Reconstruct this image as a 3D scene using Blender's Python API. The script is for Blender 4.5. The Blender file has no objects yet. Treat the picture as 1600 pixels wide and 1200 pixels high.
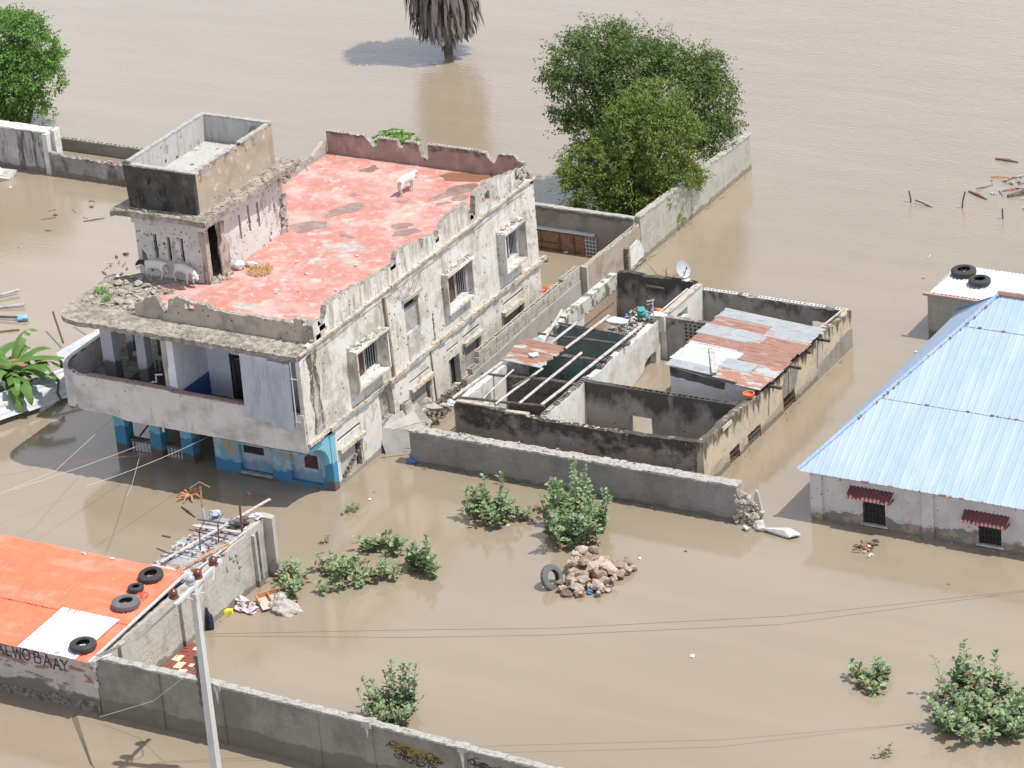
import bpy, bmesh, math, random
from mathutils import Vector, Matrix, noise
from mathutils.geometry import tessellate_polygon

random.seed(7)
SC = bpy.context.scene
COL = SC.collection

# ------------------------------------------------------------------ camera, sky, sun, exposure
cam_d = bpy.data.cameras.new('camera')
cam = bpy.data.objects.new('camera', cam_d)
COL.objects.link(cam)
cam_d.sensor_width = 36.0
cam_d.lens = 125.5
cam_d.clip_start = 1.0
cam_d.clip_end = 4000.0
PITCH, ROLL, AZ = 0.44141434, -0.08540789, -0.54194421
fwd = Vector((math.sin(AZ) * math.cos(PITCH), math.cos(AZ) * math.cos(PITCH), -math.sin(PITCH)))
rgt = Vector((math.cos(AZ), -math.sin(AZ), 0))
upv = rgt.cross(fwd)
r2 = rgt * math.cos(ROLL) + upv * math.sin(ROLL)
u2 = -rgt * math.sin(ROLL) + upv * math.cos(ROLL)
cam.matrix_world = Matrix(((r2.x, u2.x, -fwd.x, 56.05), (r2.y, u2.y, -fwd.y, -81.98), (r2.z, u2.z, -fwd.z, 49.99), (0, 0, 0, 1)))
SC.camera = cam

SUN_DIR = Vector((0.46, 0.13, 1.0)).normalized()      # towards the sun
SUN_EL = math.asin(SUN_DIR.z)
world = bpy.data.worlds.new('World')
SC.world = world
world.use_nodes = True
wn = world.node_tree.nodes
wl = world.node_tree.links
bg = wn['Background']
sky = wn.new('ShaderNodeTexSky')
sky.sky_type = 'NISHITA'
sky.sun_disc = False
sky.sun_elevation = SUN_EL
sky.sun_rotation = math.atan2(SUN_DIR.x, SUN_DIR.y)
sky.air_density = 1.0
sky.dust_density = 2.5
sky.ozone_density = 1.0
# broken white cloud over the clear sky
tc = wn.new('ShaderNodeTexCoord')
cm = wn.new('ShaderNodeMapping'); cm.inputs['Scale'].default_value = (1.6, 1.6, 3.6)
cn = wn.new('ShaderNodeTexNoise'); cn.inputs['Scale'].default_value = 1.5; cn.inputs['Detail'].default_value = 6
cr_ = wn.new('ShaderNodeMapRange'); cr_.inputs[1].default_value = .40; cr_.inputs[2].default_value = .60; cr_.inputs[4].default_value = .85
cx_ = wn.new('ShaderNodeMix'); cx_.data_type = 'RGBA'
cx_.inputs[7].default_value = (6.4, 6.5, 6.9, 1)
wl.new(tc.outputs['Generated'], cm.inputs[0]); wl.new(cm.outputs[0], cn.inputs[0]); wl.new(cn.outputs[0], cr_.inputs[0])
wl.new(cr_.outputs[0], cx_.inputs[0]); wl.new(sky.outputs[0], cx_.inputs[6]); 
sz = wn.new('ShaderNodeSeparateXYZ'); wl.new(tc.outputs['Generated'], sz.inputs[0])
hz = wn.new('ShaderNodeMapRange'); wl.new(sz.outputs[2], hz.inputs[0])
hz.inputs[1].default_value = .30; hz.inputs[2].default_value = .56; hz.inputs[3].default_value = 1.75; hz.inputs[4].default_value = .72
vm = wn.new('ShaderNodeVectorMath'); vm.operation = 'SCALE'
wl.new(cx_.outputs[2], vm.inputs[0]); wl.new(hz.outputs[0], vm.inputs['Scale']); wl.new(vm.outputs[0], bg.inputs[0])
bg.inputs[1].default_value = 0.135
sun_d = bpy.data.lights.new('sun', 'SUN')
sun_d.energy = 4.1
sun_d.angle = math.radians(0.5)
sun_d.color = (1.0, 0.955, 0.89)
sun = bpy.data.objects.new('sun', sun_d)
COL.objects.link(sun)
sun.rotation_euler = SUN_DIR.to_track_quat('Z', 'Y').to_euler()
SC.view_settings.view_transform = 'Standard'
SC.view_settings.look = 'None'
SC.view_settings.gamma = 1.0
SC.view_settings.exposure = 0.22
SC.render.engine = 'CYCLES'
SC.cycles.max_bounces = 6

# ------------------------------------------------------------------ materials
def mat(name, base, rough=0.9, layers=(), vary=None, bump=(18.0, 0.25, 0.02), metallic=0.0, ior=1.45, transl=0.0, emis=None):
    """base colour varied by noise, then stacked masks in world position space"""
    m = bpy.data.materials.new(name)
    m.use_nodes = True
    nt = m.node_tree
    N, L = nt.nodes, nt.links
    bs = N['Principled BSDF']
    bs.inputs['Roughness'].default_value = rough
    bs.inputs['Metallic'].default_value = metallic
    bs.inputs['IOR'].default_value = ior
    geo = N.new('ShaderNodeNewGeometry')
    pos = geo.outputs['Position']

    def nz(scale, detail=5.0, off=0.0):
        mp = N.new('ShaderNodeMapping')
        mp.inputs['Scale'].default_value = scale if isinstance(scale, tuple) else (scale,) * 3
        mp.inputs['Location'].default_value = (off, off * 1.7, off * 0.6)
        L.new(pos, mp.inputs[0])
        t = N.new('ShaderNodeTexNoise')
        t.inputs['Scale'].default_value = 1.0
        t.inputs['Detail'].default_value = detail
        t.inputs['Roughness'].default_value = 0.62
        L.new(mp.outputs[0], t.inputs[0])
        return t.outputs[0]

    def mr(v, a, b, c=0.0, d=1.0):
        r = N.new('ShaderNodeMapRange')
        r.inputs[1].default_value = a
        r.inputs[2].default_value = b
        r.inputs[3].default_value = c
        r.inputs[4].default_value = d
        L.new(v, r.inputs[0])
        return r.outputs[0]

    def mth(op, a, b):
        r = N.new('ShaderNodeMath')
        r.operation = op
        for i, v in enumerate((a, b)):
            if isinstance(v, (int, float)):
                r.inputs[i].default_value = v
            else:
                L.new(v, r.inputs[i])
        return r.outputs[0]

    def mix(f, a, b):
        r = N.new('ShaderNodeMix')
        r.data_type = 'RGBA'
        L.new(f, r.inputs[0])
        for i, v in ((6, a), (7, b)):
            if isinstance(v, tuple):
                r.inputs[i].default_value = (*v[:3], 1)
            else:
                L.new(v, r.inputs[i])
        return r.outputs[2]

    v2 = vary if vary else tuple(min(1, c * 1.18) for c in base)
    cur = mix(mr(nz(2.3, 6.0), 0.3, 0.7), base, v2)
    fine = mr(nz(22.0, 4.0, 3.1), 0.3, 0.7)
    cur = mix(mth('MULTIPLY', fine, 0.35), cur, tuple(c * 0.72 for c in base))
    off = 5.0
    pitsum = None
    zs = None
    for ly in layers:
        off += 7.3
        kind, col = ly[0], ly[1]
        if kind == 'n':          # noise blotches: scale, lo, hi, opacity
            msk = mr(nz(ly[2], 6.0, off), ly[3], ly[4])
            op = ly[5]
        elif kind == 'z':        # blotches gathered between two heights: scale, lo, hi, opacity, z0, z1, weight
            if zs is None:
                sp = N.new('ShaderNodeSeparateXYZ')
                L.new(pos, sp.inputs[0])
                zs = sp.outputs[2]
            zf = mr(zs, ly[6], ly[7], -0.5, 0.5)
            msk = mr(mth('ADD', nz(ly[2], 6.0, off), mth('MULTIPLY', zf, ly[8])), ly[3], ly[4])
            op = ly[5]
        elif kind == 'p':        # chips and bullet pits: scale, radius, opacity
            mp = N.new('ShaderNodeMapping')
            mp.inputs['Scale'].default_value = (ly[2],) * 3
            mp.inputs['Location'].default_value = (off,) * 3
            L.new(pos, mp.inputs[0])
            vo = N.new('ShaderNodeTexVoronoi')
            vo.inputs['Scale'].default_value = 1.0
            L.new(mp.outputs[0], vo.inputs[0])
            a = mr(vo.outputs['Distance'], ly[3], ly[3] * 0.6)
            msk = mth('MULTIPLY', a, mr(nz(0.9, 3.0, off), 0.42, 0.55))
            op = ly[4]
            pitsum = msk if pitsum is None else mth('MAXIMUM', pitsum, msk)
        elif kind == 'b':        # courses of blocks: joint colour, block w, h, opacity-lo, hi, (axis)
            mp = N.new('ShaderNodeMapping')
            L.new(pos, mp.inputs[0])
            cmb = N.new('ShaderNodeCombineXYZ')
            sp2 = N.new('ShaderNodeSeparateXYZ')
            L.new(pos, sp2.inputs[0])
            L.new(sp2.outputs[ly[6]], cmb.inputs[0])
            L.new(sp2.outputs[2], cmb.inputs[1])
            br = N.new('ShaderNodeTexBrick')
            br.inputs['Scale'].default_value = 1.0
            br.inputs['Brick Width'].default_value = ly[2]
            br.inputs['Row Height'].default_value = ly[3]
            br.inputs['Mortar Size'].default_value = 0.012
            br.inputs['Mortar Smooth'].default_value = 0.3
            L.new(cmb.outputs[0], br.inputs[0])
            msk = mth('MULTIPLY', br.outputs['Fac'], mr(nz(1.1, 4.0, off), ly[4], ly[5]))
            op = 0.8
        cur = mix(mth('MULTIPLY', msk, op), cur, col)
    L.new(cur, bs.inputs['Base Color'])
    if bump:
        bp = N.new('ShaderNodeBump')
        bp.inputs['Strength'].default_value = bump[1]
        bp.inputs['Distance'].default_value = bump[2]
        h = nz(bump[0], 6.0, 11.0)
        if pitsum is not None:
            h = mth('SUBTRACT', h, pitsum)
        L.new(h, bp.inputs['Height'])
        L.new(bp.outputs[0], bs.inputs['Normal'])
    if transl:
        tr = N.new('ShaderNodeBsdfTranslucent')
        L.new(cur, tr.inputs[0])
        ms = N.new('ShaderNodeMixShader')
        ms.inputs[0].default_value = transl
        L.new(bs.outputs[0], ms.inputs[1])
        L.new(tr.outputs[0], ms.inputs[2])
        L.new(ms.outputs[0], N['Material Output'].inputs[0])
    return m

DARK = (0.035, 0.03, 0.026)
#MOLD = (0.045, 0.042, 0.036)
M = {}
M['white_wall'] = mat('weathered_white_plaster', (0.61, 0.575, 0.515), layers=[
    ('n', (0.36, 0.34, 0.305), (.9, .9, .7), .50, .62, .8), ('n', (0.44, 0.38, 0.29), (2.2, 2.2, .9), .56, .68, .6),
    ('n', (0.27, 0.25, 0.215), (4, 4, .5), .57, .68, .7), ('n', (0.40, 0.345, 0.27), (3.2, 3.2, 2.4), .54, .66, .75), ('n', (0.30, 0.27, 0.22), (7, 7, 4), .59, .69, .65), ('n', (0.66, 0.65, 0.62), (.7, .7, 1.0), .54, .6, .8),
    ('n', (0.30, 0.285, 0.25), (6, 6, 9), .63, .68, .6),
    ('p', (0.10, 0.08, 0.065), 4.2, .20, .9), ('p', (0.26, 0.22, 0.17), 1.6, .13, .8), ('z', (0.28, 0.235, 0.18), (3.6, 3.6, .6), .60, .72, .7, 4.0, 5.2, .22), ('n', (0.50, 0.415, 0.30), (5, 5, .45), .60, .70, .6), ('z', (0.17, 0.135, 0.095), (2, 2, 3), .50, .58, .75, .42, .0, .95)], bump=(14, .5, .03))
M['mold_band'] = mat('black_streaked_plaster', (0.43, 0.405, 0.35), layers=[
    ('n', (0.065, 0.057, 0.045), (5, 5, .9), .38, .55, .93), ('n', (0.50, 0.48, 0.43), (9, 9, 9), .58, .62, .8)], bump=(14, .4, .03))
M['front_wall'] = mat('pale_balcony_plaster', (0.60, 0.56, 0.53), layers=[
    ('n', (0.34, 0.315, 0.28), (1.1, 1.1, 1.6), .48, .66, .7), ('n', (0.26, 0.235, 0.20), (5, 5, .8), .60, .72, .6),
    ('p', (0.12, 0.10, 0.09), 2.6, .10, .8)], bump=(12, .3, .02))
M['parapet_out'] = mat('beige_parapet_plaster', (0.42, 0.36, 0.30), layers=[
    ('n', (0.22, 0.195, 0.165), (2, 2, 1.5), .48, .66, .7), ('p', (0.07, 0.055, 0.045), 4.0, .18, .9)], bump=(14, .5, .03))
M['parapet_pink'] = mat('faded_pink_plaster', (0.31, 0.22, 0.19), layers=[
    ('z', (0.10, 0.08, 0.065), (3, 3, 3), .50, .62, .85, 5.5, 6.05, .5), ('n', (0.50, 0.33, 0.29), (1.6, 1.6, 1), .5, .64, .6),
    ('n', (0.10, 0.075, 0.06), (5, 5, 1.2), .62, .7, .7), ('p', (0.06, 0.05, 0.04), 3.0, .13, .9)], bump=(14, .4, .02))
M['broken'] = mat('broken_block_edge', (0.37, 0.345, 0.305), layers=[('n', (0.17, 0.15, 0.12), 9.0, .45, .6, .8)], bump=(30, .8, .04))
M['ledge'] = mat('old_ledge_mortar', (0.46, 0.42, 0.36), layers=[('n', (0.16, 0.13, 0.10), (7, 7, 7), .52, .62, .8), ('n', (0.47, 0.36, 0.25), (3, 3, 3), .52, .65, .6)], bump=(25, .7, .03))
M['slab'] = mat('crumbling_roof_slab', (0.44, 0.40, 0.34), layers=[('n', (0.27, 0.24, 0.20), (.9, .9, .9), .46, .60, .8),
    ('n', (0.20, 0.18, 0.145), (5, 5, 5), .45, .60, .8), ('n', (0.11, 0.10, 0.085), (11, 11, 11), .57, .66, .7),
    ('n', (0.55, 0.52, 0.47), (8, 8, 8), .60, .66, .7)], bump=(30, .9, .06))
M['red_floor'] = mat('worn_red_roof_paint', (0.47, 0.215, 0.18), vary=(0.52, 0.265, 0.23), layers=[
    ('n', (0.40, 0.15, 0.115), (4.5, 4.5, 4.5), .52, .66, .5), ('n', (0.60, 0.42, 0.38), (3.0, 3.0, 3.0), .53, .66, .6),
    ('n', (0.60, 0.41, 0.37), (.55, .55, .55), .48, .62, .75), ('n', (0.62, 0.50, 0.455), (1.9, 1.9, 1.9), .585, .66, .75),
    ('n', (0.52, 0.165, 0.12), (1.4, 1.4, 1.4), .56, .68, .7), ('n', (0.68, 0.60, 0.56), (5.5, 5.5, 5.5), .63, .69, .7),
    ('n', (0.33, 0.14, 0.11), (9, 9, 9), .655, .69, .7)], bump=(10, .15, .01), rough=.75)
M['floor_concrete'] = mat('bare_roof_concrete', (0.42, 0.40, 0.375), layers=[('n', (0.30, 0.28, 0.26), 3.0, .5, .6, .6)])
M['puddle'] = mat('roof_puddle_water', (0.25, 0.15, 0.125), rough=.12, layers=[('n', (0.30, 0.25, 0.22), 2.5, .5, .6, .8)], bump=None, ior=1.33)
M['puddle_brown'] = mat('brown_puddle_water', (0.24, 0.125, 0.075), rough=.08, bump=None, ior=1.33)
M['tank_dark'] = mat('black_mould_concrete', (0.045, 0.042, 0.038), vary=(0.11, 0.10, 0.085), layers=[('n', (0.16, 0.15, 0.135), (1.6, 1.6, 1.2), .54, .68, .8), ('n', (0.02, 0.018, 0.016), (3, 3, 1), .54, .62, .8), ('p', (0.45, 0.44, 0.42), 3.0, .07, .9)], bump=(16, .5, .02))
M['tank_tan'] = mat('tan_tank_concrete', (0.37, 0.305, 0.235), layers=[
    ('z', (0.11, 0.10, 0.085), (3, 3, 2), .56, .66, .85, 8.2, 9.0, .35), ('n', (0.55, 0.51, 0.45), (4, 4, 3), .58, .66, .8),
    ('n', (0.26, 0.22, 0.17), (1.5, 1.5, 1.5), .5, .66, .6), ('p', (0.06, 0.05, 0.045), 2.4, .14, .9)], bump=(16, .5, .03))
M['tank_in'] = mat('pale_tank_lining', (0.44, 0.435, 0.42), layers=[
    ('n', (0.27, 0.26, 0.235), (7, 7, .7), .53, .66, .7), ('n', (0.15, 0.14, 0.115), (2.2, 2.2, 1.6), .60, .68, .7), ('p', (0.04, 0.04, 0.04), 2.2, .15, .95)], bump=(12, .3, .02))
M['tower_wall'] = mat('tower_plaster', (0.54, 0.52, 0.49), layers=[('n', (0.27, 0.225, 0.18), (2.6, 2.6, .8), .56, .68, .8),
    ('n', (0.60, 0.59, 0.575), (1.2, 1.2, 2.0), .52, .60, .9), ('n', (0.36, 0.31, 0.265), (2.2, 2.2, 1.1), .56, .68, .8),
    ('p', (0.09, 0.065, 0.055), 5.5, .24, .9), ('p', (0.13, 0.10, 0.08), 2.6, .20, .9)], bump=(14, .5, .03))
M['raw_pillar'] = mat('exposed_tower_pillar', (0.42, 0.35, 0.30), layers=[('n', (0.12, 0.085, 0.065), (6, 6, 2), .5, .62, .8), ('n', (0.47, 0.42, 0.37), (5, 5, 5), .56, .64, .7)], bump=(20, .9, .05))
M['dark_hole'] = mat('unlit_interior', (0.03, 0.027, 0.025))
M['room_dark'] = mat('dark_interior_plaster', (0.13, 0.12, 0.115), layers=[('n', (0.06, 0.055, 0.05), 3.0, .45, .6, .8)])  # dark plaster; the darkness of the deep rooms is put into its colour
M['col_white'] = mat('whitewashed_pillar', (0.47, 0.47, 0.49), layers=[('z', (0.15, 0.135, 0.13), (2.5, 2.5, 1.2), .46, .52, .9, 3.4, 2.4, 1.3)])
M['room_white'] = mat('clean_white_room_paint', (0.66, 0.67, 0.72), layers=[('n', (0.5, 0.5, 0.52), 1.5, .55, .7, .5)], bump=(8, .1, .01))
M['room_blue'] = mat('blue_dado_paint', (0.045, 0.10, 0.30))
M['blue_paint'] = mat('peeling_blue_paint', (0.18, 0.40, 0.50), layers=[
    ('n', (0.42, 0.33, 0.235), (2.3, 2.3, 1.2), .50, .56, .95), ('n', (0.40, 0.50, 0.60), (2.6, 2.6, 2.0), .56, .60, .8),
    ('z', (0.05, 0.20, 0.34), (2.2, 2.2, 2.2), .52, .57, .95, .75, .05, .9), ('n', (0.20, 0.16, 0.13), (6, 6, 2), .62, .68, .8)], bump=(12, .3, .015))
M['blue_col'] = mat('blue_pillar_paint', (0.17, 0.40, 0.50), layers=[
    ('z', (0.05, 0.21, 0.35), (2, 2, 2), .46, .50, .95, 1.25, .5, 1.0), ('z', (0.12, 0.085, 0.065), (3, 3, 2), .50, .58, .9, .6, .05, 1.0)], bump=(12, .3, .015))
M['blue_mix'] = mat('blue_and_white_side_paint', (0.58, 0.56, 0.52), layers=[
    ('n', (0.34, 0.53, 0.60), (1.5, 1.5, 2.6), .56, .64, .75), ('n', (0.40, 0.34, 0.27), (3.2, 3.2, 1.6), .57, .64, .8), ('z', (0.17, 0.135, 0.095), (2, 2, 3), .50, .58, .75, .42, .0, .95)], bump=(14, .4, .02))
M['panel'] = mat('recessed_lilac_panel', (0.42, 0.43, 0.50), layers=[('z', (0.17, 0.30, 0.44), (3, 3, 1), .46, .56, .8, .8, .2, .6), ('n', (0.28, 0.24, 0.22), (4, 4, 2), .57, .65, .7)])
M['infill'] = mat('grey_block_infill', (0.38, 0.365, 0.34), layers=[('n', (0.25, 0.235, 0.215), 4.0, .48, .62, .7), ('b', (0.20, 0.18, 0.16), .42, .2, .35, .6, 1)], bump=(16, .4, .02))
M['grille'] = mat('dark_window_grille', (0.05, 0.04, 0.04), rough=.6, bump=None)
M['shutter'] = mat('red_brown_shutter', (0.14, 0.075, 0.06), rough=.7, layers=[('n', (0.06, 0.04, 0.035), (9, 9, 2), .5, .6, .7)])
M['pipe_brown'] = mat('brown_channel', (0.30, 0.24, 0.175), layers=[('n', (0.15, 0.11, 0.08), (6, 6, 1.2), .5, .6, .7)])
M['sheet_white'] = mat('pale_corrugated_sheet', (0.47, 0.495, 0.53), rough=.5, layers=[('n', (0.36, 0.375, 0.40), (3, 3, 1), .5, .62, .6)], bump=None)
M['galv'] = mat('galvanised_sheet', (0.37, 0.395, 0.42), rough=.5, layers=[('n', (0.26, 0.27, 0.28), (2, 9, 2), .52, .62, .6), ('n', (0.38, 0.20, 0.14), (1.6, 5, 1.6), .63, .68, .7)], bump=None)
M['galv_white'] = mat('white_galvanised_sheet', (0.52, 0.55, 0.59), rough=.45, layers=[('n', (0.42, 0.45, 0.48), (2, 6, 2), .56, .66, .6), ('n', (0.42, 0.17, 0.08), (2.2, 3.5, 2), .64, .68, .9)], bump=None)
M['rust'] = mat('rusted_sheet', (0.33, 0.19, 0.15), rough=.85, vary=(0.38, 0.235, 0.19), layers=[('n', (0.26, 0.115, 0.08), (1.5, 7, 2), .52, .62, .7), ('n', (0.44, 0.40, 0.38), (1.5, 8, 2), .61, .66, .7)], bump=None)
M['rust_mix'] = mat('half_rusted_sheet', (0.44, 0.45, 0.465), rough=.6, layers=[('n', (0.38, 0.18, 0.11), (1.3, 5, 1.3), .47, .53, .9)], bump=None)
M['timber_pale'] = mat('pale_roof_pole', (0.48, 0.45, 0.43), rough=.8, layers=[('n', (0.28, 0.25, 0.23), 6.0, .5, .6, .7)])
M['timber_dark'] = mat('dark_roof_timber', (0.09, 0.075, 0.065), layers=[('n', (0.18, 0.15, 0.13), 7.0, .5, .6, .6)])
M['wood'] = mat('brown_wood', (0.24, 0.14, 0.085), layers=[('n', (0.13, 0.08, 0.05), (9, 2, 9), .5, .6, .7)])
M['wood_orange'] = mat('orange_brown_wood', (0.50, 0.26, 0.13), layers=[('n', (0.33, 0.16, 0.08), 6.0, .5, .6, .6)])
M['mold_wall'] = mat('mouldy_ruin_plaster', (0.27, 0.24, 0.21), layers=[
    ('n', (0.38, 0.29, 0.15), (1.6, 1.6, 1.2), .52, .66, .7), ('n', (0.30, 0.275, 0.265), (.9, .9, .9), .5, .56, .8),
    ('z', (0.045, 0.04, 0.03), (1.3, 1.3, 1.6), .47, .62, .93, .3, 1.5, .42), ('n', (0.13, 0.12, 0.10), (5, 5, 5), .56, .64, .7)], bump=(14, .5, .03))
M['mold_wall2'] = mat('black_mould_partition', (0.30, 0.285, 0.27), layers=[
    ('z', (0.055, 0.052, 0.045), (1.6, 1.6, .9), .44, .66, .93, .1, 1.5, .5), ('p', (0.03, 0.03, 0.03), 3.0, .13, .9)], bump=(14, .4, .02))
M['ruin_white'] = mat('whitewashed_ruin_wall', (0.58, 0.57, 0.54), layers=[
    ('n', (0.42, 0.39, 0.34), (1.4, 1.4, 1.2), .50, .62, .7), ('n', (0.29, 0.255, 0.215), (5, 5, 2), .60, .67, .7),
    ('n', (0.66, 0.66, 0.65), (2.0, 2.0, 2), .52, .60, .6)], bump=(14, .4, .02))
M['ruin_grey'] = mat('grey_ruin_wall', (0.30, 0.285, 0.26), layers=[
    ('z', (0.09, 0.085, 0.075), (2, 2, 1), .50, .62, .85, .6, 1.4, .35), ('n', (0.40, 0.385, 0.36), (1.8, 1.8, 1.4), .52, .6, .6), ('p', (0.05, 0.045, 0.04), 2.2, .12, .9)], bump=(14, .4, .02))
M['ruin_yellow'] = mat('yellow_streaked_plaster', (0.50, 0.43, 0.33), layers=[
    ('n', (0.56, 0.43, 0.22), (3.2, 3.2, .7), .52, .62, .75), ('n', (0.44, 0.385, 0.33), (1.2, 1.2, 1.2), .48, .58, .8),
    ('z', (0.07, 0.062, 0.045), (4, 4, .8), .50, .60, .9, .6, 1.6, .42), ('n', (0.36, 0.30, 0.25), (4, 4, 3), .55, .62, .7),
    ('z', (0.31, 0.28, 0.24), (1.4, 1.4, 2.0), .50, .56, .8, .9, .0, .45), ('z', (0.17, 0.135, 0.095), (2, 2, 3), .50, .58, .75, .42, .0, .95)], bump=(14, .5, .03))
M['ruin_grey_patch'] = mat('bare_grey_render_patch', (0.29, 0.27, 0.235), layers=[('n', (0.19, 0.175, 0.15), (3, 3, 2), .5, .6, .7)], bump=(20, .6, .03))
M['teal'] = mat('teal_room_wall', (0.16, 0.235, 0.225), layers=[('n', (0.17, 0.19, 0.18), (1.5, 1.5, 1.5), .5, .6, .7), ('n', (0.05, 0.07, 0.07), (3, 3, .9), .55, .65, .7)])
M['brick'] = mat('exposed_pink_brick', (0.42, 0.30, 0.22), layers=[('b', (0.24, 0.17, 0.12), .26, .1, .2, .4, 1), ('n', (0.30, 0.25, 0.19), 2.0, .5, .6, .7)], bump=(16, .5, .03))
M['moss_top'] = mat('mossy_white_plaster', (0.48, 0.47, 0.42), layers=[('n', (0.10, 0.095, 0.07), (3, 3, 2), .48, .58, .9)])
M['long_wall'] = mat('dark_grey_render', (0.245, 0.235, 0.22), layers=[
    ('n', (0.17, 0.16, 0.145), (1.0, 1.0, .8), .48, .64, .7), ('n', (0.31, 0.295, 0.27), (3, 3, 1.0), .58, .66, .5), ('z', (0.12, 0.105, 0.08), (3, 3, 3), .48, .56, .6, .25, .0, .6), ('b', (0.16, 0.15, 0.135), .42, .21, .48, .62, 0)], bump=(16, .35, .02))
M['wall_cap'] = mat('rough_mortar_cap', (0.44, 0.425, 0.395), layers=[('n', (0.28, 0.26, 0.23), 7.0, .5, .6, .7)], bump=(30, .9, .05))
M['stone_broken'] = mat('broken_rubble_masonry', (0.27, 0.245, 0.205), layers=[('n', (0.11, 0.095, 0.08), 8.0, .46, .58, .9), ('n', (0.42, 0.385, 0.33), 6.0, .58, .64, .8)], bump=(20, 1.0, .08))
M['grey_conc'] = mat('grey_concrete', (0.36, 0.355, 0.335), layers=[('n', (0.27, 0.26, 0.24), 2.0, .5, .64, .6), ('n', (0.44, 0.42, 0.38), (3, 3, 1.5), .58, .66, .5)], bump=(14, .3, .02))
M['block'] = mat('concrete_blocks', (0.40, 0.375, 0.325), layers=[('n', (0.25, 0.23, 0.195), 3.5, .5, .62, .7), ('n', (0.50, 0.48, 0.43), 6.0, .58, .64, .6)], bump=(22, .5, .02))
M['yard_wall'] = mat('greenish_grey_render', (0.37, 0.36, 0.315), layers=[
    ('n', (0.28, 0.285, 0.24), (1.2, 1.2, .8), .48, .62, .7), ('n', (0.22, 0.20, 0.17), (5, 5, 1.2), .60, .68, .7), ('n', (0.44, 0.38, 0.32), (2.2, 2.2, 2.0), .56, .64, .6), ('z', (0.17, 0.135, 0.095), (2, 2, 3), .50, .58, .75, .42, .0, .95), ('b', (0.25, 0.24, 0.20), .42, .21, .5, .62, 1)], bump=(14, .4, .02))
M['yard_rear'] = mat('dark_yard_render', (0.27, 0.245, 0.215), layers=[('n', (0.19, 0.17, 0.15), 1.2, .48, .62, .7), ('z', (0.11, 0.10, 0.085), 4.0, .5, .6, .8, 1.3, 1.6, .5)])
M['left_wall'] = mat('streaked_left_wall', (0.40, 0.37, 0.365), layers=[
    ('n', (0.06, 0.052, 0.045), (2.6, 2.6, .35), .50, .60, .93), ('n', (0.50, 0.475, 0.47), (3, 3, 2), .56, .64, .7), ('z', (0.17, 0.135, 0.095), (2, 2, 3), .50, .58, .75, .42, .0, .95)], bump=(14, .4, .02))
M['left_wall2'] = mat('patchy_left_wall', (0.26, 0.245, 0.225), layers=[('n', (0.11, 0.10, 0.08), (1.8, 1.8, 1.0), .48, .6, .85), ('n', (0.38, 0.37, 0.36), (2, 2, 1.5), .56, .64, .7), ('z', (0.17, 0.135, 0.095), (2, 2, 3), .50, .58, .75, .42, .0, .95)], bump=(14, .4, .02))
M['blue_roof'] = mat('light_blue_roof_sheet', (0.36, 0.475, 0.62), rough=.8, vary=(0.40, 0.51, 0.645), layers=[
    ('n', (0.45, 0.535, 0.64), (2.6, .35, .35), .48, .62, .7), ('n', (0.30, 0.44, 0.64), (.9, .9, .9), .60, .7, .5), ('n', (0.40, 0.36, 0.34), (5, 1.0, 1.0), .64, .70, .6)], bump=None)
M['annex_roof'] = mat('white_blue_annex_sheet', (0.55, 0.61, 0.68), rough=.5, layers=[('n', (0.45, 0.51, 0.58), (3, .6, 3), .5, .6, .6)], bump=None)
M['house_wall'] = mat('off_white_house_plaster', (0.55, 0.52, 0.50), layers=[
    ('n', (0.46, 0.43, 0.40), (1.6, 1.6, 1.2), .5, .64, .6), ('z', (0.19, 0.165, 0.14), (1.1, 1.1, 1.6), .52, .56, .9, .75, .0, .62),
    ('z', (0.50, 0.33, 0.23), (2.5, 2.5, 3), .60, .66, .6, .7, .3, .2), ('p', (0.07, 0.055, 0.05), 4.5, .16, .9)], bump=(14, .35, .02))
M['awning'] = mat('maroon_awning_sheet', (0.15, 0.045, 0.05), rough=.6, vary=(0.20, 0.075, 0.075), bump=None)
M['orange_roof'] = mat('bright_orange_roof_sheet', (0.74, 0.165, 0.08), rough=.6, vary=(0.80, 0.20, 0.11), layers=[('n', (0.66, 0.27, 0.19), (.5, 2.2, 1), .50, .64, .6), ('n', (0.50, 0.20, 0.13), (7, 1.6, 2), .62, .70, .6), ('n', (0.62, 0.45, 0.38), (12, 12, 2), .665, .70, .6),
    ('n', (0.88, 0.36, 0.27), (.7, .7, .7), .54, .72, .55), ('n', (0.72, 0.12, 0.05), (3.5, 1.2, 2), .56, .68, .5)], bump=None)
M['shop_wall'] = mat('stained_shop_plaster', (0.46, 0.415, 0.38), layers=[
    ('n', (0.37, 0.33, 0.285), (1.5, 1.5, 1), .5, .62, .6), ('z', (0.15, 0.13, 0.11), (1.0, 1.0, 1.6), .50, .57, .92, 1.05, .1, .7), ('z', (0.26, 0.10, 0.08), (2.2, 2.2, 6), .60, .64, .8, .7, 1.1, .2), ('z', (0.17, 0.135, 0.095), (2, 2, 3), .50, .58, .75, .42, .0, .95)], bump=(14, .4, .02))
M['ink'] = mat('dark_blue_painted_letters', (0.03, 0.055, 0.10), rough=.8, bump=None)
M['yard_dark'] = mat('dark_boundary_render', (0.25, 0.235, 0.205), layers=[
    ('n', (0.17, 0.155, 0.13), (1.1, 1.1, .8), .46, .62, .8), ('n', (0.32, 0.295, 0.24), (4, 4, .7), .60, .68, .5), ('z', (0.15, 0.13, 0.10), (1, 1, 1), .47, .54, .8, .85, .3, .8), ('z', (0.17, 0.135, 0.095), (2, 2, 3), .50, .58, .75, .42, .0, .95), ('b', (0.16, 0.15, 0.135), .42, .21, .48, .62, 0)], bump=(14, .4, .02))
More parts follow.
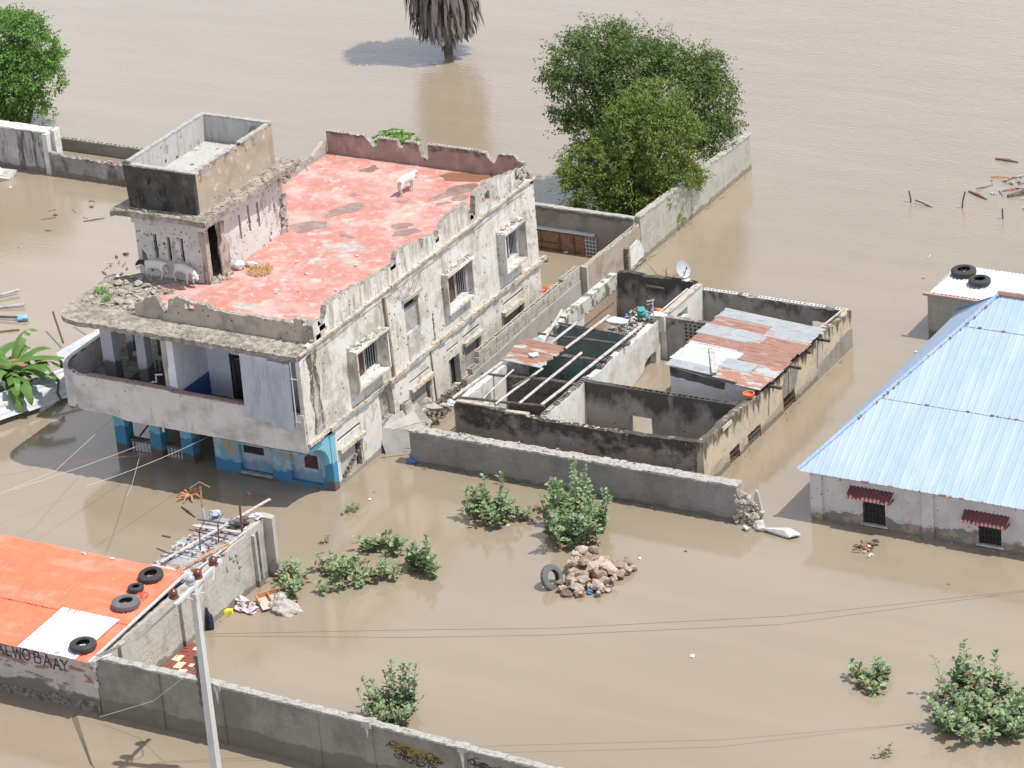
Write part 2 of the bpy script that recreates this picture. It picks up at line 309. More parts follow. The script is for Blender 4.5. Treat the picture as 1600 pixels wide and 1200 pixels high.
M['shack_wall'] = mat('sandy_grey_render', (0.41, 0.39, 0.345), layers=[('n', (0.30, 0.28, 0.25), (2.4, 2.4, 1.4), .5, .62, .7), ('n', (0.50, 0.44, 0.37), (1.6, 1.6, 2), .54, .64, .6), ('p', (0.2, 0.18, 0.16), 6.0, .2, .7), ('z', (0.17, 0.135, 0.095), (2, 2, 3), .50, .58, .75, .42, .0, .95), ('b', (0.26, 0.24, 0.21), .42, .21, .46, .6, 1)], bump=(14, .5, .03))
M['conc_pole'] = mat('smooth_pole_concrete', (0.50, 0.495, 0.475), bump=(10, .1, .01))
M['ceramic'] = mat('brown_glazed_ceramic', (0.13, 0.045, 0.03), rough=.2, bump=None)
M['ceramic_grey'] = mat('grey_glazed_ceramic', (0.35, 0.38, 0.42), rough=.25, bump=None)
M['steel'] = mat('galvanised_steel_arm', (0.52, 0.53, 0.54), rough=.5, bump=None)
M['rusty_iron'] = mat('rusty_iron', (0.13, 0.065, 0.045), rough=.8)
M['red_iron'] = mat('red_iron_ring', (0.40, 0.09, 0.05), rough=.6)
M['rubber'] = mat('old_tyre_rubber', (0.035, 0.035, 0.036), rough=.75, vary=(0.06, 0.058, 0.056), bump=(30, .3, .01))
M['rubber_grey'] = mat('dusty_tyre_rubber', (0.11, 0.11, 0.115), rough=.8, vary=(0.17, 0.17, 0.175), bump=(30, .3, .01))
M['coral'] = mat('pale_coral_rubble', (0.50, 0.40, 0.325), layers=[('z', (0.15, 0.11, 0.08), (4, 4, 4), .46, .54, .8, .26, .02, .9), ('n', (0.31, 0.235, 0.18), 6.0, .48, .6, .8), ('n', (0.60, 0.53, 0.46), 3.0, .55, .64, .7)], bump=(24, 1.0, .06))
M['coral_dark'] = mat('brown_coral_rubble', (0.36, 0.27, 0.21), layers=[('z', (0.15, 0.11, 0.08), (4, 4, 4), .46, .54, .8, .26, .02, .9), ('n', (0.22, 0.16, 0.12), 6.0, .48, .6, .8)], bump=(24, 1.0, .06))
M['coral_white'] = mat('bleached_coral_rubble', (0.58, 0.50, 0.43), layers=[('z', (0.15, 0.11, 0.08), (4, 4, 4), .46, .54, .8, .26, .02, .9), ('n', (0.38, 0.30, 0.24), 6.0, .5, .62, .8)], bump=(24, 1.0, .06))
M['rubble'] = mat('roof_rubble', (0.42, 0.375, 0.32), layers=[('n', (0.24, 0.205, 0.17), 6.0, .48, .6, .8), ('n', (0.5, 0.36, 0.3), 3.0, .58, .66, .6)], bump=(24, .8, .05))
M['white_conc'] = mat('white_plaster_chunk', (0.56, 0.55, 0.52), layers=[('n', (0.36, 0.35, 0.33), 5.0, .5, .6, .7)], bump=(18, .6, .03))
M['leaf_dark'] = mat('dark_fine_leaves', (0.115, 0.178, 0.05), rough=.85, vary=(0.165, 0.24, 0.08), layers=[('n', (0.24, 0.28, 0.13), (.8, .8, .8), .52, .68, .7)], bump=None, transl=.28)
M['leaf_light'] = mat('yellow_green_leaves', (0.165, 0.235, 0.05), rough=.85, vary=(0.24, 0.31, 0.08), bump=None, transl=.3)
M['leaf_bright'] = mat('bright_green_leaves', (0.15, 0.29, 0.06), rough=.7, vary=(0.22, 0.38, 0.10), bump=None, transl=.3)
M['leaf_calo'] = mat('grey_green_waxy_leaves', (0.165, 0.26, 0.11), rough=.5, vary=(0.27, 0.37, 0.185), layers=[('n', (0.50, 0.54, 0.45), (11, 11, 11), .54, .62, .75)], bump=None, transl=.2)
M['leaf_banana'] = mat('banana_leaf', (0.10, 0.22, 0.04), rough=.4, vary=(0.19, 0.32, 0.09), bump=None, transl=.3)
M['leaf_dry'] = mat('dry_banana_leaf', (0.30, 0.17, 0.08), rough=.8, bump=None)
M['frond_dead'] = mat('dead_palm_frond', (0.145, 0.125, 0.115), rough=.9, vary=(0.21, 0.19, 0.175), bump=None)
M['bark'] = mat('grey_brown_bark', (0.16, 0.125, 0.095), layers=[('n', (0.08, 0.06, 0.05), (6, 6, 2), .5, .6, .8)], bump=(16, .8, .04))
M['stem'] = mat('pale_green_stem', (0.24, 0.24, 0.15))
M['goat_white'] = mat('white_goat_hair', (0.62, 0.585, 0.54), vary=(0.68, 0.65, 0.61), bump=(40, .4, .01))
M['goat_black'] = mat('black_goat_hair', (0.035, 0.03, 0.03), bump=(40, .4, .01))
M['plastic_white'] = mat('white_plastic', (0.65, 0.65, 0.66), rough=.5, bump=(12, .8, .04))
M['plastic_blue'] = mat('blue_plastic', (0.08, 0.19, 0.42), rough=.5, bump=None)
M['plastic_teal'] = mat('teal_plastic', (0.06, 0.35, 0.36), rough=.4, bump=None)
M['plastic_yellow'] = mat('yellow_plastic', (0.80, 0.68, 0.06), rough=.5, bump=None)
M['plastic_orange'] = mat('orange_plastic', (0.65, 0.19, 0.07), rough=.5, bump=None)
M['navy'] = mat('dark_navy_cloth', (0.02, 0.025, 0.06), bump=(14, .8, .03))
M['sack'] = mat('cloudy_plastic_sack', (0.50, 0.45, 0.405), rough=.55, vary=(0.58, 0.545, 0.51), layers=[('n', (0.32, 0.28, 0.25), (7, 7, 7), .55, .62, .7)], bump=(11, 1.0, .08))
M['floral'] = mat('white_maroon_patterned_cloth', (0.58, 0.53, 0.54), layers=[('n', (0.20, 0.06, 0.06), (7, 7, 7), .54, .57, .95), ('n', (0.45, 0.30, 0.22), (3, 3, 3), .56, .6, .8)], bump=(12, .8, .04))
M['wire'] = mat('thin_wire', (0.16, 0.145, 0.13), rough=.5, bump=None)
M['wire_red'] = mat('red_wire', (0.42, 0.10, 0.06), rough=.5, bump=None)
M['wire_white'] = mat('pale_wire', (0.50, 0.48, 0.46), rough=.5, bump=None)
M['leaf_mud'] = mat('mud_stained_leaf', (0.26, 0.20, 0.12), bump=None)
M['silt'] = mat('wet_silt', (0.27, 0.20, 0.14), layers=[('n', (0.17, 0.13, 0.10), 2.0, .5, .6, .7)])
M['gold'] = mat('ochre_spray_paint', (0.30, 0.20, 0.05), bump=None)
M['black_spray'] = mat('black_spray_paint', (0.04, 0.038, 0.036), bump=None)
M['rug_red'] = mat('maroon_tile_sheet', (0.22, 0.065, 0.055), rough=.6, bump=None)
M['rug_cream'] = mat('cream_tile_sheet', (0.68, 0.60, 0.40), rough=.6, bump=None)

# ------------------------------------------------------------------ building helpers
def R(a, b):
    return random.uniform(a, b)

def tag(o, label=None, cat=None, group=None, kind=None):
    if label: o['label'] = label
    if cat: o['category'] = cat
    if group: o['group'] = group
    if kind: o['kind'] = kind
    return o

def thing(name, label, cat, loc=(0, 0, 0), group=None, rz=0.0):
    o = bpy.data.objects.new(name, None)
    o.empty_display_size = 0.3
    COL.objects.link(o)
    o.location = loc
    o.rotation_euler = (0, 0, rz)
    return tag(o, label, cat, group)

def base_of(o):
    v = Vector((0, 0, 0))
    while o is not None:
        v += Vector(o.location)
        o = o.parent
    return v

class MB:
    def __init__(s):
        s.v = []
        s.f = []
        s.mi = []

    def add(s, vs, fs, mi=0):
        n = len(s.v)
        s.v += [tuple(p) for p in vs]
        s.f += [tuple(i + n for i in f) for f in fs]
        s.mi += [mi] * len(fs)
        return s

    def box(s, a, b, j=0.0, mi=0, rz=0.0, tilt=None):
        (x0, y0, z0), (x1, y1, z1) = a, b
        vs = [(x0, y0, z0), (x1, y0, z0), (x1, y1, z0), (x0, y1, z0), (x0, y0, z1), (x1, y0, z1), (x1, y1, z1), (x0, y1, z1)]
        if j:
            vs = [(x + R(-j, j), y + R(-j, j), z + R(-j, j)) for x, y, z in vs]
        if rz or tilt:
            c = Vector(((x0 + x1) / 2, (y0 + y1) / 2, (z0 + z1) / 2))
            mt = Matrix.Rotation(rz, 3, 'Z')
            if tilt:
                mt = mt @ Matrix.Rotation(tilt[0], 3, 'X') @ Matrix.Rotation(tilt[1], 3, 'Y')
            vs = [tuple(mt @ (Vector(p) - c) + c) for p in vs]
        return s.add(vs, [(0, 3, 2, 1), (4, 5, 6, 7), (0, 1, 5, 4), (1, 2, 6, 5), (2, 3, 7, 6), (3, 0, 4, 7)], mi)

    def tube(s, pts, r, n=6, mi=0, cap=True):
        pts = [Vector(p) for p in pts]
        rs = r if isinstance(r, (list, tuple)) else [r] * len(pts)
        vs, fs = [], []
        for i, p in enumerate(pts):
            d = (pts[min(i + 1, len(pts) - 1)] - pts[max(i - 1, 0)])
            if d.length < 1e-6: d = Vector((0, 0, 1))
            d.normalize()
            a = d.cross(Vector((0, 0, 1)) if abs(d.z) < .95 else Vector((1, 0, 0))).normalized()
            b = d.cross(a)
            for k in range(n):
                t = 2 * math.pi * k / n
                vs.append(p + (a * math.cos(t) + b * math.sin(t)) * rs[i])
        for i in range(len(pts) - 1):
            for k in range(n):
                k2 = (k + 1) % n
                fs.append((i * n + k, i * n + k2, (i + 1) * n + k2, (i + 1) * n + k))
        if cap:
            fs.append(tuple(range(n - 1, -1, -1)))
            fs.append(tuple((len(pts) - 1) * n + k for k in range(n)))
        return s.add(vs, fs, mi)

    def beam(s, a, b, w, h, mi=0):
        a, b = Vector(a), Vector(b)
        d = (b - a).normalized()
        sd = d.cross(Vector((0, 0, 1)) if abs(d.z) < .95 else Vector((0, 1, 0))).normalized() * (w / 2)
        up = sd.cross(d).normalized() * (h / 2)
        vs = [a - sd - up, a + sd - up, a + sd + up, a - sd + up, b - sd - up, b + sd - up, b + sd + up, b - sd + up]
        return s.add(vs, [(0, 1, 2, 3), (7, 6, 5, 4), (0, 4, 5, 1), (1, 5, 6, 2), (2, 6, 7, 3), (3, 7, 4, 0)], mi)

    def slab(s, outer, holes, fn, t0, t1, mi=0, mie=None):
        """polygon (u,v) with holes, extruded from t0 to t1, mapped by fn(u,v,t)"""
        def area(l): return sum(l[i][0] * l[(i + 1) % len(l)][1] - l[(i + 1) % len(l)][0] * l[i][1] for i in range(len(l)))
        loops = [list(outer) if area(outer) > 0 else list(outer)[::-1]]
        for h in holes:
            loops.append(list(h) if area(h) < 0 else list(h)[::-1])
        tris = tessellate_polygon([[Vector((u, v, 0)) for u, v in l] for l in loops])
        flat = [p for l in loops for p in l]
        n = len(flat)
        vs = [fn(u, v, t0) for u, v in flat] + [fn(u, v, t1) for u, v in flat]
        fs = []
        for t in tris:
            fs.append(tuple(t))
            fs.append(tuple(i + n for i in reversed(t)))
        s.add(vs, fs, mi)
        fe = []
        k = 0
        for l in loops:
            m = len(l)
            for i in range(m):
                j = (i + 1) % m
                fe.append((k + i, k + j, k + j + n, k + i + n))
            k += m
        base = len(s.v) - len(vs)
        s.f += [tuple(i + base for i in f) for f in fe]
        s.mi += [mi if mie is None else mie] * len(fe)
        return s

    def hblock(s, x, y, z, L=.4, W=.18, H=.19, along='x', mi=0, cores=3):
        """hollow concrete block with open cores on top"""
        xs = [0.0]
        cw = (L - .035 * (cores + 1)) / cores
        for c in range(cores):
            xs += [xs[-1] + .035, xs[-1] + .035 + cw]
        xs.append(L)
        ys = [0, .035, W - .035, W]
        def P(a, b, c): return (x + a, y + b, z + c) if along == 'x' else (x + b, y + a, z + c)
        vs, fs = [], []
        nx = len(xs)
        for b in ys:
            for a in xs: vs.append(P(a, b, H))
        for b in ys:
            for a in xs: vs.append(P(a, b, H * .35))
        o = nx * 4
        for j in range(3):
            for i in range(nx - 1):
                q = (j * nx + i, j * nx + i + 1, (j + 1) * nx + i + 1, (j + 1) * nx + i)
                if j == 1 and i % 2 == 1:
                    fs.append(tuple(k + o for k in q))
                    for k in range(4):
                        a_, b_ = q[k], q[(k + 1) % 4]
                        fs.append((a_, b_, b_ + o, a_ + o))
                else:
                    fs.append(q)
        s.add(vs, fs, mi)
        c = [P(0, 0, 0), P(L, 0, 0), P(L, W, 0), P(0, W, 0), P(0, 0, H), P(L, 0, H), P(L, W, H), P(0, W, H)]
        return s.add(c, [(0, 3, 2, 1), (0, 1, 5, 4), (1, 2, 6, 5), (2, 3, 7, 6), (3, 0, 4, 7)], mi)

    def rock(s, c, r, sq=(1, 1, 1), n=14, mi=0):
        bm = bmesh.new()
        for _ in range(n):
            d = Vector((random.gauss(0, 1), random.gauss(0, 1), random.gauss(0, 1))).normalized() * r * R(.75, 1.1)
            bm.verts.new((d.x * sq[0], d.y * sq[1], d.z * sq[2]))
        h = bmesh.ops.convex_hull(bm, input=bm.verts)
        bmesh.ops.delete(bm, geom=[g for g in h['geom_interior'] if isinstance(g, bmesh.types.BMVert)], context='VERTS')
        bm.verts.index_update()
        bm.verts.ensure_lookup_table()
        vs = [Vector(c) + v.co for v in bm.verts]
        fs = [tuple(v.index for v in f.verts) for f in bm.faces]
        bm.free()
        return s.add(vs, fs, mi)

    def lump(s, c, r, sq=(1, 1, 1), amp=.35, sub=3, mi=0, fr=1.6):
        bm = bmesh.new()
        bmesh.ops.create_icosphere(bm, subdivisions=sub, radius=1)
        o = Vector((R(0, 50), R(0, 50), R(0, 50)))
        vs = []
        for v in bm.verts:
            k = 1 + amp * noise.noise(v.co * fr + o) * 1.6 + amp * .5 * noise.noise(v.co * fr * 3.1 + o)
            p = v.co * k * r
            vs.append(Vector(c) + Vector((p.x * sq[0], p.y * sq[1], p.z * sq[2])))
        fs = [tuple(v.index for v in f.verts) for f in bm.faces]
        bm.free()
        return s.add(vs, fs, mi)

    def corr(s, o, u, v, pitch=.11, amp=.018, seg=3, mi=0, cut=None, thick=.0):
        """corrugated sheet: o corner, u vector across the ribs, v vector along them"""
        o, u, v = Vector(o), Vector(u), Vector(v)
        n = u.cross(v).normalized()
        k = max(2, int(u.length / pitch))
        m = k * seg
        nv = 3
        vs, fs = [], []
        for j in range(nv + 1):
            for i in range(m + 1):
                ph = (i % seg) / seg
                h = amp * math.cos(ph * 2 * math.pi)
                w = 0.006 * noise.noise(Vector((i * .3, j, o.x)))
                a = i / m
                b = j / nv
                if cut and j == nv: b -= cut * (0.5 + noise.noise(Vector((i * .21, o.y, 2.3))))
                if cut and j == 0: b += cut * (0.5 + noise.noise(Vector((i * .21, o.x, 7.3))))
                vs.append(o + u * a + v * b + n * (h + w * 2))
        for j in range(nv):
            for i in range(m):
                a = j * (m + 1) + i
                fs.append((a, a + 1, a + m + 2, a + m + 1))
        return s.add(vs, fs, mi)

    def build(s, name, mats, parent=None, smooth=False, loc=None, kind=None):
        me = bpy.data.meshes.new(name)
        b = base_of(parent) if parent is not None else Vector(loc or (0, 0, 0))
        me.from_pydata([(p[0] - b.x, p[1] - b.y, p[2] - b.z) for p in s.v], [], s.f)
        for m in (mats if isinstance(mats, (list, tuple)) else [mats]):
            me.materials.append(M[m] if isinstance(m, str) else m)
        me.polygons.foreach_set('material_index', s.mi)
        if smooth:
            me.polygons.foreach_set('use_smooth', [True] * len(me.polygons))
        me.update()
        o = bpy.data.objects.new(name, me)
        COL.objects.link(o)
        if kind is None and parent is not None and any(k in name for k in ('crust', 'rubble', 'broken_parapet', 'fallen', 'exposed_stones', 'stone_end', 'cables', 'broken_wall_top', 'rusted_edges', 'cracks', 'marks', 'broken_top')):
            kind = 'stuff'
        if kind: o['kind'] = kind
        if parent is not None:
            o.parent = parent
        elif loc:
            o.location = loc
        return o

def flush(mb, name, m, parent):
    if mb.v: mb.build(name, m, parent)
    return MB()

def ragged(pts, step=.12, amp=.03, seed=0.0):
    """subdivide an open polyline and roughen it"""
    out = [pts[0]]
    for a, b in zip(pts, pts[1:]):
        d = math.hypot(b[0] - a[0], b[1] - a[1])
        n = max(1, int(d / step))
        for i in range(1, n + 1):
            t = i / n
            x, y = a[0] + (b[0] - a[0]) * t, a[1] + (b[1] - a[1]) * t
            if i < n:
                x += R(-amp, amp) * .5
                y += R(-amp, amp)
            out.append((x, y))
    return out

def FX(u, v, t): return (t, u, v)          # wall lying in a plane x = t, u runs along y
def FY(u, v, t): return (u, t, v)          # wall lying in a plane y = t, u runs along x
def FZ(u, v, t): return (u, v, t)
def rect(u0, v0, u1, v1): return [(u0, v0), (u1, v0), (u1, v1), (u0, v1)]
def rrect(u0, v0, u1, v1, a=.03):
    return ragged([(u0, v0), (u1, v0), (u1, v1), (u0, v1), (u0, v0)], .13, a)[:-1]
def ragwall(mb, fn, t0, t1, zb, top, holes=(), step=.12, amp=.03, mi=0, mie=None):
    tp = ragged(top, step, amp)
    outer = [(tp[0][0], zb), (tp[-1][0], zb)] + tp[::-1] if tp[-1][0] > tp[0][0] else [(tp[-1][0], zb), (tp[0][0], zb)] + tp
    return mb.slab(outer, holes, fn, t0, t1, mi, mie)
def blob(cx, cy, rx, ry, n=28, amp=.3, seed=0.0, rot=0.0):
    out = []
    for i in range(n):
        a = 2 * math.pi * i / n
        k = 1 + amp * noise.noise(Vector((math.cos(a) * 1.3 + seed, math.sin(a) * 1.3, seed * 3.1))) * 2
        x, y = rx * k * math.cos(a), ry * k * math.sin(a)
        out.append((cx + x * math.cos(rot) - y * math.sin(rot), cy + x * math.sin(rot) + y * math.cos(rot)))
    return out
def copy_tree(o, parent=None):
    c = o.copy()
    COL.objects.link(c)
    if parent is not None: c.parent = parent
    for ch in list(o.children): copy_tree(ch, c)
    return c

# ------------------------------------------------------------------ flood water
def water_material():
    m = bpy.data.materials.new('muddy_flood_water')
    m.use_nodes = True
    N, L = m.node_tree.nodes, m.node_tree.links
    bs = N['Principled BSDF']
    bs.inputs['IOR'].default_value = 1.62
    bs.inputs['Roughness'].default_value = .09
    geo = N.new('ShaderNodeNewGeometry')
    def nz(sc, det, rot=0.0):
        mp = N.new('ShaderNodeMapping')
        mp.inputs['Scale'].default_value = sc
        mp.inputs['Rotation'].default_value = (0, 0, rot)
        L.new(geo.outputs['Position'], mp.inputs[0])
        t = N.new('ShaderNodeTexNoise')
        t.inputs['Scale'].default_value = 1
        t.inputs['Detail'].default_value = det
        L.new(mp.outputs[0], t.inputs[0])
        return t.outputs[0]
    cr = N.new('ShaderNodeMix'); cr.data_type = 'RGBA'
    cv = N.new('ShaderNodeMath'); cv.operation = 'ADD'
    L.new(nz((.06, .06, .06), 4), cv.inputs[0])
    cs = N.new('ShaderNodeMapRange'); L.new(nz((.10, .75, .1), 5, math.radians(-25)), cs.inputs[0])
    cs.inputs[1].default_value = .42; cs.inputs[2].default_value = .66; cs.inputs[3].default_value = -.10; cs.inputs[4].default_value = .14
    L.new(cs.outputs[0], cv.inputs[1]); L.new(cv.outputs[0], cr.inputs[0])
    cr.inputs[6].default_value = (0.248, 0.203, 0.148, 1)
    cr.inputs[7].default_value = (0.315, 0.262, 0.200, 1)
    L.new(cr.outputs[2], bs.inputs['Base Color'])
    # ripples live in the open water beyond the buildings, the sheltered yard lies still
    sp = N.new('ShaderNodeSeparateXYZ'); L.new(geo.outputs['Position'], sp.inputs[0])
    mr = N.new('ShaderNodeMapRange'); L.new(sp.outputs[1], mr.inputs[0])
    mr.inputs[1].default_value = 4; mr.inputs[2].default_value = 30; mr.inputs[3].default_value = .05; mr.inputs[4].default_value = 1.0
    rip = nz((2.6, 9.5, 1), 4, math.radians(-38))
    rip2 = nz((.5, 1.3, 1), 2, math.radians(-20))
    ad = N.new('ShaderNodeMath'); ad.operation = 'ADD'; L.new(rip, ad.inputs[0]); L.new(rip2, ad.inputs[1])
    bp = N.new('ShaderNodeBump'); bp.inputs['Distance'].default_value = .016
    L.new(ad.outputs[0], bp.inputs['Height']); L.new(mr.outputs[0], bp.inputs['Strength'])
    L.new(bp.outputs[0], bs.inputs['Normal'])
    return m
M['water'] = water_material()
w = MB()
w.add([(-1600, -900, 0), (1600, -900, 0), (1600, 2400, 0), (-1600, 2400, 0)], [(0, 1, 2, 3)])
tag(w.build('flood_water', 'water'), kind='structure')
# silt bank and drift line under the trees behind the yard
g = MB()
g.slab(blob(-2.9, 20.9, 3.4, 1.5, 40, .25, 3.3, .1), [], lambda u, v, t: (u, v, t + .05 * noise.noise(Vector((u, v, 0)))), -.3, .03)
tag(g.build('ground', 'silt'), kind='structure')
# ------------------------------------------------------------------ two storey building
B = thing('ruined_building', 'white two storey building with worn red flat roof, blue ground floor and curved balcony', 'building', (-4, 6.5, 0))
# side wall, lower and upper, facing the yard
lowh = [rrect(.42, .12, 1.76, 1.12, .02), rect(.36, 1.50, 1.72, 1.60), rrect(4.84, .25, 6.1, 1.2, .03), rect(4.8, 1.50, 6.05, 1.58),
        rrect(7.25, .15, 7.95, 1.22, .02), rect(7.18, 1.55, 7.92, 1.63), rrect(8.28, .3, 9.36, 1.3, .03), rect(8.25, 1.58, 9.34, 1.67),
        rrect(10.95, .3, 12.3, 1.27, .03), rect(10.97, 1.58, 12.36, 1.67)]
mb = MB(); mb.slab(rect(.72, -.9, 3.0, 2.1), [h for h in lowh[:2] if False], FX, -.25, -.2)
mb = MB()
mb.slab([(0, -.9), (2.95, -.9), (2.9, .4), (2.98, 1.2), (2.92, 2.12), (0, 2.12)], lowh[:2], FX, -.22, 0)
mb.build('lower_side_wall', 'blue_mix', B)
mb = MB()
mb.slab([(3.75, -.9), (13.6, -.9), (13.6, 2.12), (3.7, 2.12), (3.8, 1.2)], lowh[2:], FX, -.22, 0)
mb.build('lower_side_wall', 'white_wall', B)
mb = MB()
mb.slab(rect(2.9, -.9, 3.8, 2.12), [], FX, -.45, -.2)
for k in range(3):
    mb.hblock(-.24, 2.98, .35 + .2 * k, .38, .2, .19, 'y')
mb.box((-.3, 3.35, .4), (-.02, 3.75, .95), .02)
mb.build('broken_wall_strip', 'broken', B)
mb = MB()   # upper side wall with window holes
ups = [rect(1.62, 2.95, 3.2, 4.0), rrect(4.92, 3.15, 5.78, 4.3, .03), rect(7.45, 3.02, 8.85, 4.15), rect(11.15, 3.0, 12.25, 4.1)]
mb.slab(rect(-.62, 2.12, 13.6, 5.2), ups, FX, -.22, 0)
mb.build('upper_side_wall', 'white_wall', B)
mb = MB()
mb.slab([(-1.22, 2.12), (-.6, 2.12), (-.6, 5.1), (-1.22, 4.95)], [], FX, -.15, 0)
mb.build('upper_side_wall_end', 'white_wall', B)
mb = MB()
st = [(-.85, 4.95), (-.72, 4.2), (-.85, 3.6), (-.68, 3.0), (-.8, 2.3), (-.2, 2.26), (-.12, 2.7), (-.3, 3.3), (-.2, 3.9), (-.35, 4.5), (-.2, 5.0)]
mb.slab(ragged(st + [st[0]], .12, .03)[:-1], [], FX, .0, .004)
mb.build('rain_streak', 'mold_band', B)
# ledges
mb = MB()
for y in [i * .45 - 1.2 for i in range(33)]:
    if 5.6 < y < 6.0: pass
    mb.box((-.02, y, 5.13 + R(-.01, .01)), (.07 + R(-.02, .03), y + .452, 5.21 + R(-.02, .02)), .008)
mb.build('upper_ledge', 'ledge', B)
mb = MB()
for y in [i * .4 - 1.25 for i in range(38)]:
    w_ = .12 + R(-.04, .03)
    if R(0, 1) < .12: w_ *= .5
    mb.box((-.02, y, 2.1 + R(-.02, .01)), (w_, y + .402, 2.22 + R(-.02, .02)), .012)
mb.build('lower_ledge', 'ledge', B)
# right parapet with broken top
mb = MB()
tp = [(-.25, 5.75), (.1, 5.8), (.25, 5.55), (.45, 5.7), (.62, 6.05), (.9, 6.08), (2.4, 6.0), (2.5, 5.9), (3.4, 5.85), (4.35, 5.78), (4.5, 5.72), (4.75, 5.85), (4.9, 6.08), (5.6, 6.0), (6.2, 5.9), (6.35, 5.55), (6.5, 5.85),
      (7.1, 5.78), (7.28, 5.48), (7.45, 5.75), (7.75, 5.9), (8.1, 6.0), (8.6, 6.0), (9.3, 6.02), (9.42, 5.5), (9.75, 5.35), (9.85, 6.0), (10.0, 6.12), (11.0, 6.1), (11.6, 6.0), (12.5, 5.85)]
ragwall(mb, FX, -.22, -.03, 5.0, tp, [rrect(10.25, 5.55, 10.75, 5.85, .05)], .12, .04, 0, 1)
mb.build('parapet', ['white_wall', 'broken'], B)
mb = MB()
for (y, z) in [(12.5, 5.3), (12.75, 5.48), (13.0, 5.35), (12.62, 5.62), (13.1, 5.5), (9.45, 5.3), (7.2, 5.42), (.12, 5.4), (-.12, 5.2), (.05, 5.6), (4.4, 5.62)]:
    mb.hblock(-.2, y, z, R(.18, .34), .17, .16, 'y', cores=2)
for k in range(16):
    y = random.choice([12.7, 13.1, 9.5, 7.25, .1, -.1, -.3]) + R(-.2, .2)
    mb.rock((-.1, y, 5.25), R(.05, .12))
mb.build('broken_parapet_blocks', 'block', B)
mb = MB()   # rear parapet, pink on the roof side
tb = [(-7.95, 5.95), (-6.4, 5.96), (-6.2, 5.75), (-6.1, 5.58), (-5.95, 5.62), (-5.82, 5.92), (-5.15, 5.95), (-5.05, 5.72), (-4.9, 5.7), (-4.8, 5.95), (-4.25, 5.9), (-4.18, 5.5), (-4.05, 5.33), (-3.92, 5.36), (-3.88, 5.92), (-3.0, 5.95), (-2.05, 5.93), (-1.65, 5.92), (-1.5, 5.7), (-1.33, 5.58), (-1.15, 5.93), (-.55, 5.98), (-.42, 5.8), (-.2, 5.75), (-.15, 5.5), (0, 5.4)]
ragwall(mb, FY, 13.4, 13.58, 5.0, tb, [], .12, .03, 0, 1)
mb.build('parapet', ['parapet_pink', 'broken'], B)
mb = MB()
x = -7.9
while x < -.6:
    if not any(a < x + .1 < b for a, b in ((-6.5, -5.8), (-5.2, -4.8), (-4.5, -3.85), (-1.9, -1.2))) and R(0, 1) < .75:
        mb.hblock(x, 13.41, 5.86, .401, .15, .11, 'x')
    else: mb = flush(mb, 'top_block_course', 'block', B)
    x += .4
flush(mb, 'top_block_course', 'block', B)
mb = MB()   # front parapet set back from the canopy edge
tf = [(-6.62, 5.5), (-6.35, 5.62), (-6.1, 5.82), (-5.75, 5.9), (-5.62, 5.62), (-5.48, 5.36), (-5.4, 5.4), (-5.3, 5.85), (-4.92, 6.0), (-4.6, 5.92), (-4.4, 5.86), (-3.86, 5.9), (-3.78, 5.76), (-3.1, 5.70), (-2.6, 5.70), (-2.3, 5.78), (-1.5, 5.73), (-.85, 5.74), (-.62, 5.93), (-.28, 5.88), (-.22, 5.6)]
ragwall(mb, FY, -.27, -.1, 5.05, tf, [rrect(-4.72, 5.62, -4.35, 5.78, .04)], .1, .035, 0, 1)
mb.build('parapet', ['parapet_out', 'broken'], B)
mb = MB()
x = -3.7
while x < -.7:
    mb.hblock(x, -.26, 5.6, .37, .15, .12, 'x')
    x += .39
for k in range(9): mb.rock((R(-1.1, -.2), R(-.3, -.05), 5.75), R(.06, .14))
for k in range(6): mb.rock((R(-5.7, -4.6), R(-.3, -.05), 5.72), R(.07, .16))
mb.build('top_block_course', 'block', B)
mb = MB()   # low broken curb on the left roof edge
ragwall(mb, FX, -8.12, -7.97, 5.0, [(7.0, 5.3), (8.2, 5.26), (9.0, 5.35), (10.2, 5.28), (11.3, 5.32), (12.4, 5.3), (12.8, 5.5), (13.4, 5.6)], [], .12, .03, 0, 0)
y = 7.2
while y < 12.6:
    mb.hblock(-8.1, y, 5.24, .36, .14, .12, 'y')
    y += .41
mb.build('roof_curb', 'block', B)
# roof slab with overhanging canopy
arc = [(-8.3 - .9 * math.sin(t * math.pi / 16), -.45 - .85 * math.cos(t * math.pi / 16)) for t in range(9)]
out = ragged([(-.05, -1.28), (-8.3, -1.3)] + arc[1:] + [(-9.22, 1.6), (-8.85, 2.1), (-8.5, 2.4), (-8.25, 2.6)], .14, .05)
out = out + [(-8.15, 13.55), (-.24, 13.38), (-.24, -.28), (-.05, -.3)]
mb = MB(); mb.slab(out, [], FZ, 4.97, 5.13)
mb.build('roof_slab', 'slab', B)
mb = MB()  # crumbled crust along the canopy
for k in range(750):
    x = R(-9.1, -.1)
    y = R(-1.27, -.3) if x > -6.6 else R(-1.2, 2.2)
    if x < -8.3 and y < -.45 and (x + 8.3) ** 2 + (y + .45) ** 2 > .72: continue
    if R(0, 1) < .5: y = -1.27 + abs(random.gauss(0, .25)) if x > -8.3 else y
    mb.rock((x, y, 5.13), R(.02, .055), (1.3, 1.3, .6), 8)
mb.build('canopy_crust', 'slab', B)
mb = MB()  # red painted floor
fl = [(-.24, -.09), (-5.0, -.09), (-6.4, -.05), (-6.6, .3), (-6.1, .7), (-6.9, 1.1), (-6.3, 1.5), (-7.2, 1.9), (-6.6, 2.2), (-5.66, 2.5), (-5.66, 7.1), (-7.92, 7.1), (-7.92, 13.38), (-.24, 13.38)]
mb.slab(fl, [], FZ, 5.1, 5.145)
mb.build('red_roof_floor', 'red_floor', B)
mb = MB()
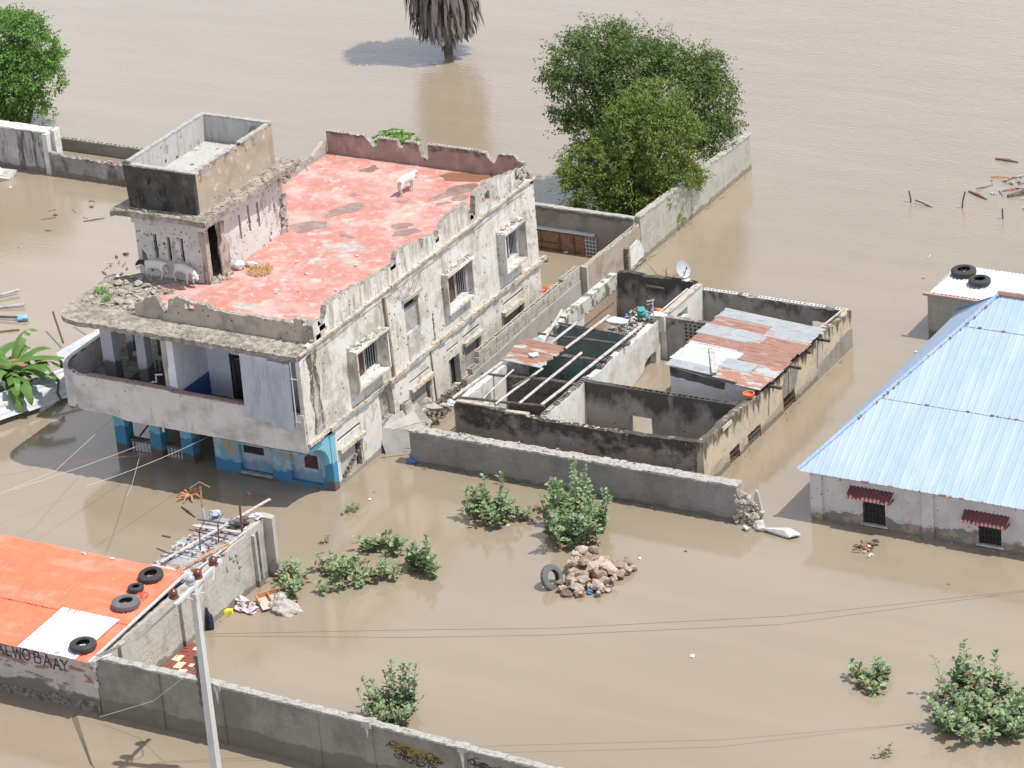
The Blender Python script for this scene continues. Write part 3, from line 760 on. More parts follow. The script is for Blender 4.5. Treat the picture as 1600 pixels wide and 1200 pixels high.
for (cx, cy, rx, ry, sd, ro) in [(-5.15, 7.6, .62, .42, 1, .6), (-4.65, 9.25, .85, .34, 2, 1.0), (-5.75, 12.6, .35, .26, 3, .9), (-2.2, 8.6, .4, .22, 4, .2), (-1.75, 8.2, .42, .24, 5, .9), (-1.9, 11.75, .78, .36, 6, 1.1), (-1.5, 11.3, .3, .2, 16, 1.1), (-1.8, 10.75, .28, .12, 7, .9), (-3.5, 7.3, .32, .12, 8, -.2), (-3.2, 10.4, .2, .12, 9, 0), (-5.1, 10.4, .2, .12, 11, 0), (-4.0, 12.3, .25, .16, 13, .5)]:
    mb = MB(); mb.slab(blob(cx, cy, rx, ry, 36, .3, sd, ro), [], FZ, 5.14, 5.148 + sd * .0002)
    mb.build('rain_puddle', 'puddle', B)
mb = MB()
mb.slab(blob(-2.25, 12.95, .95, .36, 40, .25, 21, .12), [], FZ, 5.14, 5.149)
mb.build('rain_puddle', 'puddle_brown', B)
mb = MB()
for (cx, cy, rx, ry, sd, ro) in [(-3.5, 6.45, .42, .26, 31, .7), (-2.7, 6.5, .42, .30, 32, .6), (-2.2, 5.6, .24, .18, 33, .3), (-2.75, 5.9, .25, .16, 34, .3), (-4.3, 7.3, .18, .12, 35, .3), (-3.6, 1.4, .5, .22, 36, .2), (-2.9, .35, .45, .2, 37, 0), (-3.4, 5.2, .2, .3, 38, 0)]:
    mb = MB(); mb.slab(blob(cx, cy, rx, ry, 36, .35, sd, ro), [], FZ, 5.14, 5.1462 + (sd - 31) * .0002)
    mb.build('bare_concrete_patch', 'floor_concrete', B)
# stair tower and tank
tw = MB()
slots = [rrect(-7.68, 5.75, -7.54, 6.6, .02), rrect(-7.17, 5.75, -7.03, 6.56, .02), rrect(-6.67, 5.75, -6.53, 6.58, .02)]
brk = ragged([(-8.22, 5.55), (-7.98, 5.45), (-8.02, 5.85), (-8.2, 6.0), (-8.22, 5.55)], .1, .02)[:-1]
tw.slab(rect(-8.35, 5.0, -5.66, 7.3), slots + [brk], FY, 2.54, 2.64)
tw.slab(rect(2.64, 5.0, 7.1, 7.3), [[(2.66, 5.15), (3.36, 5.15), (3.4, 5.5), (3.3, 5.9), (3.38, 6.4), (3.28, 6.97), (2.72, 6.97)], rrect(4.46, 5.85, 4.57, 6.72, .02), rrect(5.0, 5.95, 5.11, 6.85, .02), rrect(5.54, 5.85, 5.65, 6.75, .02)], FX, -5.78, -5.66)
tw.box((-8.35, 7.0, 5.0), (-5.78, 7.1, 7.3))
tw.box((-8.35, 2.64, 5.0), (-8.25, 7.0, 7.3))
tw.box((-8.42, 2.49, 6.93), (-5.62, 2.54, 7.3), .01)
TW = tw.build('stair_tower', 'tower_wall', B)
mb = MB()
mb.slab(ragged([(3.22, 5.15), (3.68, 5.15), (3.72, 6.1), (3.5, 6.4), (3.6, 6.9), (3.3, 6.95), (3.36, 6.3), (3.2, 6.1), (3.22, 5.15)], .12, .03)[:-1], [], FX, -5.66, -5.6)
mb.slab(ragged([(-5.8, 5.13), (-5.62, 5.13), (-5.62, 6.93), (-5.86, 6.93), (-5.78, 6.2), (-5.83, 5.7), (-5.8, 5.13)], .12, .02)[:-1], [], FY, 2.46, 2.54)
mb.box((-5.66, 2.47, 5.13), (-5.61, 2.66, 6.93), .008)
mb.build('broken_pillar', 'raw_pillar', TW)
mb = MB()
for k in range(26): mb.rock((R(-5.7, -5.3), R(2.6, 3.5), 5.17), R(.04, .12))
for (y, z) in ((6.9, 5.2), (7.0, 5.5), (6.95, 5.9), (7.05, 6.2)): mb.lump((-5.62, y, z), .17, (.5, 1, 1.2), .5, 2)
mb.build('fallen_plaster', 'rubble', TW)
mb = MB()
ev = ragged([(-5.25, 2.08), (-8.2, 2.12), (-8.85, 2.0), (-8.95, 2.3), (-8.85, 3.4), (-8.75, 7.5)], .14, .035) + ragged([(-8.75, 7.5), (-5.2, 7.6), (-5.25, 5.0), (-5.25, 2.08)], .2, .03)[:-1]
mb.slab(ev, [], lambda u, v, t: (u, v, t - (.05 if u < -8.7 else 0)), 7.3, 7.48)
mb.build('tower_eave_slab', 'slab', TW)
mb = MB()
for k in range(150):
    if R(0, 1) < .4: x, y = R(-8.8, -5.3), R(2.1, 2.45)
    else: x, y = R(-5.75, -5.27), R(2.2, 7.5)
    mb.rock((x, y, 7.49), R(.02, .06), (1.2, 1.2, .6), 8)
for k in range(22): mb.rock((-5.25, R(5.8, 7.5), R(7.1, 7.45)), R(.05, .12))
mb.tube([(-5.3, 7.0, 7.4), (-5.1, 7.4, 7.6), (-4.95, 7.5, 7.35), (-5.0, 7.7, 7.1)], .018)
mb.tube([(-5.3, 6.6, 7.4), (-5.0, 7.1, 7.55), (-5.15, 7.6, 7.5)], .015)
mb.build('eave_crust', 'slab', TW)
mb = MB()
fr = ragged([(-8.52, 8.95), (-7.9, 8.86), (-7.2, 8.9), (-6.6, 8.88), (-5.86, 8.86)], .15, .015)
mb.slab([(-8.42, 7.45), (-5.84, 7.45)] + fr[::-1], [], FY, 2.54, 2.7, 0, 0)
TK = mb.build('rooftop_tank_front', 'tank_dark', B)
mb = MB()
rt = ragged([(2.7, 8.86), (3.6, 8.85), (4.9, 8.82), (5.15, 8.7), (5.4, 8.86), (7.15, 8.88)], .15, .015)
mb.slab([(2.7, 7.45), (7.15, 7.45)] + rt[::-1], [], FX, -5.98, -5.84, 0, 0)
mb.build('tank_side_wall', 'tank_tan', B)
mb = MB()
mb.box((-8.5, 2.7, 7.45), (-8.36, 7.0, 8.92), .0)
mb.box((-8.5, 7.0, 7.45), (-5.98, 7.15, 8.9), .0)
mb.box((-8.36, 2.7, 7.45), (-5.98, 7.0, 8.02))
mb.box((-8.3, 4.2, 8.02), (-7.2, 4.32, 8.07)); mb.box((-7.3, 3.0, 8.02), (-7.2, 6.9, 8.06))
mb.box((-6.06, 2.7, 8.02), (-5.982, 7.0, 8.8))
mb.build('tank_lining', 'tank_in', B)
mb = MB()
for (a, b_, s_) in ((-8.5, -5.84, 0),):
    x = a
    while x < b_:
        mb.box((x, 2.53, 8.86), (x + .21, 2.71, 8.915), .012); x += .2
y = 2.7
while y < 7.1:
    if not 4.9 < y < 5.3: mb.box((-5.99, y, 8.845), (-5.83, y + .21, 8.905), .012)
    mb.box((-8.51, y, 8.9), (-8.35, y + .21, 8.95), .008)
    y += .2
x = -8.4
while x < -5.95:
    mb.box((x, 6.99, 8.88), (x + .2, 7.16, 8.94), .008); x += .2
mb.build('tank_rim', 'wall_cap', B)
# shell behind: rear and left walls, floors, ceilings
mb = MB()
mb.box((-8.1, 13.4, -.9), (-.22, 13.58, 4.97)); mb.box((-8.1, 2.5, -.9), (-7.95, 13.4, 4.97))
mb.build('rear_wall', 'white_wall', B)
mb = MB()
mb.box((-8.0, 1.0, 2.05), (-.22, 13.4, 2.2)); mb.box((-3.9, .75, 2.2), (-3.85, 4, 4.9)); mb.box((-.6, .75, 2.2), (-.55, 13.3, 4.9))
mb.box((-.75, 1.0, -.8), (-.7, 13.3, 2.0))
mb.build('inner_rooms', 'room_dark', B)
# balcony floor and curved rail
arc2 = [(-8.15 - 1.35 * math.sin(t * math.pi / 20), .1 - 1.38 * math.cos(t * math.pi / 20)) for t in range(11)]
mb = MB()
mb.slab([(-.1, .7), (-.1, -1.1)] + [(x * .995, y * .97) for x, y in arc2] + [(-9.4, 3.6), (-8.0, 3.6), (-8.0, .7)], [], FZ, 2.06, 2.24)
mb.build('balcony_floor', 'slab', B)
mb = MB()
path = [(-.02, -1.28)] + [(-.02 - i * .27, -1.28) for i in range(1, 31)] + arc2[1:] + [(-9.5, .1 + i * .3) for i in range(1, 13)]
def rail_top(i): return 3.18 + (.06 if path[i][0] > -8.2 and path[i][0] < -5 else 0.0) + R(-.006, .006)
def rail_bot(i):
    x, y = path[i]
    if -8.9 < x < -6.8 and y < 0: return 1.95 + .09 * abs(noise.noise(Vector((x * 3, y * 3, 1)))) * 3 + R(-.02, .03)
    return 1.88 + R(-.008, .008)
vs, fs = [], []
for i, (x, y) in enumerate(path):
    a = Vector(path[min(i + 1, len(path) - 1)]) - Vector(path[max(i - 1, 0)])
    nrm = Vector((a.y, -a.x)).normalized() * -.15
    if nrm.y < 0 and y < -1: nrm = -nrm
    t, b_ = rail_top(i), rail_bot(i)
    vs += [(x, y, b_), (x, y, t), (x + nrm.x, y + nrm.y, t), (x + nrm.x, y + nrm.y, b_)]
for i in range(len(path) - 1):
    for k in range(4):
        k2 = (k + 1) % 4
        fs.append((i * 4 + k, i * 4 + k2, (i + 1) * 4 + k2, (i + 1) * 4 + k))
fs += [(0, 1, 2, 3), tuple((len(path) - 1) * 4 + k for k in (3, 2, 1, 0))]
mb.add(vs, fs)
RAIL = mb.build('balcony_rail', 'front_wall', B)
mb = MB()
x = -8.1
while x < -2.2:
    z = 3.24 if x < -5 else 3.19
    L_ = R(.45, .9)
    mb.box((x, -1.31, z), (min(x + L_, -2.15), -1.1, z + .035), .008); x += L_
mb.build('rail_coping', 'parapet_pink', RAIL)
mb = MB()
for k in range(60):
    t = R(0, 1)
    if t < .5: a = R(0, math.pi / 2); x, y = -8.15 - 1.28 * math.sin(a), .1 - 1.3 * math.cos(a)
    else: x, y = -9.43, R(.1, 3.5)
    mb.rock((x, y, 3.18), R(.03, .07), (1.2, 1.2, .6), 8)
mb.build('rail_rim_crust', 'room_dark', RAIL)
# downpipe stub under the rail
mb = MB(); mb.tube([(-5.35, -1.3, 1.75), (-5.35, -1.3, 2.1)], .04); mb.tube([(-5.5, -1.15, 1.86), (-4.7, -1.15, 1.86)], .03)
mb.build('drain_spout', 'white_conc', B)
# balcony columns
for (x, y, w_, d_) in ((-8.62, .35, .44, .38), (-7.3, .4, .34, .34), (-6.03, .3, .3, .3), (-8.85, 1.95, .28, .28)):
    mb = MB(); mb.box((x, y, 2.2), (x + w_, y + d_, 4.99), .004)
    mb.build('balcony_column', 'col_white', B)
# partitioned white room behind the balcony
mb = MB()
mb.box((-5.2, -1.02, 2.2), (-4.8, .7, 4.98)); mb.slab(rect(-4.8, 2.2, -.2, 4.98), [rect(-3.92, 2.2, -3.42, 3.55), rect(-3.92, 3.6, -3.42, 3.78)], FY, .7, .85)
mb.build('balcony_room_wall', 'room_white', B)
mb = MB()
mb.slab([(-1.0, 2.24), (.69, 2.24), (.69, 3.05), (-1.0, 3.05)], [], FX, -4.8, -4.79)
mb.build('blue_dado', 'room_blue', B)
mb = MB()
mb.box((-3.94, .67, 2.2), (-3.9, .72, 3.8)); mb.box((-3.44, .67, 2.2), (-3.4, .72, 3.8)); mb.box((-3.9, .67, 3.54), (-3.44, .72, 3.61)); mb.box((-3.9, .8, 2.2), (-3.44, .84, 3.54))
mb.build('balcony_door', 'grille', B)
mb = MB(); mb.box((-5.24, -1.04, 3.9), (-5.05, -1.021, 4.97), .01); mb.box((-5.2, -1.04, 2.9), (-5.1, -1.022, 3.9), .02)
mb.build('stained_strip', 'parapet_out', B)
# corrugated screen hanging over the rail
mb = MB()
mb.corr((-2.1, -1.36, 2.82), (1.0, 0, -.04), (-.0, .05, 2.2), .075, .012, 3, cut=.02)
mb.corr((-1.15, -1.38, 2.70), (.84, 0, -.02), (0, .06, 2.22), .075, .012, 3, cut=.02)
SCR = mb.build('corrugated_screen', 'sheet_white', B)
mb = MB(); mb.tube([(-.26, -1.33, 2.8), (-.28, -1.3, 4.95)], .02); mb.tube([(-.5, -1.33, 4.4), (-.05, -1.33, 4.42)], .015); mb.tube([(-.5, -1.33, 2.95), (-.1, -1.33, 2.97)], .015)
mb.build('screen_frame', 'steel', SCR)
# stair and clutter in the open veranda
mb = MB()
for k in range(7): mb.box((-6.5 + .0 * k, 1.3 + k * .22, 2.24 + k * .17), (-5.3, 1.52 + k * .22, 2.41 + k * .17))
mb.build('veranda_stair', 'panel', B)
mb = MB()
for k in range(9): mb.box((-8.2 + k * .17, 1.5, 2.24), (-8.12 + k * .17, 1.58, 2.72)); 
mb.box((-8.3, 1.45, 2.7), (-6.6, 1.62, 2.78))
mb.build('veranda_balusters', 'ledge', B)
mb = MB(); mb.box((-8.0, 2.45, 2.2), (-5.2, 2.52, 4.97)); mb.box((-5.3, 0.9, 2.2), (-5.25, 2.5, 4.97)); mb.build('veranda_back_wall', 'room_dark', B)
mb = MB(); mb.tube([(-5.9, -.9, 2.6), (-5.9, -.95, 3.2), (-5.75, -1.0, 3.28), (-5.6, -1.0, 3.3), (-5.6, -1.0, 3.55), (-5.35, -1.0, 3.6)], .03); mb.build('white_pipe', 'sheet_white', B)
# ground floor front
mb = MB()
wn_ = [rect(-3.5, .12, -2.3, 1.15), rect(-1.6, .1, -.42, 1.1)]
mb.slab(rect(-4.45, -.9, 0, 2.05), wn_, FY, 0, .14)
mb.build('ground_front_wall', 'blue_paint', B)
for (x0, x1, z1, q) in ((-3.5, -2.3, 1.15, (-3.42, .74, -2.66, 1.06)), (-1.6, -.42, 1.1, (-1.16, .6, -.66, 1.02))):
    mb = MB(); mb.slab(rect(x0 - .05, 0, x1 + .05, z1 + .05), [rect(*q)], FY, .14, .2)
    P_ = mb.build('recessed_panel', 'panel', B)
    mb = MB(); mb.box((q[0], .19, q[1]), (q[2], .21, q[3])); mb.box((q[0], .12, q[1] - .04), (q[2], .16, q[1]))
    n_ = int((q[2] - q[0]) / .06)
    for k in range(n_): mb.box((q[0] + k * .06, .15, q[1]), (q[0] + k * .06 + .012, .165, q[3]))
    for k in range(5): mb.box((q[0], .147, q[1] + (q[3] - q[1]) * k / 5), (q[2], .15, q[1] + (q[3] - q[1]) * k / 5 + .012))
    mb.build('window', 'grille' if x0 < -2 else 'shutter', P_)
mb = MB(); mb.box((-3.95, -.28, 1.2), (-2.25, .0, 1.27), .01); mb.build('window_hood', 'blue_paint', B)
mb = MB(); mb.box((-2.02, -.26, 1.17), (-.85, .0, 1.24), .01); mb.build('window_hood', 'blue_paint', B)
mb = MB(); mb.box((-3.45, -.1, .06), (-2.3, 0, .13), .01); mb.build('window_sill', 'infill', B)
# curved bracket under the corner
mb = MB()
br = [(0, 1.0), (0, 1.95), (-1.15, 1.95), (-1.15, 1.85)] + [(-1.15 + 1.0 * math.sin(t * math.pi / 16), 1.85 - .85 * (1 - math.cos(t * math.pi / 16))) for t in range(1, 9)]
mb.slab(br, [], FX, -.16, -.01)
mb.build('corner_bracket', 'blue_col', B)
mb = MB(); mb.box((-.3, -.04, -.9), (.02, .22, 1.95), .006); mb.build('corner_pillar', 'blue_col', B)
for x in (-8.27, -6.9, -5.7):
    mb = MB(); mb.box((x, -.02, -.9), (x + .42, .4, 2.06), .006)
    mb.build('ground_column', 'blue_col', B)
for (x0, x1) in ((-7.85, -6.9), (-6.48, -5.7)):
    mb = MB(); mb.box((x0, .1, .36), (x1, .3, .44), .006)
    k = x0 + .04
    RL = mb.build('porch_rail', 'room_dark', B)
    mb = MB()
    while k < x1 - .06:
        mb.tube([(k + .04, .2, -.2), (k + .04, .2, .05), (k + .04, .2, .15), (k + .04, .2, .25), (k + .04, .2, .36)], [.045, .05, .03, .045, .03], 6); k += .13
    mb.build('balusters', 'white_conc', RL)
mb = MB(); mb.beam((-7.7, .5, .35), (-7.2, .8, 1.0), .05, .05); mb.beam((-7.4, .5, .2), (-6.9, .8, .8), .04, .04); mb.build('stair_handrail', 'grille', B)
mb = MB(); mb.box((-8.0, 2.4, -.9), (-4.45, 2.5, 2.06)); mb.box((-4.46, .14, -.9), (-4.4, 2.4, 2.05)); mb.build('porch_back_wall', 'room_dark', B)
# boxed windows on the upper side wall
def boxed(y0, y1, z0, z1, oy0, oy1, oz0, oz1, d, nm='window'):
    Wd = MB()
    Wd.box((-.02, y0, z0), (d, y0 + .07, z1), .006); Wd.box((-.02, y1 - .07, z0 + .05), (d, y1, z1), .006)
    Wd.box((-.02, y0, z0), (d * .98, y1, z0 + .07), .006)
    Wd.box((-.02, y0 - .03, z1), (d + .05, y1 + .04, z1 + .08), .02)
    Wo = Wd.build(nm, 'white_wall', B)
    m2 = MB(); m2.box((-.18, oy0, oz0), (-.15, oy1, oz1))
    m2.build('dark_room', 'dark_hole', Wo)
    m2 = MB()
    mid = oy0 + (oy1 - oy0) * .48
    m2.box((-.10, oy0, oz0), (-.07, mid, oz1))
    k = oz0 + .03
    while k < oz1: m2.box((-.07, oy0 + .02, k), (-.055, mid - .02, k + .03)); k += .075
    m2.build('shutter', 'shutter', Wo)
    m2 = MB(); m2.box((-.06, mid - .02, oz0), (-.02, mid + .03, oz1)); m2.box((-.05, oy1 - .05, oz0), (-.01, oy1, oz1)); 
    for k in range(5): m2.tube([(-.05, mid + (oy1 - mid) * (k + 1) / 6, oz0), (-.05, mid + (oy1 - mid) * (k + 1) / 6, oz1)], .009, 4)
    m2.build('frame', 'col_white', Wo)
    m2 = MB()
    for k in range(34): m2.rock((R(0, d), R(y0, y1), z1 + .09), R(.03, .08), (1.1, 1.3, .5), 9)
    m2.build('hood_rubble', 'slab', Wo)
    return Wo
boxed(1.45, 3.35, 2.78, 4.1, 1.62, 3.2, 3.0, 4.0, .33)
boxed(7.3, 8.98, 2.85, 4.2, 7.45, 8.85, 3.08, 4.15, .2)
boxed(10.95, 12.42, 2.78, 4.15, 11.15, 12.25, 3.05, 4.1, .3)
mb = MB(); mb.slab(rect(4.9, 3.1, 5.8, 4.0), [], FX, -.16, -.09); Wn = mb.build('window', 'infill', B)
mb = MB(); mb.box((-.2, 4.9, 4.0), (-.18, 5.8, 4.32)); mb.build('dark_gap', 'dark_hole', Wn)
mb = MB(); mb.box((-.02, 4.8, 4.32), (.1, 5.95, 4.42), .015); mb.build('lintel', 'ledge', Wn)
for (y0, y1, z0, z1, dk0, dk1, md) in ((.4, 1.78, .1, 1.15, 1.42, 1.78, 'infill'), (4.8, 6.12, .2, 1.25, 5.85, 6.12, 'infill'), (8.25, 9.4, .25, 1.35, 9.15, 9.4, 'infill'), (10.9, 12.35, .25, 1.3, 12.05, 12.35, 'infill')):
    mb = MB(); mb.slab(rrect(y0, z0, dk0 + .03, z1 - .12, .04), [], FX, -.17, -.08)
    Wn = mb.build('blocked_window', md, B)
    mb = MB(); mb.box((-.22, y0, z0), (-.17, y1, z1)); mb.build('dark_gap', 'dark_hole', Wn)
    mb = MB(); mb.box((-.2, dk1 - .1, z0), (-.02, dk1, z1), .01); mb.box((-.01, y0 - .06, z1 - .02), (.14, y1 + .04, z1 + .1), .02); mb.build('hood', 'ledge', Wn)
    mb = MB(); mb.box((-.12, y0, z1 + .3), (-.06, y1 - .05, z1 + .55)); mb.build('slot_backing', 'grille', Wn)
mb = MB(); mb.slab(rect(7.2, -.2, 7.5, 1.2), [], FX, -.2, -.1); Wn = mb.build('side_doorway', 'infill', B)
mb = MB(); mb.box((-.3, 7.2, -.2), (-.24, 8.0, 1.25)); mb.box((-.12, 7.15, 1.5), (-.06, 7.95, 1.66)); mb.build('dark_gap', 'dark_hole', Wn)
mb = MB()   # broken block work around the first blocked opening
for k in range(9): mb.hblock(-.12, .42 + k * .145, .1 + k * .075, .16, .12, .09, 'y', cores=2)
mb.build('loose_block_edge', 'stone_broken', B)
mb = MB(); mb.beam((.05, 3.73, 5.0), (.05, 3.88, 2.22), .07, .1); mb.build('drain_channel', 'pipe_brown', B)
mb = MB(); mb.beam((.03, 6.18, 2.1), (.03, 6.3, .1), .035, .035); mb.build('drain_pipe', 'pipe_brown', B)
mb = MB()
for k in range(30):
    z = 2.3 + k * .033; mb.rock((.0, 6.55 + .06 * noise.noise(Vector((z * 3, 0, 0))), z), R(.04, .07), (.4, 1, 1), 8)
mb.build('exposed_patch', 'stone_broken', B)
mb = MB()
for k in range(7):
    y0, z0 = R(4.0, 5.2), R(4.6, 5.1)
    pts = [(.03, y0 + t * R(.15, .25), z0 - .35 * math.sin(t * .6) + .04 * t) for t in range(6)]
    mb.tube(pts, .006, 4)
mb.tube([(.09, -1.0, 5.1)] + [(.1, y, 5.12 - .03 * math.sin(y * 2)) for y in range(0, 14)], .012, 4)
mb.build('facade_cables', 'wire', B)
# rear corner bits: cracks
# ------------------------------------------------------------------ loose things on the roof
spots_r = [(-7.5, 1.66, .14), (-7.0, 1.3, .12), (-6.3, 1.9, .13), (-6.6, 1.45, .1), (-7.9, .9, .16), (-8.3, .8, .12), (-7.3, .35, .15), (-7.05, .7, .13), (-6.75, .5, .12), (-8.5, 1.5, .16), (-7.9, 1.7, .15), (-8.8, 1.2, .12), (-7.6, .3, .17), (-7.0, .1, .16)]
rub = MB()
for k in range(170):
    x, y = R(-9.0, -6.5), R(.0, 2.3)
    rub.rock((x, y, 5.15), R(.03, .1), (1.2, 1.2, .7), 9)
tag(rub.build('roof_rubble', 'rubble'), 'loose grey and beige rubble strewn over the front left corner of the roof', 'rubble', kind='stuff')
where = ['under the left goat', 'in the shade below the tower', 'beside the right goat', 'just left of the front parapet', 'in the middle of the corner rubble', 'near the small weed', 'against the end of the front parapet', 'behind the front parapet end', 'on the edge of the red paint', 'near the curved canopy edge', 'under the dark shade left of the goats', 'out on the left canopy rim', 'in front of the weed', 'lowest beside the parapet break']
for (x, y, r), wd in zip(spots_r, where):
    mb = MB(); mb.rock((x, y, 5.2), r, (1.3, 1.1, .7), 14)
    tag(mb.build('rubble_chunk', 'rubble', loc=(x, y, 5.13)), 'angular broken masonry chunk on the building roof, ' + wd, 'rubble', 'masonry chunks on the roof corner')
for (x, y, r, wd) in [(-3.9, 4.9, .06, 'alone on the red floor near the yellow weed'), (-3.1, 4.2, .06, 'small one in the pink middle of the roof'), (-1.9, 5.3, .07, 'beside the small grey patch'), (-2.3, 6.0, .05, 'between the two pale patches'), (-3.2, 2.6, .06, 'towards the front parapet'), (-1.5, 3.4, .05, 'close to the right parapet'), (-2.6, 3.0, .05, 'at the front right of the red floor'), (-1.3, 1.0, .09, 'in the front right corner of the roof')]:
    mb = MB(); mb.rock((x, y, 5.17), r, (1.4, 1, .7), 12)
    tag(mb.build('stone', 'white_conc', loc=(x, y, 5.14)), 'small pale stone on the red roof, ' + wd, 'stone', 'stones scattered on the red roof')
mb = MB(); mb.lump((-5.42, 3.85, 5.27), .17, (1.2, 1, .85), .25, 3); mb.lump((-5.1, 4.15, 5.22), .14, (1.7, .9, .7), .4, 3)
tag(mb.build('plastic_sack', 'plastic_white', smooth=True, loc=(-5.3, 4, 5.14)), 'tied white sack lying outside the stair tower door', 'sack')
def weed(name, label, x, y, z, r, n, m):
    mb = MB()
    for k in range(n):
        a, d = R(0, 6.28), r * math.sqrt(R(0, 1))
        px, py, pz = x + d * math.cos(a), y + d * math.sin(a), z + R(.02, .16)
        s_ = R(.025, .05); t = R(0, 3.14)
        mb.add([(px, py, pz), (px + s_ * math.cos(t), py + s_ * math.sin(t), pz + s_ * .5), (px + s_ * 1.6 * math.cos(t + .5), py + s_ * 1.6 * math.sin(t + .5), pz + s_), (px + s_ * math.cos(t + 1.1), py + s_ * math.sin(t + 1.1), pz + s_ * .3)], [(0, 1, 2, 3)])
    tag(mb.build(name, m, loc=(x, y, z)), label, 'weed')
weed('weed', 'small green weed sprouting from the rubble on the curved roof corner', -8.7, .8, 5.15, .22, 150, 'leaf_bright')
weed('weed', 'second green weed lower down beside the first on the roof rubble', -8.1, .35, 5.15, .15, 90, 'leaf_bright')
weed('dry_weed', 'patch of orange yellow dry weeds on the red roof near the sack', -4.6, 3.85, 5.14, .42, 330, mat('dry_orange_weed', (.42, .24, .08), bump=None))

# ------------------------------------------------------------------ goats
def skin(name, verts, edges, radii, m, parent, root=0, sub=2):
    me = bpy.data.meshes.new(name)
    me.from_pydata(verts, edges, [])
    o = bpy.data.objects.new(name, me)
    COL.objects.link(o)
    md = o.modifiers.new('skin', 'SKIN')
    md.branch_smoothing = .6
    sd = me.skin_vertices[0].data
    for i, r in enumerate(radii):
        sd[i].radius = r if isinstance(r, tuple) else (r, r)
    sd[root].use_root = True
    sb = o.modifiers.new('sub', 'SUBSURF'); sb.levels = sub; sb.render_levels = sub
    bpy.context.view_layer.update()
    ev = o.evaluated_get(bpy.context.evaluated_depsgraph_get())
    nm = bpy.data.meshes.new_from_object(ev)
    o.modifiers.clear()
    o.data = nm
    nm.materials.clear(); nm.materials.append(M[m])
    nm.polygons.foreach_set('use_smooth', [True] * len(nm.polygons))
    if parent is not None: o.parent = parent
    return o

def goat(label, loc, rz, head='down', black=False, scale=1.0):
    g_ = thing('goat', label, 'goat', loc, 'goats on the roof', rz)
    # faces +x; pelvis at -.28
    V = [(-.28, 0, .52), (-.1, 0, .50), (.1, 0, .49), (.26, 0, .52)]
    E_ = [(0, 1), (1, 2), (2, 3)]
    Rr = [(.135, .15), (.165, .19), (.16, .185), (.125, .15)]
    if head == 'down': nk = [(.38, 0, .50), (.47, 0, .42), (.54, 0, .33), (.61, 0, .22)]
    elif head == 'up': nk = [(.35, 0, .62), (.40, 0, .74), (.47, 0, .78), (.59, 0, .72)]
    else: nk = [(.36, .02, .55), (.45, .04, .57), (.53, .06, .55), (.62, .08, .45)]
    for i, p in enumerate(nk):
        V.append(p); E_.append((len(V) - 2, len(V) - 1)); Rr.append([.098, .078, .078, .042][i])
    hd = len(V) - 2
    for s in (-1, 1):   # hind legs: stifle, hock, fetlock, hoof
        b0 = len(V)
        V += [(-.25, s * .085, .40), (-.34 + .04 * s, s * .09, .25), (-.29 + .05 * s, s * .09, .10), (-.27 + .05 * s, s * .09, .015)]
        E_ += [(0, b0), (b0, b0 + 1), (b0 + 1, b0 + 2), (b0 + 2, b0 + 3)]
        Rr += [.072, .034, .022, .028]
        b0 = len(V)
        V += [(.24, s * .08, .38), (.25 + .04 * s, s * .08, .23), (.24 + .05 * s, s * .08, .09), (.25 + .05 * s, s * .08, .015)]
        E_ += [(3, b0), (b0, b0 + 1), (b0 + 1, b0 + 2), (b0 + 2, b0 + 3)]
        Rr += [.058, .032, .021, .027]
    b0 = len(V)
    V += [(-.39, 0, .56), (-.46, 0, .50)]; E_ += [(0, b0), (b0, b0 + 1)]; Rr += [.03, .02]
    body = skin('body', [tuple(c * scale for c in v) for v in V], E_, [tuple(x * scale for x in r) if isinstance(r, tuple) else r * scale for r in Rr], 'goat_white', g_)
    if black:
        body.data.materials.append(M['goat_black'])
        for p in body.data.polygons:
            if p.center.x > .29 * scale: p.material_index = 1
    mb = MB()
    hx, hy, hz = [c * scale for c in V[hd]]
    for s in (-1, 1):
        mb.add([(hx, hy + s * .04, hz + .03), (hx + .02, hy + s * .05, hz - .0), (hx - .01, hy + s * .15, hz - .03), (hx - .03, hy + s * .11, hz + .02)], [(0, 1, 2, 3)])
        mb.tube([(hx - .0, hy + s * .025, hz + .05), (hx - .04, hy + s * .03, hz + .1), (hx - .08, hy + s * .035, hz + .12)], [.012, .009, .004], 5)
    o = mb.build('ears_and_horns', 'goat_black' if black else 'goat_white', None)
    o.parent = g_
    mb = MB()
    mx, my, mz = [c * scale for c in V[hd + 1]]
    for s in (-1, 1): mb.lump(((hx * .6 + mx * .4), (hy * .6 + my * .4) + s * .045, (hz * .6 + mz * .4) + .02), .012, amp=0, sub=1)
    mb.lump((mx + .02, my, mz - .01), .02, amp=.1, sub=1)
    o = mb.build('eyes_and_nose', 'goat_black', None)
    o.parent = g_
    return g_
goat('white goat with a black head and neck standing on rubble under the stair tower', (-7.5, 2.2, 5.22), math.radians(190), 'side', True, 1.0)
goat('all white goat with lowered head standing at the foot of the stair tower', (-6.45, 2.28, 5.18), math.radians(-12), 'down', False, 1.02)
goat('lone white goat grazing in the middle of the red roof, seen from behind', (-3.45, 11.15, 5.15), math.radians(78), 'side', False, 1.02)
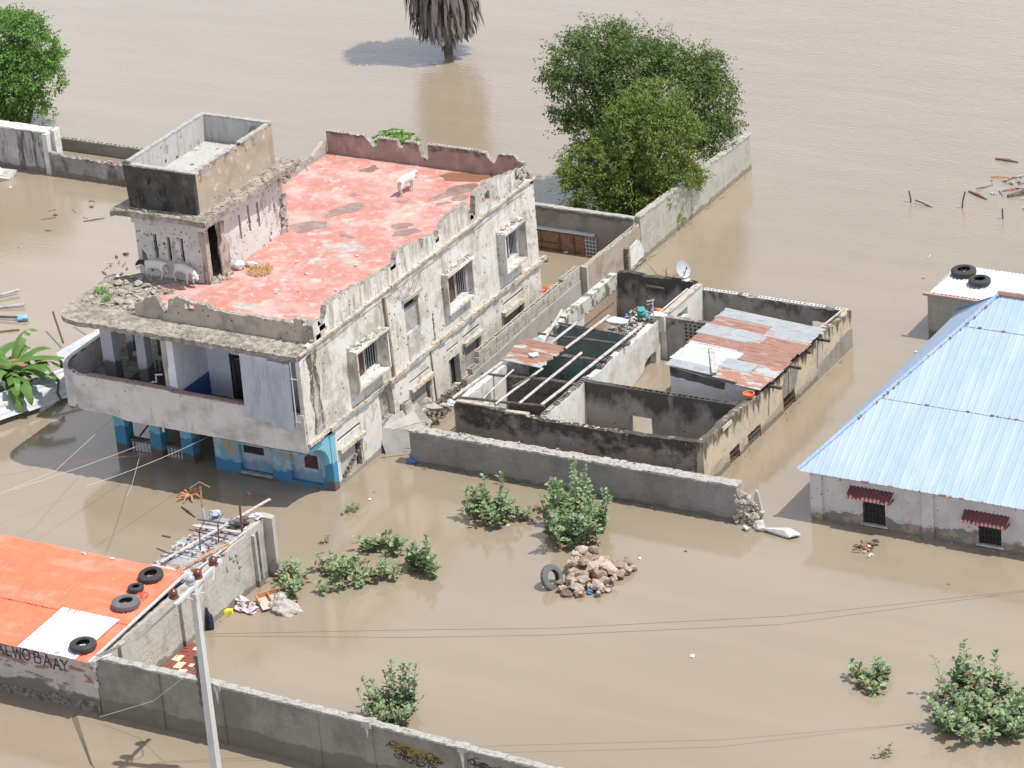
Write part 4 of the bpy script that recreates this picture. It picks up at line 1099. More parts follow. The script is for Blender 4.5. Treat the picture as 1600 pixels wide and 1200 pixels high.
# ------------------------------------------------------------------ front boundary wall with broken end
W1 = thing('boundary_wall', 'long dark grey wall with rough pale cap and broken stone end before the roofless house', 'wall', (7, 2.6, 0))
mb = MB()
mb.slab([(1.27, -.8), (12.75, -.8), (12.7, .9), (12.62, 1.2), (6.9, 1.17), (1.27, 1.1)], [], FY, 2.52, 2.85)
mb.build('rendered_wall', 'long_wall', W1)
mb = MB()
x = 1.22
while x < 12.62:
    z = 1.1 + (x - 1.27) * .0095
    L_ = R(.1, .22)
    mb.box((x, 2.5 + R(-.02, .02), z - .03), (x + L_ + .02, 2.88 + R(-.02, .02), z + .035 + R(-.015, .015)), .015); x += L_
for k in range(160): mb.rock((R(1.2, 12.5), R(2.52, 2.86), 1.14 + R(0, .1)), R(.02, .055), (1.3, 1.2, .6), 8)
mb.build('mortar_cap', 'wall_cap', W1)
mb = MB()
for k in range(150):
    x = 12.62 + abs(random.gauss(0, .24)); x = min(x, 13.25)
    mb.rock((x, R(2.5, 2.9), R(-.1, 1.12 - (x - 12.4) * .55)), R(.08, .17), (1, 1, .85), 12)
mb.build('broken_stone_end', 'rubble', W1)
mb = MB()
for k in range(130):
    x = R(9.0, 12.5)
    mb.lump((x, 2.53, R(.2, 1.0)), R(.04, .09), (1, .35, .9), .4, 2)
mb.build('exposed_stones', 'long_wall', W1)
mb = MB(); mb.slab([(12.95, -.1), (13.35, -.1), (13.3, .35), (13.1, .85), (13.02, .9)], [], lambda u, v, t: (u, t + .3 * v, v), 2.75, 2.83)
tag(mb.build('plaster_slab', 'grey_conc', loc=(13.2, 2.9, 0)), 'thin pale slab leaning upright behind the broken wall end', 'slab')
for (x, y, r, sq, lb) in ((13.5, 2.4, .3, (1.1, .8, .6), 'grey angular chunk at the foot of the broken wall end'), (14.2, 2.25, .55, (1.25, .5, .34), 'long flat whitish chunk lying in the water right of the broken wall end'), (13.1, 2.15, .13, (1, 1, .7), 'smallest white chunk at the foot of the broken wall end')):
    mb = MB(); mb.rock((x, y, .08), r, sq, 16)
    tag(mb.build('rubble_chunk', 'white_conc', loc=(x, y, 0)), lb, 'rubble', 'chunks fallen from the broken wall')

# ------------------------------------------------------------------ roofless compound house
H = thing('roofless_house', 'roofless single storey ruin with mouldy black front wall and yellow streaked right wall', 'ruin', (6.5, 9.5, 0))
T = 1.5
mb = MB()
ragwall(mb, FY, 4.05, 4.27, -.8, [(2.05, 1.56), (3.2, 1.56), (4.0, 1.48), (4.5, 1.52), (5.2, 1.42), (6.5, 1.44), (8.0, 1.47), (10.57, 1.6)], [], .18, .02)
mb.build('front_wall', 'mold_wall', H)
mb = MB()
for k in range(150): mb.rock((R(2.1, 10.6), R(4.07, 4.25), 1.45 + R(0, .03)), R(.02, .06), (1.3, 1.2, .5), 8)
mb.box((2.1, 4.06, 1.5), (3.6, 4.26, 1.6), .02); mb.box((3.9, 4.06, 1.42), (4.7, 4.26, 1.53), .03)
mb.build('broken_wall_top', 'ledge', H)
mb = MB()
hw = [rrect(5.8, -.3, 6.5, .47, .02), rrect(7.09, -.3, 8.02, .44, .02), rrect(9.7, -.3, 10.58, .58, .04)]
mb2 = mb
ragwall(mb, FX, 10.58, 10.81, -.8, [(4.04, 1.63), (5.2, 1.55), (5.4, 1.62), (6.9, 1.55), (7.2, 1.48), (8.4, 1.42), (9.6, 1.35), (10.9, 1.4), (12.4, 1.42), (13.2, 1.45), (13.6, 1.36), (15.05, 1.3)], hw, .16, .035)
mb.build('right_wall', 'ruin_yellow', H)
mb = MB()
mb.slab(ragged([(12.2, -.5), (15.06, -.5), (15.06, .62), (14.6, .72), (13.6, .6), (12.6, .5), (12.3, .25), (12.2, -.5)], .2, .04)[:-1], [], FX, 10.8, 10.818)
mb.slab(ragged([(9.65, .55), (10.65, .58), (10.9, 1.1), (10.6, 1.25), (9.9, 1.3), (9.7, 1.0), (9.65, .55)], .15, .05)[:-1], [], FX, 10.8, 10.822)
mb.build('bare_render_patch', 'ruin_grey_patch', H)
mb = MB(); mb.box((10.8, 5.35, 1.4), (10.86, 6.0, 1.52), .01); mb.build('exposed_lintel', 'ledge', H)
for (y0, y1, z1, m_) in ((5.8, 6.5, .47, 'shutter'), (7.09, 8.02, .44, 'steel'), (9.7, 10.58, .58, 'grille')):
    mb = MB(); mb.box((10.6, y0, -.35), (10.62, y1, z1)); Wn = mb.build('window', 'dark_hole' if m_ != 'shutter' else 'shutter', H)
    mb = MB()
    k = y0 + .08
    while k < y1: mb.tube([(10.76, k, -.35), (10.76, k, z1)], .012, 5); k += .12
    for z in (0.1, .28): mb.tube([(10.77, y0, z), (10.77, y1, z)], .012, 5)
    if m_ == 'steel':
        for q in range(5):
            c = y0 + .12 + q * .17
            mb.tube([(10.78, c + .06 * math.cos(a), .12 + .08 * math.sin(a)) for a in [i * .7 for i in range(10)]], .009, 4)
    mb.build('window_bars', 'wire' if m_ == 'steel' else 'rusty_iron', Wn)
mb = MB()
ragwall(mb, FY, 14.85, 15.05, -.8, [(5.3, 1.3), (6.4, 1.34), (8.0, 1.32), (9.5, 1.28), (10.6, 1.3)], [rrect(9.4, .1, 10.2, .8, .05)], .14, .03)
mb.build('back_wall', 'ruin_grey', H)
mb = MB()
x = 5.5
while x < 10.4:
    if R(0, 1) < .75: mb.hblock(x, 14.86, 1.2, .401, .17, .15, 'x')
    else: mb = flush(mb, 'top_block_course', 'ruin_white', H)
    x += .4
flush(mb, 'top_block_course', 'ruin_white', H)
mb = MB()
ragwall(mb, FY, 14.7, 14.9, -.8, [(2.35, 1.58), (2.8, 1.66), (3.4, 1.56), (4.2, 1.6), (5.2, 1.52)], [], .12, .03)
mb.build('back_wall', 'mold_wall2', H)
mb = MB()
x = 2.5
while x < 5.0:
    if R(0, 1) < .7: mb.hblock(x, 14.71, 1.5, .401, .17, .13, 'x')
    else: mb = flush(mb, 'top_block_course', 'mold_wall2', H)
    x += .4
flush(mb, 'top_block_course', 'mold_wall2', H); mb = MB()
mb.box((3.4, 14.66, 1.05), (4.2, 14.72, 1.25), .02); mb.box((3.45, 14.6, 1.25), (4.15, 14.72, 1.3), .02)
mb.build('wall_ledge', 'mold_wall2', H)
mb = MB()
ragwall(mb, FX, 2.1, 2.32, -.8, [(4.25, 1.6), (7.0, 1.55), (7.3, 1.4), (8.8, 1.35), (10.2, 1.45), (11.3, 1.5), (13.3, 1.52), (14.8, 1.5)], [rect(5.1, .8, 5.9, 1.2)], .15, .03)
mb.build('left_wall', 'ruin_white', H)
mb = MB(); mb.slab(rrect(12.3, -.4, 14.6, 1.0, .06), [], FX, 2.31, 2.33); mb.build('exposed_brick', 'brick', H)
mb = MB(); mb.slab(rrect(11.0, 1.05, 14.7, 1.5, .04), [], FX, 2.31, 2.345); mb.slab(rrect(11.0, 1.5, 14.7, 1.54, .02), [], FX, 2.08, 2.35); mb.build('mossy_wall_top', 'moss_top', H)
mb = MB()   # spine wall
ragwall(mb, FX, 5.05, 5.27, -.8, [(4.27, 1.5), (7.0, 1.5), (7.6, 1.42), (9.5, 1.5), (9.9, 1.42), (12.1, 1.42)], [ragged([(9.85, -.4), (11.65, -.4), (11.68, .45), (11.3, .47), (10.9, .35), (10.7, .1), (10.2, .02), (9.85, -.4)], .15, .04)[:-1]], .13, .035)
mb.build('spine_wall', 'ruin_white', H)
mb = MB()
y = 4.3
while y < 12.0:
    if y < 6.9 or R(0, 1) < .5: mb.hblock(5.06, y, 1.38, .411, .19, .16, 'y')
    else: mb = flush(mb, 'top_block_course', 'ruin_grey', H)
    y += .41
flush(mb, 'top_block_course', 'ruin_grey', H)
mb = MB()   # wall A, perpendicular at the back
mb.slab([(12.1, -.8), (14.85, -.8), (14.85, 1.5), (12.1, 1.52)], [rrect(12.9, .95, 13.7, 1.22, .02)], FX, 5.25, 5.47)
mb.box((4.95, 12.0, 1.0), (5.47, 12.35, 1.56), .02)
mb.build('cross_wall', 'ruin_white', H)
mb = MB(); mb.box((5.24, 12.3, 1.52), (5.5, 14.8, 1.57), .01); mb.build('wall_capping', 'ledge', H)
mb = MB()   # wall B with the pierced vent
mb.slab(rect(5.27, -.8, 7.4, 1.5), [rect(6.12, .72, 7.1, 1.4), blob(5.75, 1.32, .06, .06, 10, .2)], FY, 12.15, 12.33)
mb.build('cross_wall', 'ruin_grey', H)
mb = MB()
hs = []
for i in range(6):
    for j in range(5): hs.append([(6.2 + i * .165 + .05 * math.cos(a), .8 + j * .135 + .045 * math.sin(a)) for a in [k * math.pi / 3 for k in range(6)]])
mb.slab(rect(6.12, .72, 7.1, 1.4), hs, FY, 12.13, 12.25)
V_ = mb.build('pierced_vent_block', 'ruin_grey_patch', H)
mb = MB(); mb.box((6.1, 12.26, .7), (7.1, 12.28, 1.4)); mb.build('dark_gap', 'dark_hole', V_)
mb = MB()   # wall D, black with mould, opening
ragwall(mb, FY, 6.8, 7.0, -.8, [(5.27, 1.55), (7.5, 1.5), (9.0, 1.5), (10.58, 1.6)], [rect(6.83, -.4, 7.6, .62)], .14, .02)
mb.build('cross_wall', 'mold_wall2', H)
mb = MB()
x = 5.3
while x < 10.3:
    mb.hblock(x, 6.81, 1.42 + (x - 7.5) * .012, .37, .18, .14, 'x', cores=2); x += .4
mb.build('top_block_course', 'mold_wall2', H)
mb = MB()  # inner room face under the metal roof
mb.slab([(7.4, -.8), (10.58, -.8), (10.58, 1.22), (9.0, 1.4), (7.4, 1.62)], [rect(8.9, 1.1, 9.2, 1.3)], FY, 8.6, 8.75)
mb.box((7.4, 8.75, -.8), (7.55, 12.15, 1.55))
mb.build('lilac_room_wall', 'room_white', H)
mb = MB(); mb.slab(ragged([(7.41, 1.3), (9.3, 1.1), (9.35, 1.35), (7.41, 1.6), (7.41, 1.3)], .2, .02)[:-1], [], FY, 8.585, 8.6); mb.build('dark_band', 'room_dark', H)  # darker strip along the upper part of the room wall
mb = MB()  # walls of the left rooms
mb.slab(rect(2.3, -.8, 5.06, 1.46), [], FY, 10.4, 10.58); mb.build('cross_wall', 'teal', H)
mb = MB()
x = 2.35
while x < 4.8: mb.hblock(x, 10.41, 1.38, .36, .16, .13, 'x'); x += .39
mb.build('top_block_course', 'ruin_grey', H)
mb = MB(); mb.slab(rect(3.5, -.8, 5.06, 1.44), [], FY, 8.4, 8.56); mb.slab(rect(2.3, -.8, 3.5, 1.38), [], FY, 8.4, 8.56)
mb.build('cross_wall', 'teal', H)
mb = MB()
x = 3.5
while x < 4.9: mb.hblock(x, 8.41, 1.36, .36, .14, .13, 'x'); x += .39
mb.build('top_block_course', 'ruin_grey', H)
mb = MB(); mb.slab(rect(2.3, -.8, 5.06, 1.3), [], FY, 6.95, 7.1); mb.build('cross_wall', 'room_dark', H)
mb = MB(); mb.box((2.32, 4.27, -.3), (5.05, 6.9, -.12)); mb.box((2.32, 7.1, -.3), (5.05, 8.4, -.1)); mb.build('room_floor', 'room_dark', H)
# metal roof of the inner room, sheet by sheet
RF = thing('patchwork_metal_roof', 'patchwork roof of galvanised and rusted corrugated sheets over the inner room of the roofless house', 'metal roof', (9, 10.3, 1.6))
def rz_(x, y): return 1.72 - .035 * (x - 7.3) + .012 * (y - 8)
def sheet(x0, x1, y0, y1, m, dz=0.0, yaw=0.0):
    mb = MB()
    o = Vector((x0, y0, rz_(x0, y0) + dz))
    v = Vector((x1 - x0, (x1 - x0) * yaw, rz_(x1, y0) - rz_(x0, y0)))
    u = Vector((-(y1 - y0) * yaw, (y1 - y0), rz_(x0, y1) - rz_(x0, y0)))
    mb.corr(o, u, v, .10, .014, 3, cut=.02)
    mb.build('roof_sheet', m, RF)
sheet(7.25, 10.95, 12.15, 12.95, 'galv', .0, -.05)
sheet(7.3, 9.6, 11.55, 12.3, 'rust', .02, -.05); sheet(9.3, 10.95, 11.5, 12.2, 'galv', .03, -.05)
sheet(7.2, 9.5, 10.9, 11.65, 'galv', .03, -.04); sheet(9.3, 10.98, 10.8, 11.65, 'rust', .02, -.04)
sheet(7.25, 9.2, 10.15, 11.0, 'rust', .02, -.04); sheet(9.0, 10.9, 10.1, 10.95, 'rust', .04, -.04)
sheet(7.3, 9.3, 9.5, 10.3, 'galv_white', .03, -.04); sheet(9.2, 10.95, 9.45, 10.25, 'rust', .02, -.04)
sheet(7.25, 9.0, 8.9, 9.65, 'galv_white', .04, -.05); sheet(8.9, 10.1, 8.95, 9.6, 'galv', .05, -.05); sheet(10.0, 10.95, 8.7, 9.6, 'rust_mix', .02, -.05)
sheet(7.3, 9.1, 8.45, 9.05, 'galv', .02, -.05); sheet(9.05, 10.2, 8.25, 9.05, 'rust_mix', .03, -.05); sheet(10.0, 10.9, 8.0, 8.85, 'rust_mix', .05, -.05)
tag(RF)
mb = MB(); mb.beam((8.2, 10.0, 1.78), (9.15, 8.3, 1.80), .17, .04)
tag(mb.build('plank', 'timber_pale', loc=(8.7, 9.2, 1.7)), 'pale board lying across the front of the patchwork metal roof', 'plank')
mb = MB(); mb.tube([(10.65, 7.62, 1.55), (10.65, 7.62, 1.6), (10.65, 7.62, 1.64)], [.12, .17, .18], 14, cap=False); mb.tube([(10.65, 7.62, 1.55), (10.65, 7.62, 1.57)], [.16, .16], 14); mb.tube([(10.65 + .17 * math.cos(a), 7.62 + .17 * math.sin(a), 1.64) for a in [k * math.pi / 8 for k in range(17)]], .02, 5)
tag(mb.build('basin', 'plastic_orange', loc=(10.65, 7.62, 1.55)), 'small orange round basin on top of the yellow streaked wall', 'basin')
for (y, z, lb) in ((12.43, 1.44, 'dark beam end sticking out of the yellow wall near its far corner'), (11.5, 1.40, 'short dark beam end poking out of the yellow wall, second from the far corner'), (10.2, 1.47, 'dark beam end poking from the middle of the yellow wall'), (8.75, 1.43, 'dark beam end nearest the front of the yellow wall')):
    mb = MB(); mb.beam((10.2, y, z), (11.25 if y != 11.5 else 11.0, y - .02, z - .02), .09, .08)
    tag(mb.build('roof_timber', 'timber_dark', loc=(10.6, y, z)), lb, 'beam', 'beam ends through the yellow wall')
mb = MB(); mb.beam((10.5, 12.75, 1.42), (10.72, 14.6, 1.5), .05, .05)
tag(mb.build('pole', 'timber_pale', loc=(10.6, 13.5, 1.4)), 'thin white pole lying on the far right wall top of the roofless house', 'pole')
# open roof poles over the left rooms
for (a, b, r, m_, lb) in [
    ((2.01, 4.08, 1.66), (2.17, 7.0, 1.64), .05, 'timber_pale', 'leftmost pale roof pole running along the left wall of the roofless house'),
    ((2.9, 4.4, 1.62), (2.87, 6.5, 1.72), .03, 'timber_pale', 'short thin pale pole in the front left room'),
    ((3.51, 4.17, 1.66), (3.71, 6.9, 1.70), .04, 'timber_pale', 'pale crooked pole ending under the rusty sheet'),
    ((3.45, 5.4, 1.70), (3.75, 6.3, 1.76), .02, 'wood', 'thin reddish stick beside the crooked pole'),
    ((4.24, 4.43, 1.70), (4.38, 8.3, 1.74), .045, 'timber_pale', 'long pale pole running right of the rusty sheet'),
    ((4.92, 4.61, 1.66), (5.21, 10.9, 1.70), .05, 'timber_pale', 'longest pale pole along the middle wall'),
    ((3.01, 8.53, 1.66), (3.06, 10.5, 1.68), .045, 'timber_pale', 'pale pole over the teal room, left one'),
    ((3.65, 8.55, 1.66), (3.85, 11.2, 1.72), .045, 'timber_pale', 'pale pole over the teal room, right one'),
    ((2.71, 8.62, 1.60), (2.17, 11.1, 1.72), .05, 'timber_pale', 'pale pole slanting up over the blue plastic corner'),
    ((1.50, 4.22, 1.62), (5.00, 4.64, 1.62), .045, 'timber_dark', 'dark cross timber lying on the mouldy front wall'),
    ((1.90, 6.12, 1.60), (4.86, 6.39, 1.62), .045, 'timber_dark', 'dark cross timber in the middle of the front left room'),
    ((2.14, 9.45, 1.58), (5.41, 9.58, 1.62), .04, 'timber_dark', 'dark cross timber over the middle of the teal room'),
    ((2.15, 10.36, 1.60), (4.79, 10.28, 1.60), .035, 'timber_dark', 'dark cross timber lying on the teal wall top'),
    ((2.0, 8.0, 1.56), (5.3, 8.3, 1.60), .04, 'timber_dark', 'dark cross timber beneath the rusty sheet'),
    ((2.9, 10.9, 1.2), (3.3, 12.6, 1.5), .03, 'timber_dark', 'dark stick against the brick wall'),
    ((5.1, 11.9, 1.5), (5.25, 14.2, 1.62), .03, 'timber_pale', 'white stick lying on the perpendicular rear wall top')]:
    mb = MB()
    A_, B_ = Vector(a), Vector(b)
    mb.tube([A_.lerp(B_, t / 5) + Vector((R(-.01, .01), R(-.01, .01), R(-.012, .012))) for t in range(6)], r, 6)
    tag(mb.build('roof_pole', m_, loc=a), lb, 'pole', 'roof poles over the open rooms')
S1 = thing('rusty_roof_sheets', 'small patch of bent rusty corrugated sheets lying on poles over the left rooms', 'metal sheets', (2.9, 7.8, 1.7))
for (o, u, v, m_) in (((2.05, 7.1, 1.70), (0, .55, .02), (1.7, -.2, .03), 'rust_mix'), ((2.0, 7.5, 1.72), (0, .5, .0), (1.75, -.2, .0), 'rust'), ((2.0, 7.95, 1.73), (0, .45, .0), (1.8, -.1, .0), 'rust_mix'), ((1.98, 8.3, 1.75), (0, .4, .0), (1.8, -.15, .0), 'rust')):
    mb = MB(); mb.corr(o, u, v, .1, .02, 3, cut=.08); mb.build('roof_sheet', m_, S1)
tag(S1)
mb = MB(); mb.lump((3.05, 7.55, 1.80), .12, (1.3, 1, .5), .5, 3)
tag(mb.build('plastic_bag', 'plastic_white', smooth=True, loc=(3.05, 7.55, 1.74)), 'white plastic bag on the small rusty sheets', 'bag')
mb = MB(); mb.lump((2.4, 8.85, 1.35), .3, (1, 1.1, .9), .5, 3); tag(mb.build('tarpaulin', mat('faded_blue_tarp', (.26, .36, .42), bump=(12, .8, .03)), loc=(2.4, 8.85, 1.3)), 'crumpled faded blue tarpaulin beside the small rusty sheets', 'tarpaulin')
mb = MB(); mb.lump((2.35, 10.3, 1.55), .14, (1, 1, .8), .5, 3); tag(mb.build('plastic_bag', 'galv', smooth=True, loc=(2.35, 10.3, 1.5)), 'pale blue plastic scrap caught at the end of the teal wall', 'bag')
def trash(name, label, x0, x1, y0, y1, z, n, cols, hgt=.25, s0=.03, s1=.12):
    mb = MB()
    cx, cy = (x0 + x1) / 2, (y0 + y1) / 2
    for k in range(n):
        x, y = R(x0, x1), R(y0, y1)
        d = max(abs(x - cx) / (x1 - x0), abs(y - cy) / (y1 - y0)) * 2
        zz = z + hgt * (1 - d) * R(.2, 1)
        if R(0, 1) < .5: mb.rock((x, y, zz), R(s0, s1), (1.3, .9, .5), 9, mi=random.randrange(len(cols)))
        else: mb.box((x, y, zz), (x + R(s0, s1) * 1.6, y + R(s0, s1), zz + R(.01, .05)), .01, mi=random.randrange(len(cols)), rz=R(0, 3), tilt=(R(-.5, .5), R(-.5, .5)))
    return tag(mb.build(name, cols, loc=(cx, cy, z)), label, 'rubbish', kind='stuff')
trash('rubbish_heap', 'heap of mixed plastic rubbish filling the far left room of the roofless house', 3.1, 5.0, 11.6, 14.5, .55, 420, ['plastic_white', 'galv', 'rubble', 'plastic_white', 'plastic_teal', 'wood', 'room_dark', 'plastic_blue', 'ledge', 'sack'], .35)
trash('rubbish_heap', 'dark rubbish and blue plastic in the shaded front left room', 3.4, 5.0, 4.6, 6.6, .0, 160, ['plastic_blue', 'room_dark', 'rubble', 'galv', 'wood', 'plastic_white'], .45, .04, .14)
mb = MB(); mb.tube([(3.95, 13.3, .75), (3.98, 13.25, 1.0), (4.0, 13.2, 1.12)], [.14, .17, .12], 12); tag(mb.build('bucket', 'plastic_teal', loc=(3.95, 13.3, .75)), 'round teal bucket on the rubbish heap in the far room', 'bucket')
mb = MB(); mb.lump((4.45, 13.5, .95), .16, (1.2, 1, .9), .4, 3); tag(mb.build('plastic_bag', 'plastic_orange', loc=(4.45, 13.5, .9)), 'red orange bag beside the teal bucket on the rubbish heap', 'bag')
mb = MB(); mb.lump((3.55, 12.3, .98), .3, (1.4, .8, .35), .4, 3); tag(mb.build('plastic_sack', 'plastic_white', smooth=True, loc=(3.6, 12.2, .9)), 'large white plastic sheet on the near side of the far rubbish heap', 'plastic sheet')
# satellite dish
D = thing('satellite_dish', 'white satellite dish mounted on the black mouldy rear wall of the roofless house', 'satellite dish', (4.85, 14.8, 1.6))
mb = MB()
n, rings = 20, 5
nrm = Vector((.75, -.5, .45)).normalized(); ua = nrm.cross(Vector((0, 0, 1))).normalized(); ub = nrm.cross(ua)
vs = [Vector((4.78, 14.88, 1.98)) - nrm * .06]; fs = []
for i in range(1, rings + 1):
    for k in range(n):
        a = 2 * math.pi * k / n; rr = .30 * i / rings
        vs.append(Vector((4.78, 14.88, 1.98)) + ua * math.cos(a) * rr * .85 + ub * math.sin(a) * rr + nrm * (.08 * (i / rings) ** 2 - .06))
for k in range(n): fs.append((0, 1 + k, 1 + (k + 1) % n))
for i in range(rings - 1):
    for k in range(n): fs.append((1 + i * n + k, 1 + (i + 1) * n + k, 1 + (i + 1) * n + (k + 1) % n, 1 + i * n + (k + 1) % n))
mb.add(vs, fs); mb.build('dish', 'sheet_white', D, True)
mb = MB(); mb.tube([(4.78, 14.88, 1.7), Vector((4.78, 14.88, 1.86)) + nrm * .14, Vector((4.78, 14.88, 1.98)) + nrm * .26], .014); mb.lump(Vector((4.78, 14.88, 1.98)) + nrm * .26, .04, amp=0, sub=1); mb.build('feed_arm', 'rusty_iron', D)
mb = MB(); mb.tube([(4.85, 14.8, 1.52), (4.85, 14.85, 1.8), (4.8, 14.9, 1.92)], .025); mb.rock((4.9, 14.8, 1.6), .17, (1.3, .9, .5)); mb.build('mount', 'white_conc', D)
A_ = thing('antenna', 'thin grey antenna post standing on the white middle wall', 'antenna', (5.2, 11.8, 1.45))
mb = MB(); mb.tube([(5.2, 11.8, 1.4), (5.2, 11.8, 2.25)], .02); mb.build('post', 'steel', A_)
mb = MB(); mb.tube([(5.05, 11.7, 2.2), (5.25, 11.85, 2.22)], .018); mb.tube([(5.03, 11.7, 2.08), (5.2, 11.83, 2.1)], .014); mb.build('crossbar', 'steel', A_)
# dry twigs behind the rear wall
def twigs(label, c, n, L, m='timber_dark', spread=1.0, up=.4):
    mb = MB()
    for k in range(n):
        p = Vector(c) + Vector((R(-.3, .3), R(-.3, .3), 0)) * spread
        d = Vector((R(-1, 1), R(-1, 1), R(.0, 1) * up * 2)).normalized()
        pts = [p]
        for i in range(5):
            d = (d + Vector((R(-.3, .3), R(-.3, .3), R(-.15, .15)))).normalized(); pts.append(pts[-1] + d * L / 5)
        mb.tube(pts, [.014, .012, .01, .008, .006, .004], 4)
    tag(mb.build('dry_twigs', m, loc=c), label, 'twigs')
twigs('bare dry twigs rising behind the black rear wall beside the satellite dish', (3.9, 15.3, 1.2), 14, .8)
twigs('tangle of thin dry twigs floating between the long grey wall and the mouldy front wall', (1.75, 3.7, .1), 26, .9, spread=1.8, up=.15)

# ------------------------------------------------------------------ stepped block wall in the alley
BW = thing('block_wall', 'unfinished stepped wall of hollow blocks in the narrow alley beside the two storey building', 'wall', (.7, 11, 0))
mb = MB(); mb.slab([(6.6, -.8), (15.2, -.8), (15.2, .98), (12.0, .94), (9.4, .84), (7.6, .8), (6.9, .45)], [], FX, .57, .78); mb.build('rendered_base', 'grey_conc', BW)
rows = [(.78, 7.45), (.98, 7.7), (1.18, 7.95)]
mb = MB()
for z, y0 in rows:
    y = y0 + (.2 if z == .98 else 0)
    while y < 15.0:
        mb.hblock(.56 + R(-.012, .012), y, z + .02 * (y - 8) / 7, .385, .19, .185, 'y'); y += .4
for y in (13.8, 14.2, 14.6): mb.hblock(.56, y, 1.39, .385, .19, .07, 'y')
mb.build('hollow_blocks', 'block', BW)
mb = MB(); mb.hblock(.6, 7.0, .6, .38, .19, .19, 'y'); mb.build('hollow_blocks', 'block', BW)
YW = thing('yard_wall', 'tall greenish grey yard wall running away to the right behind the roofless house', 'wall', (.9, 21, 0))
mb = MB()
ragwall(mb, FX, .78, .98, -.8, [(19.05, 1.66), (21.3, 1.62), (24.5, 1.5), (27.95, 1.36)], [], .2, .02); mb.build('rendered_wall', 'yard_wall', YW)
mb = MB()
y = 19.05
while y < 27.9:
    z = 1.66 - (y - 19.05) * .034; mb.box((.76, y, z - .03), (1.0, y + .22, z + .03), .014); y += .21
mb.build('wall_cap', 'wall_cap', YW)
YW2 = thing('yard_wall', 'brownish yard wall with crumbling top between the stepped block wall and taller grey wall', 'wall', (.9, 17, 0))
mb = MB(); ragwall(mb, FX, .78, .96, -.8, [(15.15, 1.42), (16.0, 1.44), (17.5, 1.38), (18.0, 1.4), (18.4, 1.32), (19.05, 1.28)], [], .12, .03)
mb.build('rendered_wall', mat('pinkish_brown_render', (.33, .285, .23), layers=[('n', (.22, .19, .16), 1.6, .5, .6, .7), ('n', (.40, .30, .24), 2.0, .55, .62, .7), ('n', (.37, .36, .34), 1.3, .56, .62, .7)], bump=(14, .5, .03)), YW2)
mb = MB()
y = 15.2
while y < 18.9: mb.hblock(.79, y, 1.3, .3, .16, .12, 'y', cores=2); y += .33
mb.build('top_blocks', 'block', YW2)
mb = MB(); mb.slab(ragged([(17.95, .08), (19.15, .15), (19.2, .4), (18.9, .85), (18.7, .95), (18.0, .85), (17.95, .08)], .2, .04)[:-1], [], FX, .97, 1.0); mb.build('white_render_panel', 'ruin_white', YW2)
mb = MB(); mb.box((.95, 17.75, .0), (1.12, 17.95, 1.0), .03); mb.box((.98, 18.0, .02), (1.1, 19.1, .1), .02); mb.box((1.0, 18.7, -.3), (1.1, 18.85, .1)); mb.build('broken_frame', 'stone_broken', YW2)
mb = MB(); mb.box((.74, 15.0, -.8), (.99, 15.16, 1.45), .02); mb.build('corner_post', 'block', YW2)
GW = thing('yard_wall', 'dark shaded rear yard wall with a brown gate, between the building and the tree', 'wall', (-1.2, 18.9, 0))
mb = MB(); mb.slab([(-5.0, -.8), (.8, -.8), (.8, 1.62), (-5.0, 1.62)], [], FY, 18.9, 19.08); mb.build('rendered_wall', 'yard_rear', GW)
mb = MB()
x = -5
while x < .7: mb.box((x, 18.88, 1.6), (x + .3, 19.1, 1.66), .015); x += .29
mb.build('wall_cap', 'wall_cap', GW)
mb = MB(); mb.box((-3.4, 18.78, .78), (-.75, 18.9, .86)); mb.build('lintel_rail', 'steel', GW)
mb = MB(); mb.box((-3.4, 18.82, -.5), (-1.15, 18.9, .72)); G_ = mb.build('gate', 'wood', GW)
mb = MB()
for x in (-2.95, -2.2, -1.62): mb.box((x, 18.80, -.5), (x + .06, 18.82, .72))
for z in (.3, .05): mb.box((-3.4, 18.80, z), (-2.2, 18.82, z + .04))
mb.build('gate_frame', 'rusty_iron', G_)
mb = MB()
for x in [(-1.1 + .13 * k) for k in range(4)]: mb.tube([(x, 18.8, -.4), (x, 18.8, .75)], .02, 5)
for z in [(-.1 + .14 * k) for k in range(6)]: mb.tube([(-1.15, 18.8, z), (-.68, 18.8, z)], .02, 5)
mb.build('grating', 'steel', G_)
# collapsed slab and fragments at the alley mouth
mb = MB()
P = [(-.12, 3.15, .95), (.42, 2.85, -.25), (1.12, 2.95, -.25), (1.25, 3.9, .75), (.25, 4.75, .92)]
mb.add([Vector(p) for p in P] + [Vector(p) + Vector((-.05, -.22, -.16)) for p in P], [(0, 1, 2, 3, 4), (9, 8, 7, 6, 5)] + [(i, (i + 5), (i + 1) % 5 + 5, (i + 1) % 5) for i in range(5)])
tag(mb.build('concrete_slab', 'grey_conc', loc=(.6, 3.6, .3)), 'large tilted grey concrete slab collapsed between the building and the long wall', 'slab')
for (x, y, z, r, lb) in ((.35, 5.3, .75, .22, 'broken plaster plate leaning under the blocked window'), (.75, 4.85, .75, .3, 'largest flat broken plate above the tilted slab'), (.85, 4.3, .62, .22, 'brownish plate beside the tilted slab'), (1.3, 3.55, .95, .13, 'pale stone on the near end of the long wall'), (.9, 5.3, .7, .16, 'brown lump behind the broken plates'), (1.2, 2.75, .15, .17, 'rough lump below the tilted slab at the waterline')):
    mb = MB(); mb.rock((x, y, z), r, (1.2, 1.0, .38) if 'pl' in lb else (1, 1, .8), 10)
    tag(mb.build('rubble_chunk', 'grey_conc' if 'flat' in lb else 'rubble', loc=(x, y, z)), lb, 'rubble', 'fragments at the alley mouth')
mb = MB()
